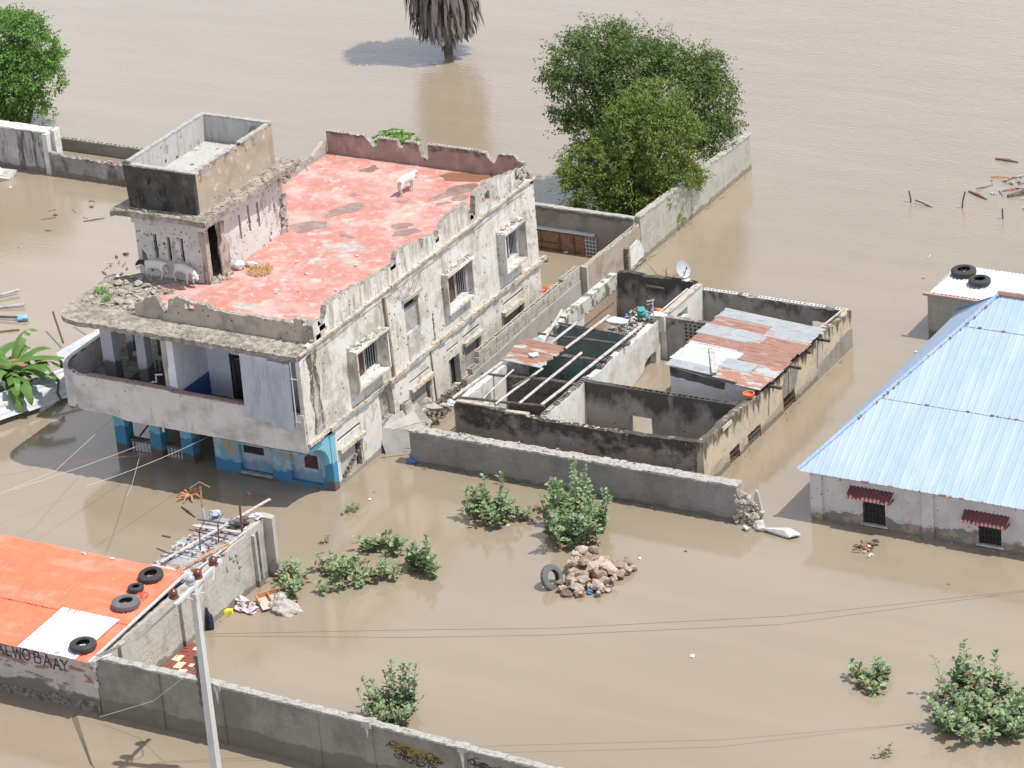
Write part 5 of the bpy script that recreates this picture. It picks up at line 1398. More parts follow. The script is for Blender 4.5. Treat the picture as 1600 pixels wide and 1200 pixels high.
for k in range(230): mb.rock((R(.05, .6), R(4.8, 8.0), R(.0, .3)), R(.03, .1), (1.2, 1, .7), 9)
tag(mb.build('alley_rubble', 'stone_broken', loc=(.4, 6.4, .1)), 'loose stony rubble banked along the foot of the building in the alley', 'rubble', kind='stuff')
mb = MB()
for k in range(3): mb.hblock(.02, 4.1, .55 + .2 * k, .34, .2, .19, 'y')
tag(mb.build('block_stack', 'block', loc=(.1, 4.2, .5)), 'short stack of hollow blocks against the side of the building above the tilted slab', 'blocks')
mb = MB(); mb.lump((1.3, 2.55, .05), .17, (1.2, .8, .7), .5, 3); tag(mb.build('plastic_bag', 'plastic_blue', loc=(1.3, 2.55, 0)), 'dark blue plastic bag in the water at the left end of the long wall', 'bag')
mb = MB(); mb.lump((2.0, 3.95, 1.55), .12, (1.2, 1, .8), .6, 3); tag(mb.build('plastic_bag', 'plastic_white', loc=(2.0, 3.95, 1.5)), 'white and blue plastic scrap at the left end of the mouldy front wall', 'bag')
mb = MB(); mb.beam((.6, 2.6, 1.0), (1.5, 3.2, 1.2), .04, .03); tag(mb.build('stick', 'timber_pale', loc=(1, 2.9, 1.1)), 'thin bent stick across the left end of the long wall cap', 'stick')
mb = MB(); mb.lump((.15, 13.9, .85), .3, (1.2, .8, .8), .4, 3); tag(mb.build('clay_pot', 'plastic_orange', loc=(.15, 13.9, .7)), 'pinkish rounded object at the far end of the alley behind the block wall', 'pot')

# ------------------------------------------------------------------ left yard walls
LW = thing('yard_wall', 'tall black streaked whitish wall at the upper left edge below the bright green tree', 'wall', (-27, 19, 0))
mb = MB(); mb.slab([(-31.5, -.8), (-24.7, -.8), (-24.6, 1.6), (-31.5, 1.72)], [], FY, 19.1, 19.32); mb.build('rendered_wall', 'left_wall', LW)
mb = MB()
x = -31.5
while x < -24.7: mb.box((x, 19.05, 1.66), (x + .32, 19.6, 1.72), .012); x += .3
mb.build('wall_cap', 'white_conc', LW)
mb = MB(); mb.box((-24.75, 19.0, -.8), (-24.5, 19.3, 1.66), .02); mb.box((-24.45, 19.25, -.4), (-24.3, 19.6, 1.75), .02); mb.build('end_post', 'ruin_white', LW)
LW2 = thing('yard_wall', 'low patchy grey wall with crumbling top running from the streaked wall to the stair tower', 'wall', (-21, 19, 0))
mb = MB(); ragwall(mb, FY, 18.98, 19.15, -.8, [(-24.5, .95), (-23.5, .85), (-22.0, .82), (-20.5, .85), (-17, .85)], [], .12, .05); mb.build('rendered_wall', 'left_wall2', LW2)
mb = MB()
for k in range(80): mb.rock((R(-24.4, -17.2), R(18.98, 19.15), .86), R(.03, .1), (1.3, 1, .7), 9)
mb.build('broken_top', 'broken', LW2)
LW3 = thing('yard_wall', 'plain dark grey wall with pierced top blocks standing behind the low patchy wall', 'wall', (-21, 22, 0))
mb = MB(); mb.slab([(-26.5, -.8), (-15, -.8), (-15, .45), (-26.5, .45)], [], FY, 21.3, 21.5); mb.build('rendered_wall', 'yard_rear', LW3)
mb = MB()
x = -26.5
while x < -15: mb.hblock(x, 21.31, .35, .4, .17, .16, 'x', cores=2); x += .41
mb.build('top_blocks', 'block', LW3)
mb = MB(); mb.rock((-26.6, 18.2, .1), 1.1, (.9, .55, .4), 18); mb.rock((-26.3, 18.0, .15), .7, (.9, .55, .5), 14)
tag(mb.build('concrete_block', 'white_conc', loc=(-26.6, 18.1, 0)), 'large whitish concrete lump in the water at the left edge below the streaked wall', 'concrete lump')

# ------------------------------------------------------------------ blue roofed house
BH = thing('blue_roofed_house', 'off-white pocked house with light blue hipped metal roof and maroon awnings, right edge', 'house', (19, 9, 0))
bw = [rect(16.22, -.5, 16.95, .98), rect(19.9, -.5, 20.62, .85), rect(23.6, -.5, 24.3, .85)]
mb = MB(); mb.slab(rect(14.58, -.9, 27.4, 1.62), bw, FY, 3.68, 3.85); mb.box((14.58, 3.85, -.9), (14.75, 15.4, 1.6)); mb.build('wall', 'house_wall', BH)
for x in (14.56, 18.15, 21.8, 25.4):
    mb = MB(); mb.box((x, 3.6, -.9), (x + .38, 3.7, 1.6), .006); mb.build('pilaster', 'house_wall', BH)
for (x0, z1, ax0, ax1) in ((16.22, .98, 15.85, 17.25), (19.9, .85, 19.5, 20.9), (23.6, .85, 23.2, 24.6)):
    mb = MB(); mb.box((x0, 3.78, -.4), (x0 + .73, 3.8, z1)); Wn = mb.build('window', 'dark_hole', BH)
    mb = MB()
    for k in range(6): mb.box((x0 + .06 + k * .12, 3.7, -.4), (x0 + .075 + k * .12, 3.72, z1))
    for k in range(5): mb.box((x0, 3.69, -.0 + k * .2), (x0 + .73, 3.7, .015 + k * .2))
    mb.build('window_bars', 'grille', Wn)
    mb = MB(); mb.box((x0 - .06, 3.62, .03), (x0 + .8, 3.76, .08), .01); mb.build('sill', 'white_conc', Wn)
    mb = MB(); mb.corr((ax0, 3.28, z1 + .04), (ax1 - ax0, 0, 0), (0, .42, .26), .12, .02, 4)
    mb.box((ax0 + .02, 3.34, z1 + .02), (ax1 - .02, 3.36, z1 + .06)); mb.box((ax0, 3.34, z1 + .02), (ax0 + .03, 3.68, z1 + .06)); mb.box((ax1 - .03, 3.34, z1 + .02), (ax1, 3.68, z1 + .06))
    mb.build('awning', 'awning', Wn)
AX, AY, AZ_ = 18.3, 9.55, 5.33
def roof_cols(fn, a0, a1, apex0, apex1, pitch=.23):
    """ribbed hip face; fn(a, t) gives the point at eave position a and slope fraction t"""
    mb = MB()
    a = a0
    prof = [(0, 0), (.02, .013), (.045, .013), (.065, 0), (.15, .0)]
    cols = []
    while a < a1 - .01:
        for d, h in prof:
            if a + d < a1: cols.append((a + d, h))
        a += pitch
    cols.append((a1, 0))
    vs, fs = [], []
    for (c, h) in cols:
        tm = 1.0
        if c < apex0: tm = (c - a0) / (apex0 - a0)
        if apex1 is not None and c > apex1: tm = (a1 - c) / (a1 - apex1)
        tm = max(0.0, min(1.0, tm))
        for k in range(5):
            p = fn(c, tm * k / 4); vs.append((p[0], p[1], p[2] + h + .004 * noise.noise(Vector((c * 1.3, k * .9, a0)))))
    for i in range(len(cols) - 1):
        for k in range(4): fs.append((i * 5 + k, (i + 1) * 5 + k, (i + 1) * 5 + k + 1, i * 5 + k + 1))
    mb.add(vs, fs)
    return mb
EY, EX, EZ = 3.45, 14.25, 1.58
RFo = roof_cols(lambda c, t: (c, EY + (AY - EY) * t, EZ + (AZ_ - EZ) * t), EX, 31.0, AX, None).build('roof', 'blue_roof', BH)
def lf(c, t):
    ex = EX + .12 * (c - EY) / 12.2
    return (ex + (AX - ex) * t, c, EZ + (AZ_ - EZ) * t)
roof_cols(lf, EY, 15.65, AY, AY).build('roof_left_slope', 'blue_roof', RFo)
roof_cols(lambda c, t: (c, 15.65 - (15.65 - AY) * t, EZ + (AZ_ - EZ) * t), 14.1, 31.0, AX, None).build('roof_rear_slope', 'blue_roof', RFo)
mb = MB()
n = 46
P0, P1 = Vector((EX, EY, EZ + .03)), Vector((AX, AY, AZ_ + .03))
for i in range(n):
    a, b = P0.lerp(P1, i / n), P0.lerp(P1, (i + .93) / n)
    mb.tube([a, b + Vector((0, 0, R(0, .02)))], [.05, .062], 6)
mb.build('hip_cap', 'blue_roof', RFo)
mb = MB()
for i in range(26): a = P0.lerp(P1, R(.25, .98)); mb.box((a.x, a.y, a.z + .02), (a.x + R(.04, .14), a.y + .05, a.z + .06), .01)
mb.tube([(AX - .05, AY, AZ_ + .03), (31, AY, AZ_ + .03)], .09, 6)
for t in (.41, .82):
    z = EZ + (AZ_ - EZ) * t; y = EY + (AY - EY) * t
    x = EX + (AX - EX) * t + .1
    while x < 30:
        if R(0, 1) < (.28 if t < .5 else .2): mb.box((x, y - .03, z - .0), (x + R(.03, .12), y + .02, z + .033), .006)
        x += .19
for k in range(9): x = R(16.0, 20.5); mb.box((x, EY - .04, EZ - .01), (x + R(.05, .2), EY + .02, EZ + .035), .01)
mb.build('rusted_edges', 'rust', RFo)
mb = MB()
for t in (.41, .82):
    z = EZ + (AZ_ - EZ) * t; y = EY + (AY - EY) * t; x = EX + (AX - EX) * t
    mb.beam((x, y - .012, z + .001), (31, y - .012, z + .001), .025, .010)
mb.build('sheet_overlap', 'galv', RFo)
AN = thing('annex', 'low grey annex with flat white metal roof behind the blue hipped roof', 'annex', (15, 17.5, 0))
mb = MB(); mb.slab(rect(12.83, -.9, 22, 1.5), [], FY, 16.65, 16.8); mb.slab(rect(16.8, -.9, 18.6, 1.5), [rrect(16.95, -.3, 17.4, .9, .05)], FX, 12.83, 12.98); mb.box((12.98, 18.4, -.9), (22, 18.55, 1.5))
mb.build('wall', 'yard_wall', AN)
mb = MB(); mb.box((12.99, 16.9, -.3), (13.1, 17.45, .95)); mb.build('opening', 'dark_hole', AN)
mb = MB(); mb.box((12.72, 16.5, 1.5), (22, 16.62, 1.58), .008); mb.build('fascia', mat('pink_fascia', (.42, .27, .25)), AN)
mb = MB(); mb.corr((12.95, 16.6, 1.6), (9.5, 0, 0), (.25, 2.1, .12), .14, .016, 3, cut=.01); mb.build('roof', 'annex_roof', AN)
mb = MB(); mb.tube([(13.35, 14.4, -.3), (13.35, 14.4, .5)], .05); tag(mb.build('post', 'ruin_white', loc=(13.35, 14.4, 0)), 'short pale post standing in the water at the left eave of the blue roofed house', 'post')
# ------------------------------------------------------------------ orange roofed shop
SH = thing('shop', 'small shop with bright orange corrugated roof and hand painted letters on its wall', 'shop', (-3, -12, 0))
mb = MB(); mb.slab(rect(-9, -.9, .92, 1.8), [], FY, -14.05, -13.85); mb.box((-9, -9.6, -.9), (.7, -9.45, 1.9)); mb.build('wall', 'shop_wall', SH)
mb = MB()
mb.slab(ragged([(-4.5, .02), (-3.0, .1), (-2.0, .28), (-1.2, .22), (-.6, .35), (-.1, .2), (.5, .4), (.9, .3), (.93, -.5), (-4.5, -.5), (-4.5, .02)], .16, .05)[:-1], [], FY, -14.075, -14.04)
mb.build('eroded_base', 'stone_broken', SH)
def rz2(y): return 1.83 + (y + 14.35) * .045
for (x0, x1, y0, y1, m_, dz) in ((-8.5, 1.02, -14.4, -12.25, 'orange_roof', 0), (-8.5, .95, -12.35, -9.35, 'orange_roof', .02), (-1.42, .56, -14.42, -12.2, 'galv_white', .03)):
    mb = MB(); mb.corr((x0, y0, rz2(y0) + dz), (x1 - x0, 0, 0), (-.0, y1 - y0, rz2(y1) - rz2(y0)), .1, .011, 3)
    mb.build('roof_sheet', m_ if m_ != 'galv_white' else 'annex_roof', SH)
mb = MB(); mb.beam((1.03, -14.42, rz2(-14.4) + .03), (.95, -9.4, rz2(-9.4) + .03), .07, .05); mb.tube([(1.0, -14.3, 1.78), (1.25, -14.1, 1.9), (1.35, -13.8, 1.85)], .03)
mb.build('roof_edge_strip', 'sheet_white', SH)
for k, (x, y) in enumerate(((-2.6, -9.5), (-1.6, -9.45), (-.1, -14.3))):
    mb = MB(); mb.rock((x, y, rz2(y) + .05), .07, (1.6, .8, .6)); tag(mb.build('stone', 'white_conc', loc=(x, y, 1.9)), ('left small white lump on the orange roof far edge', 'right small white lump on the orange roof far edge', 'small white rag over the front eave above the letters')[k], 'stone' if k < 2 else 'rag')
# painted letters as brush strokes on the wall
ST = {'A': [[(0, 0), (.5, 1), (1, 0)], [(.2, .38), (.8, .38)]], 'L': [[(0, 1), (0, 0), (.85, .05)]], 'W': [[(0, 1), (.25, 0), (.5, .8), (.75, 0), (1, 1)]],
      'O': [[(.5 + .5 * math.cos(a * math.pi / 8), .5 + .5 * math.sin(a * math.pi / 8)) for a in range(17)]],
      'B': [[(0, 0), (0, 1), (.6, .95), (.72, .75), (.55, .55), (0, .5)], [(.55, .55), (.9, .4), (.85, .12), (.6, 0), (0, 0)]], 'Y': [[(0, 1), (.48, .5), (1, 1)], [(.48, .5), (.5, 0)]]}
mb = MB()
for ch, x, w_, z0 in (('A', -2.52, .26, 1.24), ('L', -2.16, .2, 1.22), ('W', -1.92, .3, 1.22), ('O', -1.58, .24, 1.22), ('B', -1.18, .24, 1.2), ('A', -.87, .25, 1.17), ('A', -.55, .25, 1.12), ('Y', -.27, .24, 1.14)):
    hgt = .36 + R(-.02, .02)
    for s_ in ST[ch]:
        pts = [(x + u * w_, -14.056, z0 + v * hgt) for u, v in s_]
        for a, b in zip(pts, pts[1:]):
            a, b = Vector(a), Vector(b); d = (b - a).normalized() * .012; mb.beam(a - d, b + d, .012, .036)
mb.build('painted_letters', 'ink', SH)
mb = MB()
for (x, z, w_) in ((-1.5, .82, .3), (-1.15, .78, .28), (-.8, .72, .3), (-.35, .62, .2), (-2.2, .9, .3), (-.2, .72, .18)):
    mb.slab(blob(x, z, w_ / 2, .035, 14, .4, x), [], FY, -14.075, -14.04)
mb.build('old_paint_marks', 'broken', SH)
def tyre_mesh(Rm, r, wd):
    mb = MB()
    prof = [(-wd, -.62 * r), (-wd * .95, .1 * r), (-wd * .8, .75 * r), (-wd * .55, r), (0, 1.04 * r), (wd * .55, r), (wd * .8, .75 * r), (wd * .95, .1 * r), (wd, -.62 * r), (wd * .6, -.75 * r), (wd * .75, .0), (wd * .5, .7 * r), (-wd * .5, .7 * r), (-wd * .75, .0), (-wd * .6, -.75 * r)]
    n, m = 40, len(prof)
    vs, fs = [], []
    for i in range(n):
        a = 2 * math.pi * i / n
        for q, (h, d) in enumerate(prof):
            dd = d + (.008 if (i % 2 and 2 < q < 6) else 0)
            vs.append(((Rm + dd) * math.cos(a), (Rm + dd) * math.sin(a), h))
    for i in range(n):
        for q in range(m):
            fs.append((i * m + q, ((i + 1) % n) * m + q, ((i + 1) % n) * m + (q + 1) % m, i * m + (q + 1) % m))
    return mb.add(vs, fs)
def tyre(label, loc, Rm, r, wd, m_, tilt=(0, 0), grp='tyres weighing down metal roofs'):
    mb = tyre_mesh(Rm, r, wd)
    o = mb.build('tyre', m_, None)
    o.location = loc; o.rotation_euler = (tilt[0], tilt[1], R(0, 3))
    if tilt[0] or tilt[1]: o.rotation_euler = (tilt[0], tilt[1], 0)
    tag(o, label, 'tyre', grp)
    return o
tyre('black tyre on the front corner of the orange roof, half over the pale sheet', (.42, -13.82, 1.97), .27, .105, .1, 'rubber')
tyre('dusty grey tyre, largest on the orange roof, below the small tyre', (.30, -11.52, 2.08), .285, .115, .11, 'rubber_grey')
tyre('smallest black tyre on the orange roof between two bigger tyres', (.08, -10.7, 2.1), .16, .07, .07, 'rubber')
tyre('black tyre on the far right corner of the orange roof beside the shack', (.12, -9.98, 2.15), .26, .1, .1, 'rubber', (.12, 0))
tyre('black tyre on the white annex roof, the left and farther one', (13.50, 18.15, 1.78), .30, .11, .11, 'rubber')
tyre('black tyre on the white annex roof, the right and nearer one', (14.28, 17.62, 1.78), .26, .1, .1, 'rubber')
RG = thing('wheel_ring', 'small red iron wheel ring beside the dusty grey tyre on the orange roof', 'ring', (.45, -10.95, 2.03))
mb = MB()
mb.tube([(.45 + .19 * math.cos(a), -10.95 + .19 * math.sin(a), 2.06) for a in [k * math.pi / 10 for k in range(21)]], .014, 5, cap=False); mb.build('rim', 'red_iron', RG)
mb = MB()
for k in range(3): a = k * 2.1; mb.tube([(.45, -10.95, 2.06), (.45 + .19 * math.cos(a), -10.95 + .19 * math.sin(a), 2.06)], .012, 5)
mb.lump((.45, -10.95, 2.06), .045, (1, 1, .5), 0, 1); mb.build('spokes', 'red_iron', RG)

# ------------------------------------------------------------------ shack strip behind the shop
SK = thing('shack', 'narrow shack with tattered grey and rusty roof covered in scrap behind the orange roof', 'shack', (.4, -8, 0))
mb = MB()
ragwall(mb, FX, .86, 1.05, -.8, [(-13.9, 1.72), (-11, 1.76), (-8, 1.8), (-5.45, 1.92)], [], .15, .03)
mb.box((.86, -5.5, -.8), (1.35, -5.28, 2.0), .03)
mb.build('side_wall', 'shack_wall', SK)
mb = MB()
for y in (-13.1, -10.1, -6.2): mb = MB(); mb.box((1.04, y, -.8), (1.16, y + .3, 1.72), .01); mb.build('pilaster', 'shack_wall', SK)
mb = MB(); mb.box((1.15, -6.1, .2), (1.18, -6.0, 1.8)); mb.box((1.05, -9.85, .1), (1.075, -9.7, 1.6)); 
for (y, z) in ((-7.4, 1.5), (-7.25, 1.35), (-7.1, 1.45), (-7.05, 1.2), (-7.0, 1.0), (-7.6, 1.2)): mb.box((1.05, y, z), (1.06, y + R(.05, .16), z + .03)); mb.box((1.05, y, z), (1.06, y + .03, z + R(.05, .18)))
mb.build('dark_cracks', 'room_dark', SK)
mb = MB(); mb.box((-.7, -9.4, -.8), (-.6, -5.7, 1.6)); mb.build('rear_wall', 'wood', SK)
for k in range(13):
    mb = MB()
    y = -9.5 + k * .29
    m_ = random.choice(['galv', 'rust_mix', 'galv', 'galv_white', 'rust'] if k < 6 else ['galv', 'galv_white', 'galv', 'rust_mix'])
    mb.corr((-.68 + R(-.12, .08), y, 1.78 + R(0, .04)), (R(-.04, .04), .34, R(-.02, .03)), (1.6 + R(-.1, .15), R(-.1, .1), .03), .085, .014, 3, cut=.06)
    mb.build('roof_sheet', m_, SK)
trash('roof_scrap', 'scrap and splintered wood strewn over the shack roof', -.6, 1.0, -9.3, -6.0, 1.82, 150, ['galv', 'wood', 'room_dark', 'rust', 'rust', 'wood', 'room_dark', 'ruin_grey', 'plastic_white'], .1, .03, .08)
for (a, b, w_, m_, lb) in (((-.3, -8.9, 1.95), (.75, -4.6, 2.1), .09, 'timber_pale', 'longest pale plank lying diagonally over the shack roof'), ((-.7, -6.6, 1.93), (.9, -6.5, 1.95), .12, 'timber_pale', 'grey board across the far part of the shack roof'), ((-.65, -6.9, 1.96), (.8, -7.0, 1.96), .05, 'timber_dark', 'dark timber just before the grey board on the shack roof'), ((-.8, -6.2, 1.92), (.7, -6.15, 1.95), .05, 'timber_dark', 'dark timber at the far end of the shack roof'),
                         ((.2, -10.0, 1.95), (.95, -7.2, 1.95), .06, 'wood_orange', 'orange brown lath along the wall side of the shack roof'), ((.85, -9.6, 1.86), (1.0, -5.6, 1.92), .07, 'timber_pale', 'long pale lath along the wall top of the shack'), ((-.9, -8.2, 1.93), (-.3, -8.4, 1.96), .04, 'timber_dark', 'short dark stick poking from the left side of the shack roof'), ((-1.2, -7.5, 1.95), (-.9, -7.5, 1.95), .06, 'timber_dark', 'small dark stub left of the shack roof')):
    mb = MB(); mb.beam(a, b, w_, .03); tag(mb.build('plank', m_, loc=a), lb, 'plank', 'boards on the shack roof')
mb = MB(); mb.lump((.55, -6.0, 2.0), .2, (1.3, 1, .55), .6, 3); tag(mb.build('plastic_bag', 'room_dark', loc=(.55, -6, 1.95)), 'black bag at the far end of the shack roof', 'bag')
mb = MB(); mb.lump((.85, -5.55, 2.02), .15, (1.3, 1, .6), .7, 3); tag(mb.build('plastic_bag', 'plastic_white', loc=(.9, -5.6, 1.95)), 'white bag at the far corner of the shack roof beside the bent rod', 'bag')
mb = MB(); mb.lump((-.5, -5.75, 1.95), .15, (1.2, 1, .6), .5, 3); tag(mb.build('cloth', 'galv', loc=(-.5, -5.75, 1.9)), 'bluish grey cloth bundle at the far left end of the shack roof', 'cloth')
mb = MB(); mb.tube([(.86, -6.35, 1.9), (.86, -6.3, 2.75), (1.05, -6.1, 3.1), (1.15, -6.1, 3.05)], .035, 6); tag(mb.build('bent_rod', 'rusty_iron', loc=(.86, -6.3, 1.9)), 'rusty iron rod with bent top standing at the far corner of the shack', 'rod')
mb = MB(); mb.tube([(-1.0, -5.6, .0), (-1.05, -5.55, 1.5), (-1.1, -5.5, 1.9)], .045, 6, mi=0); mb.tube([(-1.1, -5.5, 1.9), (-1.12, -5.45, 2.6)], .03, 6, mi=1); mb.tube([(-1.4, -5.6, 2.55), (-1.12, -5.45, 2.75), (-.8, -5.4, 2.6)], .012, 4, mi=1)
tag(mb.build('post', ['sheet_white', 'wood_orange'], loc=(-1, -5.6, 0)), 'thin post with white foot and a wire hoop behind the shack', 'post')
for (x, y, s_, lb) in ((.35, -7.8, .1, 'left dark rod rising from the shack roof near the insulators'), (.6, -7.2, .1, 'right rusty rod rising from the shack roof near the insulators')):
    mb = MB(); mb.tube([(x, y, 1.9), (x + .02, y + .05, 2.55), (x + .1, y + .25, 2.75)], .02, 5); tag(mb.build('thin_rod', 'rusty_iron', loc=(x, y, 1.9)), lb, 'rod', 'rods on the shack roof')

# ------------------------------------------------------------------ lower boundary wall
LB = thing('boundary_wall', 'long dark boundary wall with sagging pale cap along the bottom edge, behind the concrete pole', 'wall', (8, -14.1, 0))
def wz(x): return 1.8 + (.03 if x < 5 else 0) - .012 * max(0, x - 9)
def wy(x): return -14.12 - .035 * max(0, x - 5)
vs, fs = [], []
xs = [1.0 + i * .5 for i in range(36)]
for x in xs:
    y = wy(x); vs += [(x, y, -.8), (x, y, wz(x)), (x, y + .2, wz(x)), (x, y + .2, -.8)]
for i in range(len(xs) - 1):
    for k in range(4): fs.append((i * 4 + k, i * 4 + (k + 1) % 4, (i + 1) * 4 + (k + 1) % 4, (i + 1) * 4 + k))
fs += [(0, 3, 2, 1)]
mb = MB(); mb.add(vs, fs); mb.build('rendered_wall', 'yard_dark', LB)
mb = MB()
x = .98
while x < 18:
    L_ = R(.12, .25); y = wy(x)
    mb.box((x, y - .02 + R(-.012, .01), wz(x) - .02), (x + L_ + .02, y + .22 + R(-.01, .012), wz(x) + .04 + R(-.012, .012)), .012); x += L_
for k in range(200): x = R(1, 18); mb.rock((x, wy(x) + R(0, .2), wz(x) + .04), R(.015, .045), (1.3, 1.2, .6), 8)
for x in (5.05, 9.92, 12.9): mb.box((x - .12, wy(x) - .05, wz(x) - .1), (x + .14, wy(x) + .26, wz(x) + .07), .03)
mb.build('wall_cap', 'wall_cap', LB)
mb = MB()
for x in (3.0, 5.05, 8.2, 9.95, 12.9): mb = MB(); mb.box((x - .14, wy(x) - .035, -.8), (x + .14, wy(x), wz(x) - .03), .006); mb.build('pilaster', 'yard_dark', LB)
mb = MB()
for (x, h) in ((5.05, .5), (9.93, .35), (12.9, .75)):
    y = wy(x) - .06
    mb.slab([(x - .08, wz(x)), (x + .07, wz(x)), (x + .02, wz(x) - h), (x - .0, wz(x) - h * 1.1), (x - .02, wz(x) - h * .6)], [], FY, y + .015, y + .03)
mb.box((.9, -14.3, 1.65), (1.1, -14.0, 1.85), .04)
for k in range(16): mb.rock((.98, -14.16, R(.9, 1.8)), R(.05, .1), (1, .8, 1))
mb.build('mortar_drips', 'white_conc', LB)
def scribble(name, m_, x0, x1, z0, z1, n, r, dy):
    mb = MB()
    for k in range(n):
        t = k / max(1, n - 1)
        cx = x0 + (x1 - x0) * (t + R(-.06, .06)); cz = z0 + (z1 - z0) * R(0, 1) - .22 * (cx - x0) * .5
        a0 = R(0, 6.28); rr = R(.06, .13)
        pts = [(cx + rr * (1 + .3 * math.sin(2 * a)) * math.cos(a0 + a), wy(cx) - dy, cz + rr * .9 * math.sin(a0 + a)) for a in [i * .5 for i in range(int(R(7, 14)))]]
        for a, b in zip(pts, pts[1:]): mb.beam(a, b, .01, r)
    mb.build(name, m_, LB)
scribble('ochre_scribble', 'gold', 10.7, 12.1, 1.2, 1.45, 34, .035, .004)
scribble('black_scribble', 'black_spray', 10.7, 12.15, 1.0, 1.4, 44, .02, .008)
scribble('black_scribble', 'black_spray', 13.2, 14.1, 1.25, 1.5, 24, .02, .004)

# ------------------------------------------------------------------ concrete power pole
PP = thing('power_pole', 'slender pale concrete pole with crossarm and brown insulators before the dark lower wall', 'power pole', (5.65, -15.3, 0))
mb = MB()
prof = [(5.78, -15.6, -1.2, .115), (5.62, -15.32, 5.62, .08)]
vs, fs = [], []
for (x, y, z, w_) in prof: vs += [(x - w_, y - w_, z), (x + w_, y - w_, z), (x + w_, y + w_, z), (x - w_, y + w_, z)]
mb.add(vs, [(0, 1, 5, 4), (1, 2, 6, 5), (2, 3, 7, 6), (3, 0, 4, 7), (4, 5, 6, 7)])
mb.build('pole', 'conc_pole', PP)
mb = MB(); mb.beam((5.72, -16.35, 5.62), (5.6, -13.95, 5.72), .09, .08); mb.tube([(5.62, -15.3, 5.2), (5.72, -15.9, 5.62)], .025); mb.tube([(5.62, -15.3, 5.2), (5.6, -14.7, 5.68)], .025)
CA = mb.build('crossarm', 'steel', PP)
for (y, m_) in ((-16.15, 'ceramic'), (-15.0, 'ceramic'), (-14.25, 'ceramic'), (-15.35, 'ceramic_grey')):
    mb = MB(); x = 5.56
    mb.tube([(x, y, 5.66), (x, y, 5.72), (x, y, 5.75), (x, y, 5.80), (x, y, 5.83), (x, y, 5.9), (x, y, 5.93), (x, y, 5.97)], [.06, .135, .14, .075, .12, .125, .08, .05], 12)
    o = mb.build('insulator', m_, PP, True)
mb = MB()
for k in range(4): mb.tube([(5.72 + .03 * k, -16.3, 5.64), (4.2 - .05 * k, -15.9, 4.2 - .05 * k), (1.3 - .06 * k, -14.25, 2.0)], .012, 4)
mb.tube([(5.66, -15.4, 5.5), (5.5, -15.2, 5.35), (5.72, -15.0, 5.3), (5.9, -14.8, 5.6), (5.75, -14.5, 5.75)], .015, 5)
mb.tube([(5.45, -15.45, 5.45), (5.62, -15.5, 5.5), (5.82, -15.35, 5.42)], .02, 5)
mb.build('cable_loops', 'wire_white', PP)
mb = MB()
for k in range(6): mb.tube([(5.42, -15.36, 1.9 + k * .27), (5.42, -15.36, 2.02 + k * .27), (5.42, -15.36, 2.05 + k * .27), (5.42, -15.36, 2.14 + k * .27)], [.04, .04, .075, .07], 8)
mb.build('stay_wrap', 'rubber_grey', PP)

def wire(label, pts, m_='wire', r=.012, sag=0.0, n=24):
    mb = MB()
    a, b = Vector(pts[0]), Vector(pts[-1])
    if len(pts) == 2:
        P_ = [a.lerp(b, i / n) - Vector((0, 0, sag * 4 * (i / n) * (1 - i / n))) for i in range(n + 1)]
    else: P_ = [Vector(p) for p in pts]
    mb.tube(P_, r, 4)
    tag(mb.build('overhead_wire', m_, loc=a), label, 'wire', 'wires strung over the water')
wire('long thin wire spanning the lower right water from the concrete pole', [(5.72, -15.2, 4.08), (10.6, -12.9, 3.82), (14.0, -11.3, 3.74), (19.5, -8.8, 3.86), (24.9, -5.1, 4.0), (40, 3, 5.2)], r=.008)
wire('second thin wire just above the first, leaving the concrete pole to the right', [(5.72, -15.15, 4.12), (10.4, -12.7, 3.9), (14.0, -10.9, 3.74), (19.5, -8.4, 3.9), (25.2, -5.0, 4.08), (40, 3.4, 5.3)], r=.008)
wire('pale wire slanting from the blue ground floor down to the lower left', [(-3.9, -.2, 1.55), (-3.9, -7.3, 3.0)], 'wire_white', .007, .1)
wire('red wire hanging from the porch column towards the left edge', [(-5.2, -.1, 1.0), (-5.9, -1.3, .85), (-6.7, -2.0, .95), (-7.2, -3.2, 1.3), (-8.5, -7.0, 2.2)], 'wire_red', .006)
wire('white wire from the left porch corner to the lower left', [(-8.2, -.1, 1.2), (-6.7, -5.2, 2.0), (-6.3, -9.2, 3.0)], 'wire_white', .007)
wire('thin grey wire crossing below the curved balcony', [(-6.2, -.9, 1.1), (-5.9, -8.3, 3.0)], 'wire_white', .007, .05)
wire('almost upright thin pale blue wire in front of the porch', [(-6.4, -1.3, .75), (-3.95, -5.1, 1.9), (-3.0, -6.6, 2.5)], 'sheet_white', .007)
wire('faint dark wire from the shop roof corner down across the dark lower wall', [(1.2, -14.5, .2), (3.2, -14.6, 1.2), (5.7, -15.2, 3.4)], 'wire_white', .007)

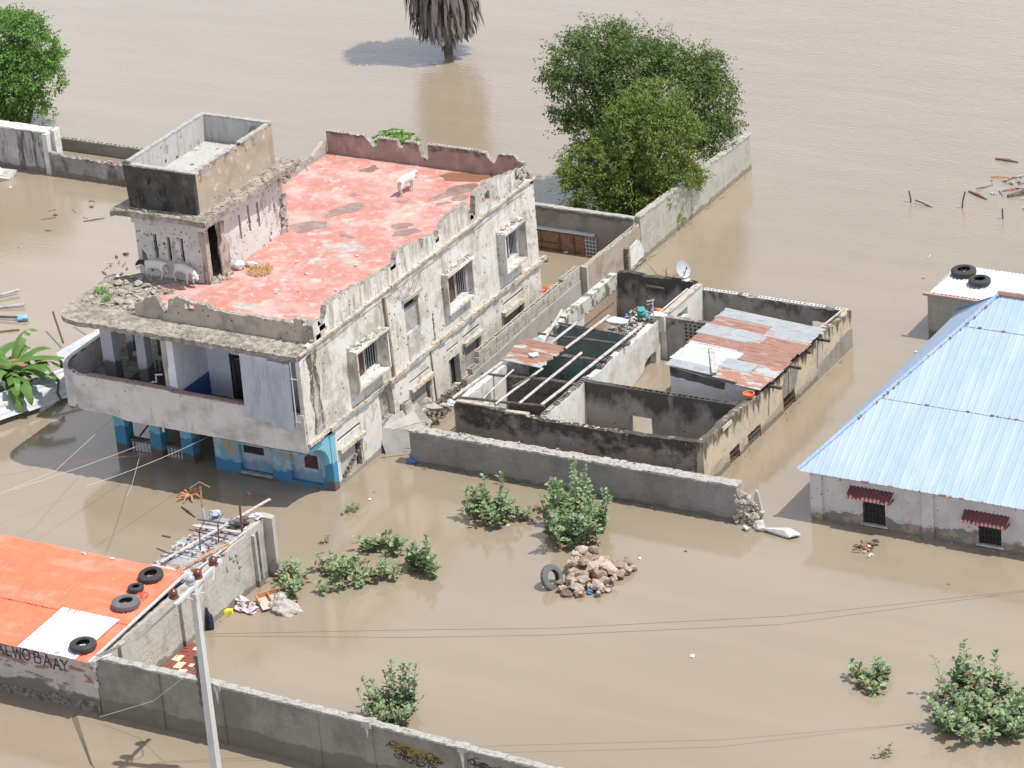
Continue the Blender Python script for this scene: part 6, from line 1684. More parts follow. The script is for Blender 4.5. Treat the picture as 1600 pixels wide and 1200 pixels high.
# ------------------------------------------------------------------ things along the shop yard
cl = MB()
cl.add([(1.07, -8.9, .72), (1.12, -8.85, .7), (1.1, -8.98, .35), (1.2, -8.82, .3), (1.1, -8.98, .0), (1.26, -8.78, -.1), (1.14, -8.95, -.5), (1.3, -8.78, -.5)], [(0, 1, 3, 2), (2, 3, 5, 4), (4, 5, 7, 6)])
cl.lump((1.17, -8.88, .25), .11, (.9, .9, 3.0), .3, 3)
tag(cl.build('cloth', 'navy', loc=(1.1, -8.9, .2)), 'dark navy cloth hanging down the shack wall beside the concrete pole', 'cloth')
RUG = MB()
for i in range(12):
    for j in range(12):
        x0, y0 = 1.12 + i * .14, -11.9 + j * .17
        if j > 12.5 - i * 1.05: continue
        sq = ((i // 2) + (j // 2)) % 3 == 0
        RUG.box((x0, y0, .06 + .02 * math.sin(i + j * .7)), (x0 + .136, y0 + .166, .075 + .02 * math.sin(i + j * .7)), .002, 1 if sq or (i % 6 == 5 and j % 4 == 1) else 0)
RUG.box((1.1, -11.95, .0), (1.2, -9.8, .05), .01)
tag(RUG.build('tiled_sheet', ['rug_red', 'rug_cream'], loc=(1.6, -11, 0)), 'maroon and cream checked plastic sheet lying behind the dark lower wall beside the pole', 'floor covering')
# floating drawer, printed cloth and sack
CT = thing('wooden_drawer', 'orange brown wooden drawer frame floating beside the leafy bushes', 'drawer', (2.0, -6.9, 0))
mb = MB()
a, b, c_, d = Vector((1.55, -7.0, .2)), Vector((2.2, -6.15, .24)), Vector((2.75, -6.6, .15)), Vector((2.1, -7.5, .1))
mb.beam(a, b, .05, .14); mb.beam(b, c_, .05, .12); mb.beam(a, a.lerp(d, .5), .04, .12); mb.beam(a.lerp(b, .33), a.lerp(b, .33) + (d - a) * .5, .03, .1); mb.beam(a.lerp(b, .66), a.lerp(b, .66) + (d - a) * .4, .03, .1); mb.beam(b, b + Vector((-.15, .2, .25)), .05, .06)
mb.build('frame', 'wood_orange', CT)
mb = MB(); mb.add([a - Vector((0, 0, .08)), b - Vector((0, 0, .08)), c_ - Vector((0, 0, .05)), d], [(0, 1, 2, 3)]); mb.build('panel', mat('pale_pink_board', (.50, .42, .37), bump=None), CT)
mb = MB(); mb.lump((2.55, -7.1, .0), .52, (1.0, .72, .45), .28, 4, fr=2.0); mb.lump((2.25, -6.8, .18), .25, (.7, .9, .6), .4, 3)
tag(mb.build('plastic_sack', 'sack', smooth=True, loc=(2.5, -7.1, 0)), 'large crumpled cloudy plastic sack floating against the wooden drawer', 'sack')
mb = MB(); mb.lump((1.5, -7.45, .02), .36, (1.1, .75, .35), .45, 4, fr=2.5)
tag(mb.build('cloth', 'floral', loc=(1.5, -7.4, 0)), 'white and maroon patterned cloth bundle left of the floating drawer', 'cloth')
mb = MB(); mb.box((1.0, -7.95, .0), (1.24, -7.78, .12), .015, rz=.5); tag(mb.build('jerrycan', 'plastic_yellow', loc=(1.1, -7.9, 0)), 'small bright yellow plastic can at the left end of the floating bundle', 'can')
mb = MB(); mb.lump((1.2, -7.3, .1), .16, (1.5, .6, .9), .7, 3); tag(mb.build('plastic_bag', 'plastic_white', loc=(1.2, -7.3, 0)), 'thin white plastic strip behind the yellow can', 'bag')
# rubble mound with a tyre
PTS = [(9.85, -2.75, .12, .30), (10.1, -2.95, .1, .26), (10.45, -2.6, .12, .28), (10.05, -2.45, .35, .25), (9.7, -2.3, .2, .3), (9.55, -2.0, .45, .32), (9.85, -1.8, .5, .28), (10.1, -2.05, .42, .3), (10.4, -2.2, .25, .3), (10.5, -1.8, .3, .32), (10.2, -1.55, .35, .3), (9.6, -1.6, .75, .26), (9.9, -1.55, .82, .22), (9.45, -1.75, .6, .22), (10.8, -1.9, .15, .26), (10.7, -1.5, .3, .26), (10.95, -1.55, .15, .22), (10.85, -1.25, .3, .2), (11.0, -1.3, .1, .18), (9.7, -3.15, .08, .18), (9.95, -3.35, .06, .17), (10.3, -3.25, .06, .2), (10.75, -2.75, .1, .24), (10.95, -2.7, .06, .17), (10.2, -2.7, .3, .22), (9.5, -2.9, .1, .17), (10.65, -2.3, .12, .22), (9.9, -2.1, .65, .2)]
wds = ['front left', 'front middle', 'front right of centre', 'centre front, raised', 'left flank', 'left, upper', 'top left of centre', 'upper centre', 'centre right', 'right of centre', 'rear centre', 'highest, left', 'highest, middle', 'upper left edge', 'right', 'rear right', 'far right', 'far right, small', 'far right tip', 'nearest left', 'nearest, lowest', 'nearest middle', 'nearest right', 'nearest right tip', 'inner front', 'beside the tyre', 'inner right', 'second highest']
for (x, y, z, r), wd in zip(PTS, wds):
    z *= .74; r *= .93
    mb = MB()
    if R(0, 1) < .6: mb.rock((x, y, z), r * 1.0, (R(.9, 1.35), R(.75, 1.1), R(.6, .85)), 20)
    else: mb.lump((x, y, z), r * .85, (R(.95, 1.3), R(.8, 1.1), R(.6, .85)), .34, 3, fr=1.5)
    tag(mb.build('coral_rock', random.choice(['coral', 'coral', 'coral_dark', 'coral_white']), loc=(x, y, z)), 'rough pinkish rock in the heap beside the upright tyre, ' + wd, 'rock', 'rocks heaped in the water')
mb = MB()
for k in range(26): mb.lump((R(9.5, 11.0), R(-3.3, -1.3), R(.0, .3)), R(.05, .1), amp=.5, sub=2)
tag(mb.build('small_rubble', 'coral', loc=(10.2, -2.3, 0)), 'small broken bits between the pinkish rocks', 'rubble', kind='stuff')
mb = tyre_mesh(.29, .1, .1)
o = mb.build('tyre', 'rubber_grey', None); o.location = (9.27, -2.98, .27)
o.rotation_euler = Vector((.93, -.20, .42)).to_track_quat('Z', 'Y').to_euler()
tag(o, 'grey tyre standing upright in the water at the left of the rock heap', 'tyre')
mb = MB(); mb.lump((10.55, -3.0, .05), .09, amp=.4); tag(mb.build('plastic_bag', 'plastic_blue', loc=(10.55, -3, 0)), 'tiny blue plastic scrap among the nearest rocks of the heap', 'bag')

def floaters(name, label, c, n, cols, L0=.15, L1=.5, spread=.3, h=.06):
    mb = MB()
    for k in range(n):
        x, y = c[0] + random.gauss(0, spread), c[1] + random.gauss(0, spread)
        if R(0, 1) < .55:
            a = R(0, 3.14); L = R(L0, L1) / 2; mb.tube([(x - L * math.cos(a), y - L * math.sin(a), R(0, h)), (x, y, R(0, h)), (x + L * math.cos(a), y + L * math.sin(a), R(0, h))], R(.012, .03), 5, mi=random.randrange(len(cols)))
        else: mb.lump((x, y, R(0, h)), R(.03, .09), (1.3, 1, .6), .5, 2, mi=random.randrange(len(cols)))
    return tag(mb.build(name, cols, loc=(c[0], c[1], 0)), label, 'debris')
mb = MB()
for k in range(9):
    a = k * .7; mb.tube([(-4.13, -2.0, .05), (-4.13 + .25 * math.cos(a), -2.0 + .3 * math.sin(a), .16), (-4.13 + .42 * math.cos(a), -2 + .5 * math.sin(a), .05)], [.03, .04, .012], 5)
tag(mb.build('dead_leaf_clump', 'wood_orange', loc=(-4.1, -2, 0)), 'orange brown dead leaf clump floating before the blue ground floor', 'dead leaves')
floaters('floating_debris', 'brown and orange debris cluster floating in front of the blue roofed house', (16.95, 2.42), 26, ['wood_orange', 'room_dark', 'coral', 'white_conc', 'wood'], .1, .3, .17, .16)
floaters('floating_debris', 'tiny white scrap below the brown debris before the blue roofed house', (17.1, 1.95), 4, ['white_conc', 'plastic_white'], .05, .15, .08)
floaters('floating_debris', 'brown sodden twigs floating at the end of the shack wall beside the bushes', (1.75, -5.65), 24, ['wood', 'room_dark', 'coral'], .1, .45, .2, .08)
floaters('floating_debris', 'scattered pale and dark scraps at the upper right edge of the open water', (11.1, 29.4), 34, ['wood', 'room_dark', 'white_conc', 'wood_orange', 'galv'], .3, .8, .6, .08)
floaters('floating_debris', 'dark twigs and a blue scrap floating below the low patchy left wall', (-21.5, 16.6), 12, ['wood', 'room_dark', 'wood', 'wood'], .2, .9, 1.1, .02)
floaters('floating_debris', 'rubbish drifted against the silt bank beneath the big tree', (-2.6, 20.3), 150, ['white_conc', 'wood', 'room_dark', 'coral', 'plastic_white', 'wood'], .1, .4, .8, .1)
floaters('floating_debris', 'dark scraps and blue plastic drifting behind the stair tower and red roof', (-14.9, 20.6), 24, ['room_dark', 'wood', 'plastic_blue', 'white_conc', 'wood'], .1, .5, .9, .05)
floaters('floating_debris', 'pale scraps in the water just behind the stair tower', (-16.2, 12.2), 24, ['room_dark', 'plastic_white', 'wood'], .1, .5, .7, .05)
floaters('floating_debris', 'few small scraps drifting right of the yellow streaked wall', (11.5, 20.8), 7, ['room_dark', 'white_conc', 'wood'], .05, .3, .9, .03)
for (x, y, L, a, r, m_, lb) in ((9.85, 28.2, 1.0, -.5, .05, 'wood', 'thin brown stick near the upper right edge, lying flat below the standing stick'), (11.4, 29.0, 1.5, .85, .10, 'bark', 'thick pinkish brown log floating at the right edge'), (12.3, 27.6, 1.0, 0.0, .06, 'timber_pale', 'pale stick floating low at the right edge'), (9.6, 31.6, .9, -.05, .05, 'wood', 'pale tipped stick floating highest at the right edge'), (-3.6, -2.9, .9, -.5, .03, 'timber_dark', 'dark stick floating below the orange leaf clump'), (11.9, 28.5, .8, -.6, .05, 'timber_pale', 'pale split branch lying against the pinkish log')):
    mb = MB(); c_, s_ = math.cos(a), math.sin(a)
    mb.tube([(x - c_ * L / 2, y - s_ * L / 2, .03), (x, y, .05), (x + c_ * L / 2, y + s_ * L / 2, .02)], [r * .7, r, r * .5], 7)
    tag(mb.build('floating_stick', m_, loc=(x, y, 0)), lb, 'stick', 'sticks floating on the flood')
for (pts, lb) in (([(7.83, 26.85, -.3), (7.8, 26.9, .15), (7.72, 26.95, .42)], 'short bent stick standing in the water, leftmost at upper right'), ([(9.72, 26.98, -.3), (9.78, 27.0, .3), (9.85, 27.05, .62)], 'taller straight stick standing in the open water at upper right'), ([(11.49, 26.53, -.3), (11.46, 26.55, .38)], 'small stick standing in the water nearest the right edge'), ([(8.0, 26.85, .12), (8.3, 26.8, .08), (8.75, 26.7, -.02)], 'thin branch sloping into the water beside the short bent stick')):
    mb = MB(); mb.tube(pts, .028, 6); tag(mb.build('stick', 'timber_dark', loc=pts[0]), lb, 'stick', 'sticks standing in the water')
for (x, y, r, m_, lb) in ((14.95, -5.2, .09, 'plastic_white', 'white square scrap floating alone in the lower middle water'), (6.2, -.15, .07, 'plastic_white', 'white scrap floating right of the left leafy bush'), (1.3, -.15, .07, 'plastic_white', 'white scrap near the blue corner pillar'), (-.1 + 1.3, .35, .07, 'galv', 'pale blue scrap near the blue corner pillar'), (12.0, .3, .05, 'room_dark', 'tiny dark scrap floating below the long wall'), (20.0, 1.2, .05, 'wood', 'tiny brown scrap near the right edge below the blue roofed house'), (10.9, -.6, .06, 'plastic_white', 'pale scrap floating right of the rock heap'), (-25.3, 17.4, .07, 'plastic_white', 'white scrap in the water below the streaked left wall'), (3.5, 15.9, .06, 'wood', 'small brown scrap behind the roofless house')):
    mb = MB(); mb.rock((x, y, .02), r, (1.3, 1, .5), 10); tag(mb.build('floating_scrap', m_, loc=(x, y, 0)), lb, 'scrap', 'scraps floating on the flood')
# sticks, shovel-like blue thing and board at the left edge
for (p, q, r, m_, lb) in (((-19.6, 8.3, .1), (-18.9, 9.2, .15), .05, 'timber_pale', 'pale pole at the left edge, upper one, near the water line'), ((-19.1, 7.7, .05), (-18.0, 8.3, .1), .045, 'timber_pale', 'second pale pole at the left edge just below the upper one'), ((-19.0, 6.9, .1), (-17.5, 7.3, .12), .05, 'timber_dark', 'dark pole with a blue end at the left edge'), ((-17.6, 6.2, .03), (-17.0, 6.6, .03), .03, 'wood', 'short reddish stick left above the banana plant'), ((-15.7, 6.95, .75), (-14.6, 5.9, .2), .035, 'rusty_iron', 'rusty rod slanting behind the white metal sheets'), ((-14.9, 7.6, .9), (-14.0, 7.0, .5), .03, 'rusty_iron', 'short red rod under the canopy edge behind the metal sheets')):
    mb = MB(); mb.tube([p, q], r, 6); tag(mb.build('pole', m_, loc=p), lb, 'pole', 'poles at the left edge')
mb = MB(); mb.lump((-17.4, 7.35, .1), .2, (1.2, .8, .5), .3, 3); tag(mb.build('plastic_tub', mat('pale_blue_plastic', (.25, .45, .70), bump=None), smooth=True, loc=(-17.4, 7.3, 0)), 'light blue plastic tub at the end of the dark pole at the left edge', 'tub')
# white metal sheets left of the balcony
FS = thing('metal_sheet_roof', 'slumped white corrugated sheets of a low shed between banana plant and curved balcony', 'metal roof', (-12.5, 2, .5))
def quad_corr(a, b, c, d, pitch=.28, name='roof_sheet', m_='sheet_white'):
    mb = MB(); a, b, c, d = map(Vector, (a, b, c, d))   # a->b across ribs, a->d along
    k = int((b - a).length / pitch); vs, fs = [], []; cols = []
    for i in range(k + 1):
        for o_, h in ((0, 0), (.1, .0), (.14, .045), (.22, .045), (.26, 0)):
            if i + o_ / .28 <= k: cols.append(((i + o_ / .28) / k, h))
    for (t, h) in cols:
        for j in range(6):
            s_ = j / 5; p = a.lerp(b, t).lerp(d.lerp(c, t), s_); vs.append(p + Vector((0, 0, h + .03 * noise.noise(p * .9))))
    for i in range(len(cols) - 1):
        for j in range(5): fs.append((i * 6 + j, (i + 1) * 6 + j, (i + 1) * 6 + j + 1, i * 6 + j + 1))
    mb.add(vs, fs); return mb.build(name, m_, FS)
quad_corr((-12.5, 1.0, .2), (-13.1, 2.1, .8), (-11.8, 4.4, .85), (-11.2, 3.4, .3))
quad_corr((-13.6, -1.1, .18), (-13.9, -.2, .75), (-13.05, 2.05, .8), (-12.5, 1.05, .22))
quad_corr((-12.5, 3.3, .78), (-13.42, 3.94, .85), (-12.9, 6.6, 1.0), (-11.7, 6.2, .8))
mb = MB()
for (p, q) in (((-13.7, -.6, -.3), (-13.7, -.6, .35)), ((-13.2, 3.9, -.3), (-13.2, 3.9, .8)), ((-12.0, 4.0, -.3), (-12.0, 4.0, .7))): mb.tube([p, q], .05, 6)
mb.build('support_post', 'timber_dark', FS)
mb = MB(); mb.tube([(-12.6, 2.6, .88), (-12.2, 2.4, .75), (-12.0, 2.0, .5), (-11.8, 1.9, .3)], .045, 6); mb.tube([(-13.2, 1.2, .75), (-12.9, 1.9, .85)], .03, 5); tag(mb.build('dark_branch', 'timber_dark', loc=(-12, -.4, .8)), 'dark curved branch lying on the white metal sheets', 'branch')

# ------------------------------------------------------------------ plants
RV, DV = Vector((.857, .515, 0)), Vector((-.515, .857, 0))
def leaves_mesh(pts_dirs, size, asp=.5, droop=.0):
    vs, fs = [], []
    for p, d, s_ in pts_dirs:
        s_ = s_ * size
        sd = d.cross(Vector((R(-1, 1), R(-1, 1), R(-1, 1))))
        if sd.length < 1e-3: continue
        sd.normalize(); k = len(vs)
        vs += [p, p + d * s_ * .5 + sd * s_ * asp * .5, p + d * s_, p + d * s_ * .5 - sd * s_ * asp * .5]
        fs.append((k, k + 1, k + 2, k + 3))
    return vs, fs
def rdir():
    while True:
        v = Vector((R(-1, 1), R(-1, 1), R(-1, 1)))
        if .05 < v.length < 1: return v.normalized()
def tree(label, base, blobs, leafm, nleaf, size, trunks, cat='tree', grp=None, droop=0.0, clump=24, cr=.3, gap=-.19):
    t = thing('broadleaf_tree', label, cat, base, grp)
    base = Vector(base)
    mb = MB()
    tips = []
    for (cx, cd, cz, r) in blobs:
        tips.append(base + RV * cx + DV * cd + Vector((0, 0, cz)))
    for i, tip in enumerate(tips):
        s0 = base + Vector((R(-.15, .15), R(-.15, .15), -.4))
        mid = s0.lerp(tip, .5) + Vector((R(-.3, .3), R(-.3, .3), .2))
        mb.tube([s0, s0.lerp(mid, .5), mid, mid.lerp(tip, .6), tip], [trunks, trunks * .75, trunks * .5, trunks * .3, trunks * .12], 7)
        for q in range(5):
            e = tip + rdir() * blobs[i][3] * .85; m2 = mid.lerp(tip, R(.4, 1))
            mb.tube([m2, m2.lerp(e, .5) + rdir() * .1, e], [trunks * .22, trunks * .12, trunks * .04], 5)
    mb.build('trunk', 'bark', t)
    o2 = Vector((R(0, 50), R(0, 50), R(0, 50)))
    tot = sum(b[3] ** 2 for b in blobs)
    pd = []
    for (cx, cd, cz, r), tip in zip(blobs, tips):
        ncl = max(4, int(nleaf / clump * r * r / tot))
        o = Vector((R(0, 9), R(0, 9), R(0, 9)))
        for k in range(ncl):
            d = rdir()
            rr = r * (.98 + .50 * noise.noise(d * 2.1 + o)) * (R(.2, 1) ** .33)
            c = tip + Vector((d.x * rr, d.y * rr, d.z * rr * .88))
            if c.z < .15 or noise.noise(c * .95 + o2) < gap: continue
            od = (d + rdir() * .6).normalized()
            for q in range(clump):
                w_ = rdir() * cr * R(.1, 1); w_.z *= .7
                p = c + w_
                pd.append((p, (od * .5 + rdir() + Vector((0, 0, -droop))).normalized(), R(.6, 1.25)))
        for k in range(int(ncl * .16)):       # wispy shoots beyond the crown
            d = rdir(); d.z = abs(d.z) * .8; L_ = R(.02, .06)
            for q in range(12): p = tip + d * r * (.95 + q * L_) + rdir() * .05 - Vector((0, 0, q * q * .001)); pd.append((p, rdir(), .8))
    vs, fs = leaves_mesh(pd, size)
    mb = MB(); mb.add(vs, fs); mb.build('crown', leafm, t)
    return t
tree('big dark green fine leaved tree behind the yard walls', (-2.05, 24.75, 0), [(-1.7, 0, 3.9, 1.35), (-1.9, .2, 5.1, 1.25), (-.9, .3, 5.5, 1.3), (-1.8, -.3, 2.7, 1.1), (.2, .3, 5.1, 1.35), (1.2, .5, 4.6, 1.2), (2.3, .7, 4.0, 1.15), (2.4, .4, 2.9, 1.2), (3.2, .6, 3.1, .8), (.9, .2, 3.6, 1.5), (-.5, -.2, 4.2, 1.5), (2.6, .3, 1.9, 1.0), (-1.5, -.6, 1.6, 1.0), (-2.6, .1, 4.6, .7), (2.9, .8, 4.4, .55), (-2.3, 0, 3.4, .6), (3.5, .4, 2.3, .5), (0, 0, 2.5, 1.3)], 'leaf_dark', 84000, .12, .2, droop=.5, cr=.30)
tree('yellowish green smaller tree growing in front of the big dark tree beside the yard wall', (-.95, 21.9, 0), [(-1.4, -.2, 1.5, 1.2), (-.6, 0, 2.5, 1.3), (.6, 0, 3.4, 1.3), (1.2, .3, 4.5, .95), (1.3, 0, 2.4, 1.3), (.2, -.3, 1.3, 1.3), (-1.7, 0, 2.4, .8), (1.9, .3, 3.3, .9), (1.8, .2, 1.6, 1.0), (.2, .1, 4.1, .9), (-.9, -.2, .9, 1.1), (1.0, -.3, .8, 1.0)], 'leaf_light', 60000, .115, .14, cr=.24)
tree('round bright green tree at the upper left edge behind the streaked wall', (-28.9, 22.9, 0), [(-.9, 0, 3.4, 1.5), (.1, 0, 3.9, 1.3), (.9, .2, 3.0, 1.2), (.2, -.3, 2.2, 1.4), (1.35, .1, 2.0, .85), (-1.4, 0, 2.0, 1.5), (.3, 0, 1.1, 1.2), (-1.6, 0, 4.2, 1.3), (.9, 0, 4.0, .8), (1.6, 0, 2.7, .6), (-2.4, .3, 3.2, 1.4), (-.9, -.2, 1.0, 1.2)], 'leaf_bright', 60000, .13, .18, cr=.27)
# palm with a skirt of dead fronds
PT = thing('palm_tree', 'palm tree with hanging skirt of dead grey brown fronds standing in open water', 'palm', (-16.3, 35.4, 0))
pb = Vector((-16.3, 35.4, 0))
mb = MB(); mb.tube([pb + Vector((0, 0, -1)), pb + Vector((.03, 0, 1.5)), pb + Vector((.0, 0, 4.2)), pb + Vector((0, 0, 5.6))], [.2, .19, .17, .16], 10); mb.build('trunk', 'bark', PT)
mb = MB()
for k in range(1500):
    a = R(0, 6.283); z0 = R(1.4, 5.4); rad = .22 + R(.0, 1) * (1.45 - .12 * abs(3.4 - z0))
    L = R(.9, 1.9)
    out_ = Vector((math.cos(a), math.sin(a), 0))
    zb = z0 - L
    low = .3 + .8 * (rad / 1.6)
    zb = max(zb, low * R(.7, 1.25)) if rad > .5 else max(zb, .12)
    p0, p1, p2 = pb + out_ * (rad * .35) + Vector((0, 0, z0 + .2)), pb + out_ * rad * .92 + Vector((0, 0, z0 - .25)), pb + out_ * (rad + R(.0, .14)) + Vector((0, 0, min(zb, z0 - .4)))
    sd = Vector((-math.sin(a + R(-.5, .5)), math.cos(a + R(-.5, .5)), 0)) * R(.04, .1)
    m_ = p1.lerp(p2, .5) + rdir() * .05
    mb.add([p0 - sd * .5, p0 + sd * .5, p1 - sd, p1 + sd, m_ - sd, m_ + sd, p2], [(0, 1, 3, 2), (2, 3, 5, 4), (4, 5, 6)])
mb.build('dead_frond_skirt', 'frond_dead', PT)
mb = MB()
for k in range(54):
    a = k * 2.4; el = R(-.5, 1.3)
    d = Vector((math.cos(a) * math.cos(el), math.sin(a) * math.cos(el), math.sin(el)))
    c0 = pb + Vector((0, 0, 5.6)); c1 = c0 + d * R(.25, 1.3)
    mb.tube([c0, c1], [.03, .015], 4)
    sd = d.cross(Vector((0, 0, 1))).normalized(); up = sd.cross(d)
    for q in range(18):
        b = (q / 17 - .5) * 3.8
        e = c1 + (d * math.cos(b) + sd * math.sin(b)) * R(.75, .95) - Vector((0, 0, R(.05, .3)))
        w_ = up * .0 + (d * -math.sin(b) + sd * math.cos(b)) * .06
        m_ = c1.lerp(e, .5)
        mb.add([c1, m_ + w_, e, m_ - w_], [(0, 1, 2, 3)])
mb.build('crown', 'leaf_dark', PT)
# papaya crown peeping over the rear parapet
PY = thing('papaya_tree', 'small bright green round crown peeping over the rear parapet of the red roof', 'tree', (-9.7, 20.2, 0))
mb = MB(); mb.tube([(-9.7, 20.2, -1), (-9.7, 20.2, 1.5), (-9.65, 20.2, 2.7)], [.12, .1, .07], 8); mb.build('trunk', 'bark', PY)
pd = []
for k in range(150):
    a = k * 2.4; el = R(-.35, 1.4); d = Vector((math.cos(a) * math.cos(el), math.sin(a) * math.cos(el), math.sin(el) * .55))
    tip = Vector((-9.65, 20.2, 2.65)) + d * R(.35, .95)
    for q in range(7):
        b = (q - 3) * .5; dd = (Vector((math.cos(a + b), math.sin(a + b), -.15)))
        pd.append((tip, dd.normalized(), R(.8, 1.2)))
vs, fs = leaves_mesh(pd, .17, .45); mb = MB(); mb.add(vs, fs); mb.build('crown', 'leaf_bright', PY)
# banana plants
def banana(label, base, n, L, seed_):
    random.seed(seed_)
    t = thing('banana_plant', label, 'banana plant', base, 'banana plants at the left edge')
    b = Vector(base)
    mb = MB()
    for q in range(3): a = q * 2.1; mb.tube([b + Vector((.18 * math.cos(a), .18 * math.sin(a), -.5)), b + Vector((.1 * math.cos(a), .1 * math.sin(a), .9))], [.1, .06], 8)
    mb.build('stem', 'stem', t)
    for k in range(n):
        a = k * 2.39 + R(-.3, .3); el = R(.25, 1.25); d = Vector((math.cos(a), math.sin(a), 0))
        mb = MB(); LL = L * R(.75, 1.1); seg = 16; pts = []
        for i in range(seg + 1):
            s_ = i / seg; e2 = el - 1.9 * s_ * s_
            pts.append((pts[-1] + (d * math.cos(e2) + Vector((0, 0, math.sin(e2)))) * LL / seg) if pts else b + Vector((0, 0, R(.4, .9))) + d * .08)
        sd = Vector((-d.y, d.x, 0)); vs, fs = [], []
        for i, p in enumerate(pts):
            s_ = i / seg; w_ = .0 if s_ < .15 else .23 * math.sin(min(1, (s_ - .12) / .88) * math.pi) ** .6
            jag = R(.8, 1.05)
            vs += [p - sd * w_ * jag - Vector((0, 0, w_ * .35)), p + Vector((0, 0, .01)), p + sd * w_ * jag - Vector((0, 0, w_ * .35))]
        for i in range(seg):
            if R(0, 1) > .07: fs.append((i * 3, i * 3 + 1, i * 3 + 4, i * 3 + 3))
            if R(0, 1) > .07: fs.append((i * 3 + 1, i * 3 + 2, i * 3 + 5, i * 3 + 4))
        mb.add(vs, fs); mb.tube(pts[:10], .015, 4)
        mb.build('leaf', 'leaf_dry' if k % 17 == 16 and el < .7 else 'leaf_banana', t)
banana('banana plant with one leaf reaching right over the white sheets', (-13.9, 2.0, .1), 30, 2.2, 3)
banana('banana plant at the very left edge behind the other one', (-14.9, 1.9, .0), 28, 2.2, 11)
random.seed(99)
mb = MB()
S0 = Vector((-13.5, 1.7, 1.5)); pts = [S0 + RV * (1.75 * t / 14) + Vector((0, 0, .18 * math.sin(t / 14 * 2.6) - .1 * t / 14)) for t in range(15)]
vs, fs = [], []
for i, p in enumerate(pts):
    w_ = .23 * math.sin(max(.08, i / 14 * 3.0)) ** .6; vs += [p - DV * w_, p + Vector((0, 0, .05)), p + DV * w_ + Vector((0, 0, -.05))]
for i in range(14): fs += [(i * 3, i * 3 + 1, i * 3 + 4, i * 3 + 3), (i * 3 + 1, i * 3 + 2, i * 3 + 5, i * 3 + 4)]
mb.add(vs, fs)
bl_ = mb.build('leaf', 'leaf_banana', [o for o in COL.objects if o.name == 'banana_plant'][0])

# waxy leaved milkweed bushes standing in the flood
def bush(label, c, stems, hmin, hmax, lean, leaf=.15, dense=9.0):
    """stems: list of (offset right, offset depth) or a number scattered in radius"""
    t = thing('milkweed_bush', label, 'bush', c, 'leafy bushes standing in the flood')
    b = Vector(c)
    lv, lf_, lmi, smv = [], [], [], MB()
    for (sx, sy, h) in stems:
        p0 = b + RV * sx + DV * sy + Vector((0, 0, -.15))
        hh = h
        ln = (RV * sx + DV * sy) * lean + Vector((R(-.12, .12), R(-.12, .12), 0))
        p1 = p0 + ln * .5 + Vector((0, 0, hh * .55)); p2 = p0 + ln * 1.2 + Vector((0, 0, hh + .15))
        sm = MB(); sm.tube([p0, p1, p2], [.02, .014, .007], 5); sm.build('stem', 'stem', t)
        segs = [(p0, p1, p2, 1.0)]
        for q in range(2 if hh > .6 else 1):      # side shoots
            s0 = p0.lerp(p1, R(.3, 1.0)); ang = R(0, 6.28)
            e = s0 + Vector((math.cos(ang) * R(.15, .35), math.sin(ang) * R(.15, .35), R(.1, .35)))
            segs.append((s0, s0.lerp(e, .5) - Vector((0, 0, .04)), e, .6))
            sm2 = MB(); sm2.tube([s0, e], [.009, .005], 4); lvs = len(smv.v); smv.add(sm2.v, sm2.f)
        for (a_, b_, c_, k_) in segs:
            ln_ = (b_ - a_).length + (c_ - b_).length
            nl = int(ln_ * dense * R(.75, 1.1)) + 2
            for k in range(nl):
                s_ = (k + .6) / nl
                if R(0, 1) < .12: continue
                p = a_.lerp(b_, s_ * 2) if s_ < .5 else b_.lerp(c_, s_ * 2 - 1)
                if p.z < .0: continue
                a0 = R(0, 6.28)
                for q in range(3 if s_ > .85 else 2):
                    a = a0 + q * R(1.9, 3.3)
                    el = R(-.2, .8) + (.4 if s_ > .85 else 0)
                    d = Vector((math.cos(a) * math.cos(el), math.sin(a) * math.cos(el), math.sin(el)))
                    sd = d.cross(Vector((R(-.4, .4), R(-.4, .4), 1))).normalized(); up = sd.cross(d).normalized()
                    L = leaf * R(.55, 1.45) * (1.0 if s_ < .8 else .75); w_ = L * R(.3, .42)
                    p_ = p + d * .03
                    i0 = len(lv)
                    lv += [p_, p_ + d * L * .45 + sd * w_ + up * w_ * .35, p_ + d * L * .85 + sd * w_ * .75 + up * w_ * .25, p_ + d * L * 1.0 , p_ + d * L * .85 - sd * w_ * .75 + up * w_ * .25, p_ + d * L * .45 - sd * w_ + up * w_ * .35, p_ + d * L * .5]
                    lf_ += [(i0, i0 + 6, i0 + 1), (i0 + 1, i0 + 6, i0 + 2), (i0 + 2, i0 + 6, i0 + 3), (i0 + 3, i0 + 6, i0 + 4), (i0 + 4, i0 + 6, i0 + 5), (i0 + 5, i0 + 6, i0)]
                    lmi += [1 if (p.z < .18 and R(0, 1) < .5) or R(0, 1) < .015 else 0] * 6
    smv.build('side_shoots', 'stem', t, kind='stuff')
    mb = MB(); mb.add(lv, lf_); mb.mi = lmi; mb.build('foliage', ['leaf_calo', 'leaf_mud'], t)
    return t
def st(n, rx, ry, h0, h1, cx=0, cy=0):
    out = []
    for _ in range(n):
        a, r = R(0, 6.28), math.sqrt(R(0, 1)); out.append((cx + rx * r * math.cos(a), cy + ry * r * math.sin(a), R(h0 * .45, h1)))
    return out
bush('medium milkweed bush before the long grey wall, left of the tallest bush', (5.55, .0, 0), st(13, .55, .7, .7, 1.15) + [(-.55, .1, 1.0), (.2, .3, 1.3), (-.1, .4, 1.25)], 0, 0, .35, .17, 15)
bush('small separate milkweed sprig to the right of the medium bush', (6.3, .55, 0), st(4, .16, .25, .4, .65), 0, 0, .4, .15, 15)
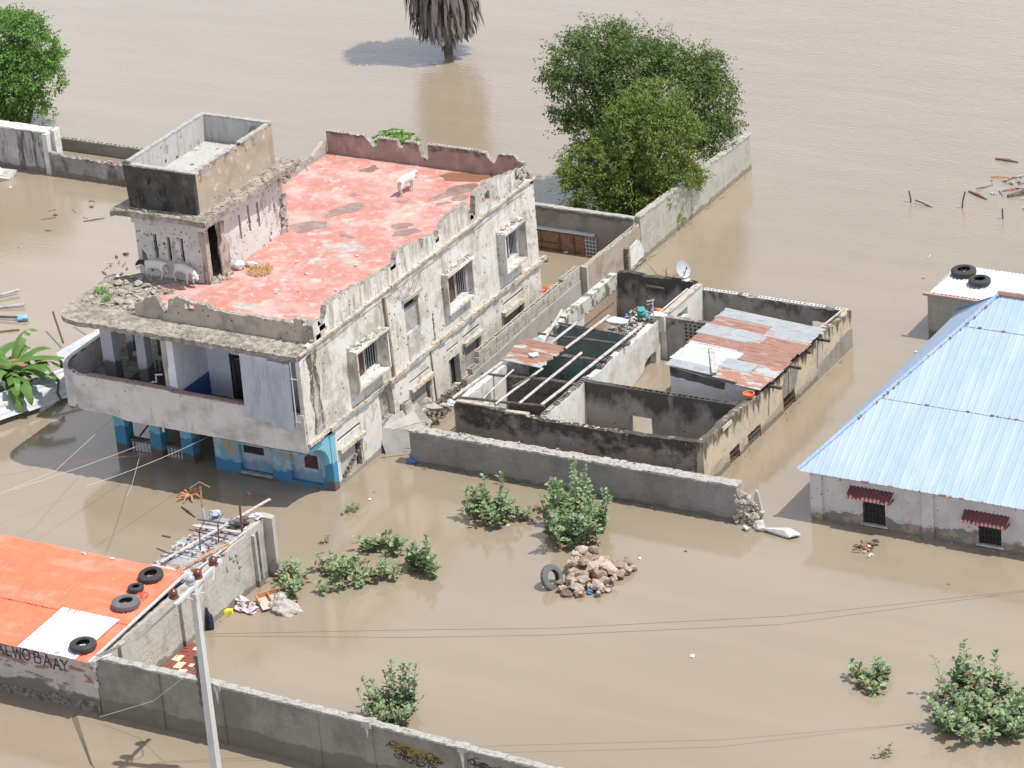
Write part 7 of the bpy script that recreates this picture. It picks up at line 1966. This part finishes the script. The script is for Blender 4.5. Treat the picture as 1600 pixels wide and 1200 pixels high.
bush('tallest and densest milkweed bush in the centre, behind the rock heap', (8.45, .15, 0), st(34, .82, 1.1, .9, 1.45) + [(0, .5, 2.0), (.1, .7, 1.9), (.35, .6, 1.7)], 0, 0, .3, .17, 14)
bush('milkweed shoots just behind the left side of the tallest bush, against the wall', (7.05, 1.35, 0), st(6, .3, .4, .8, 1.1), 0, 0, .3, .17, 14)
bush('leftmost milkweed clump beside the end of the shack wall', (2.15, -5.75, 0), st(12, .4, .75, .35, .7), 0, 0, .4, .19, 12)
bush('broad milkweed clump left of the ring of leaves', (2.9, -4.6, 0), st(10, .5, .65, .4, .75), 0, 0, .4, .20, 12)
bush('milkweed plants curving in a ring, far side', (3.45, -3.0, 0), st(9, .75, .3, .4, .7), 0, 0, .3, .20, 12)
bush('milkweed plants curving in a ring, near side', (3.75, -4.8, 0), st(9, .55, .3, .25, .5), 0, 0, .5, .19, 12)
bush('milkweed plants at the right end of the ring', (4.3, -4.05, 0), st(5, .18, .45, .4, .65), 0, 0, .4, .19, 12)
bush('pale sprig fallen low in the water below the ring of milkweed', (3.2, -5.45, 0), st(4, .2, .2, .2, .35), 0, 0, .8, .17, 12)
bush('pair of upright milkweed stems standing apart to the right of the ring', (5.2, -3.6, 0), [(-.25, .1, .85), (-.22, .3, .7), (.12, -.2, .95), (.15, 0, 1.1), (.22, -.35, .6), (-.1, .1, .7), (.2, -.2, .8)], 0, 0, .25, .19, 13)
bush('pale green milkweed bush rising behind the dark lower wall', (8.75, -11.1, 0), st(22, .6, .55, .8, 1.3) + [(0, .3, 1.5), (.42, .2, 1.4), (-.5, .2, 1.15)], 0, 0, .45, .14, 16)
bush('largest milkweed bush at the lower right corner', (23.6, -5.25, 0), st(52, 1.1, 1.5, .5, .9) + [(-.75, 1.0, 1.15), (-.2, 1.3, 1.25), (.5, 1.1, 1.1), (1.1, .2, .9)], 0, 0, .35, .20, 13)
bush('small low milkweed clump left of the lower right bush', (20.15, -4.75, 0), st(16, .36, .4, .25, .42), 0, 0, .8, .20, 16)
bush('tiny milkweed sprig at the bottom edge below the small low clump', (22.08, -8.17, 0), st(2, .12, .12, .15, .25), 0, 0, .8, .13, 12)
bush('tiny green sprout alone in the water before the blue corner pillar', (1.25, -.85, 0), st(3, .08, .1, .15, .28), 0, 0, .5, .12, 14)
bush('tiny dark sprout above the milkweed ring', (1.45, -3.0, 0), st(2, .08, .1, .12, .2), 0, 0, .5, .10, 12)
twigs('dry roots and stems at the base of the tallest milkweed bush', (8.3, .0, .0), 8, .6, spread=1.0)

# scum and litter caught along the feet of the walls
mb = MB()
for (xa, ya, xb, yb, n_) in ((1.4, 2.46, 12.6, 2.46, 60), (10.87, 4.2, 10.87, 15.0, 40), (14.7, 3.55, 22.5, 3.55, 50), (1.12, -13.5, 1.12, -5.4, 45), (1.4, -13.85, 9.0, -13.95, 30), (1.04, 19.2, 1.04, 27.5, 25), (-24.4, 18.92, -18, 18.92, 25), (-4.3, -.08, -.2, -.08, 16)):
    for k in range(n_):
        t = R(0, 1) ** 1.3; x, y = xa + (xb - xa) * t, ya + (yb - ya) * t
        off = abs(random.gauss(0, .07))
        if xa == xb: x += off * (1 if xa > .5 else -1)
        else: y -= off * (1 if ya > -13 else -1)
        if R(0, 1) < .35: a = R(-.4, .4) + (1.57 if xa == xb else 0); L = R(.04, .16); mb.tube([(x - L * math.cos(a), y - L * math.sin(a), .012), (x + L * math.cos(a), y + L * math.sin(a), .015)], R(.006, .013), 4, mi=0)
        else: mb.rock((x, y, .005), R(.012, .04), (1.4, 1.2, .4), 7, mi=random.choice([0, 1, 1, 2, 3]))
tag(mb.build('waterline_litter', ['wood', 'stone_broken', 'silt', 'white_conc'], loc=(5, 0, 0)), 'tiny twigs and scum caught along the waterline of the walls', 'litter', kind='stuff')
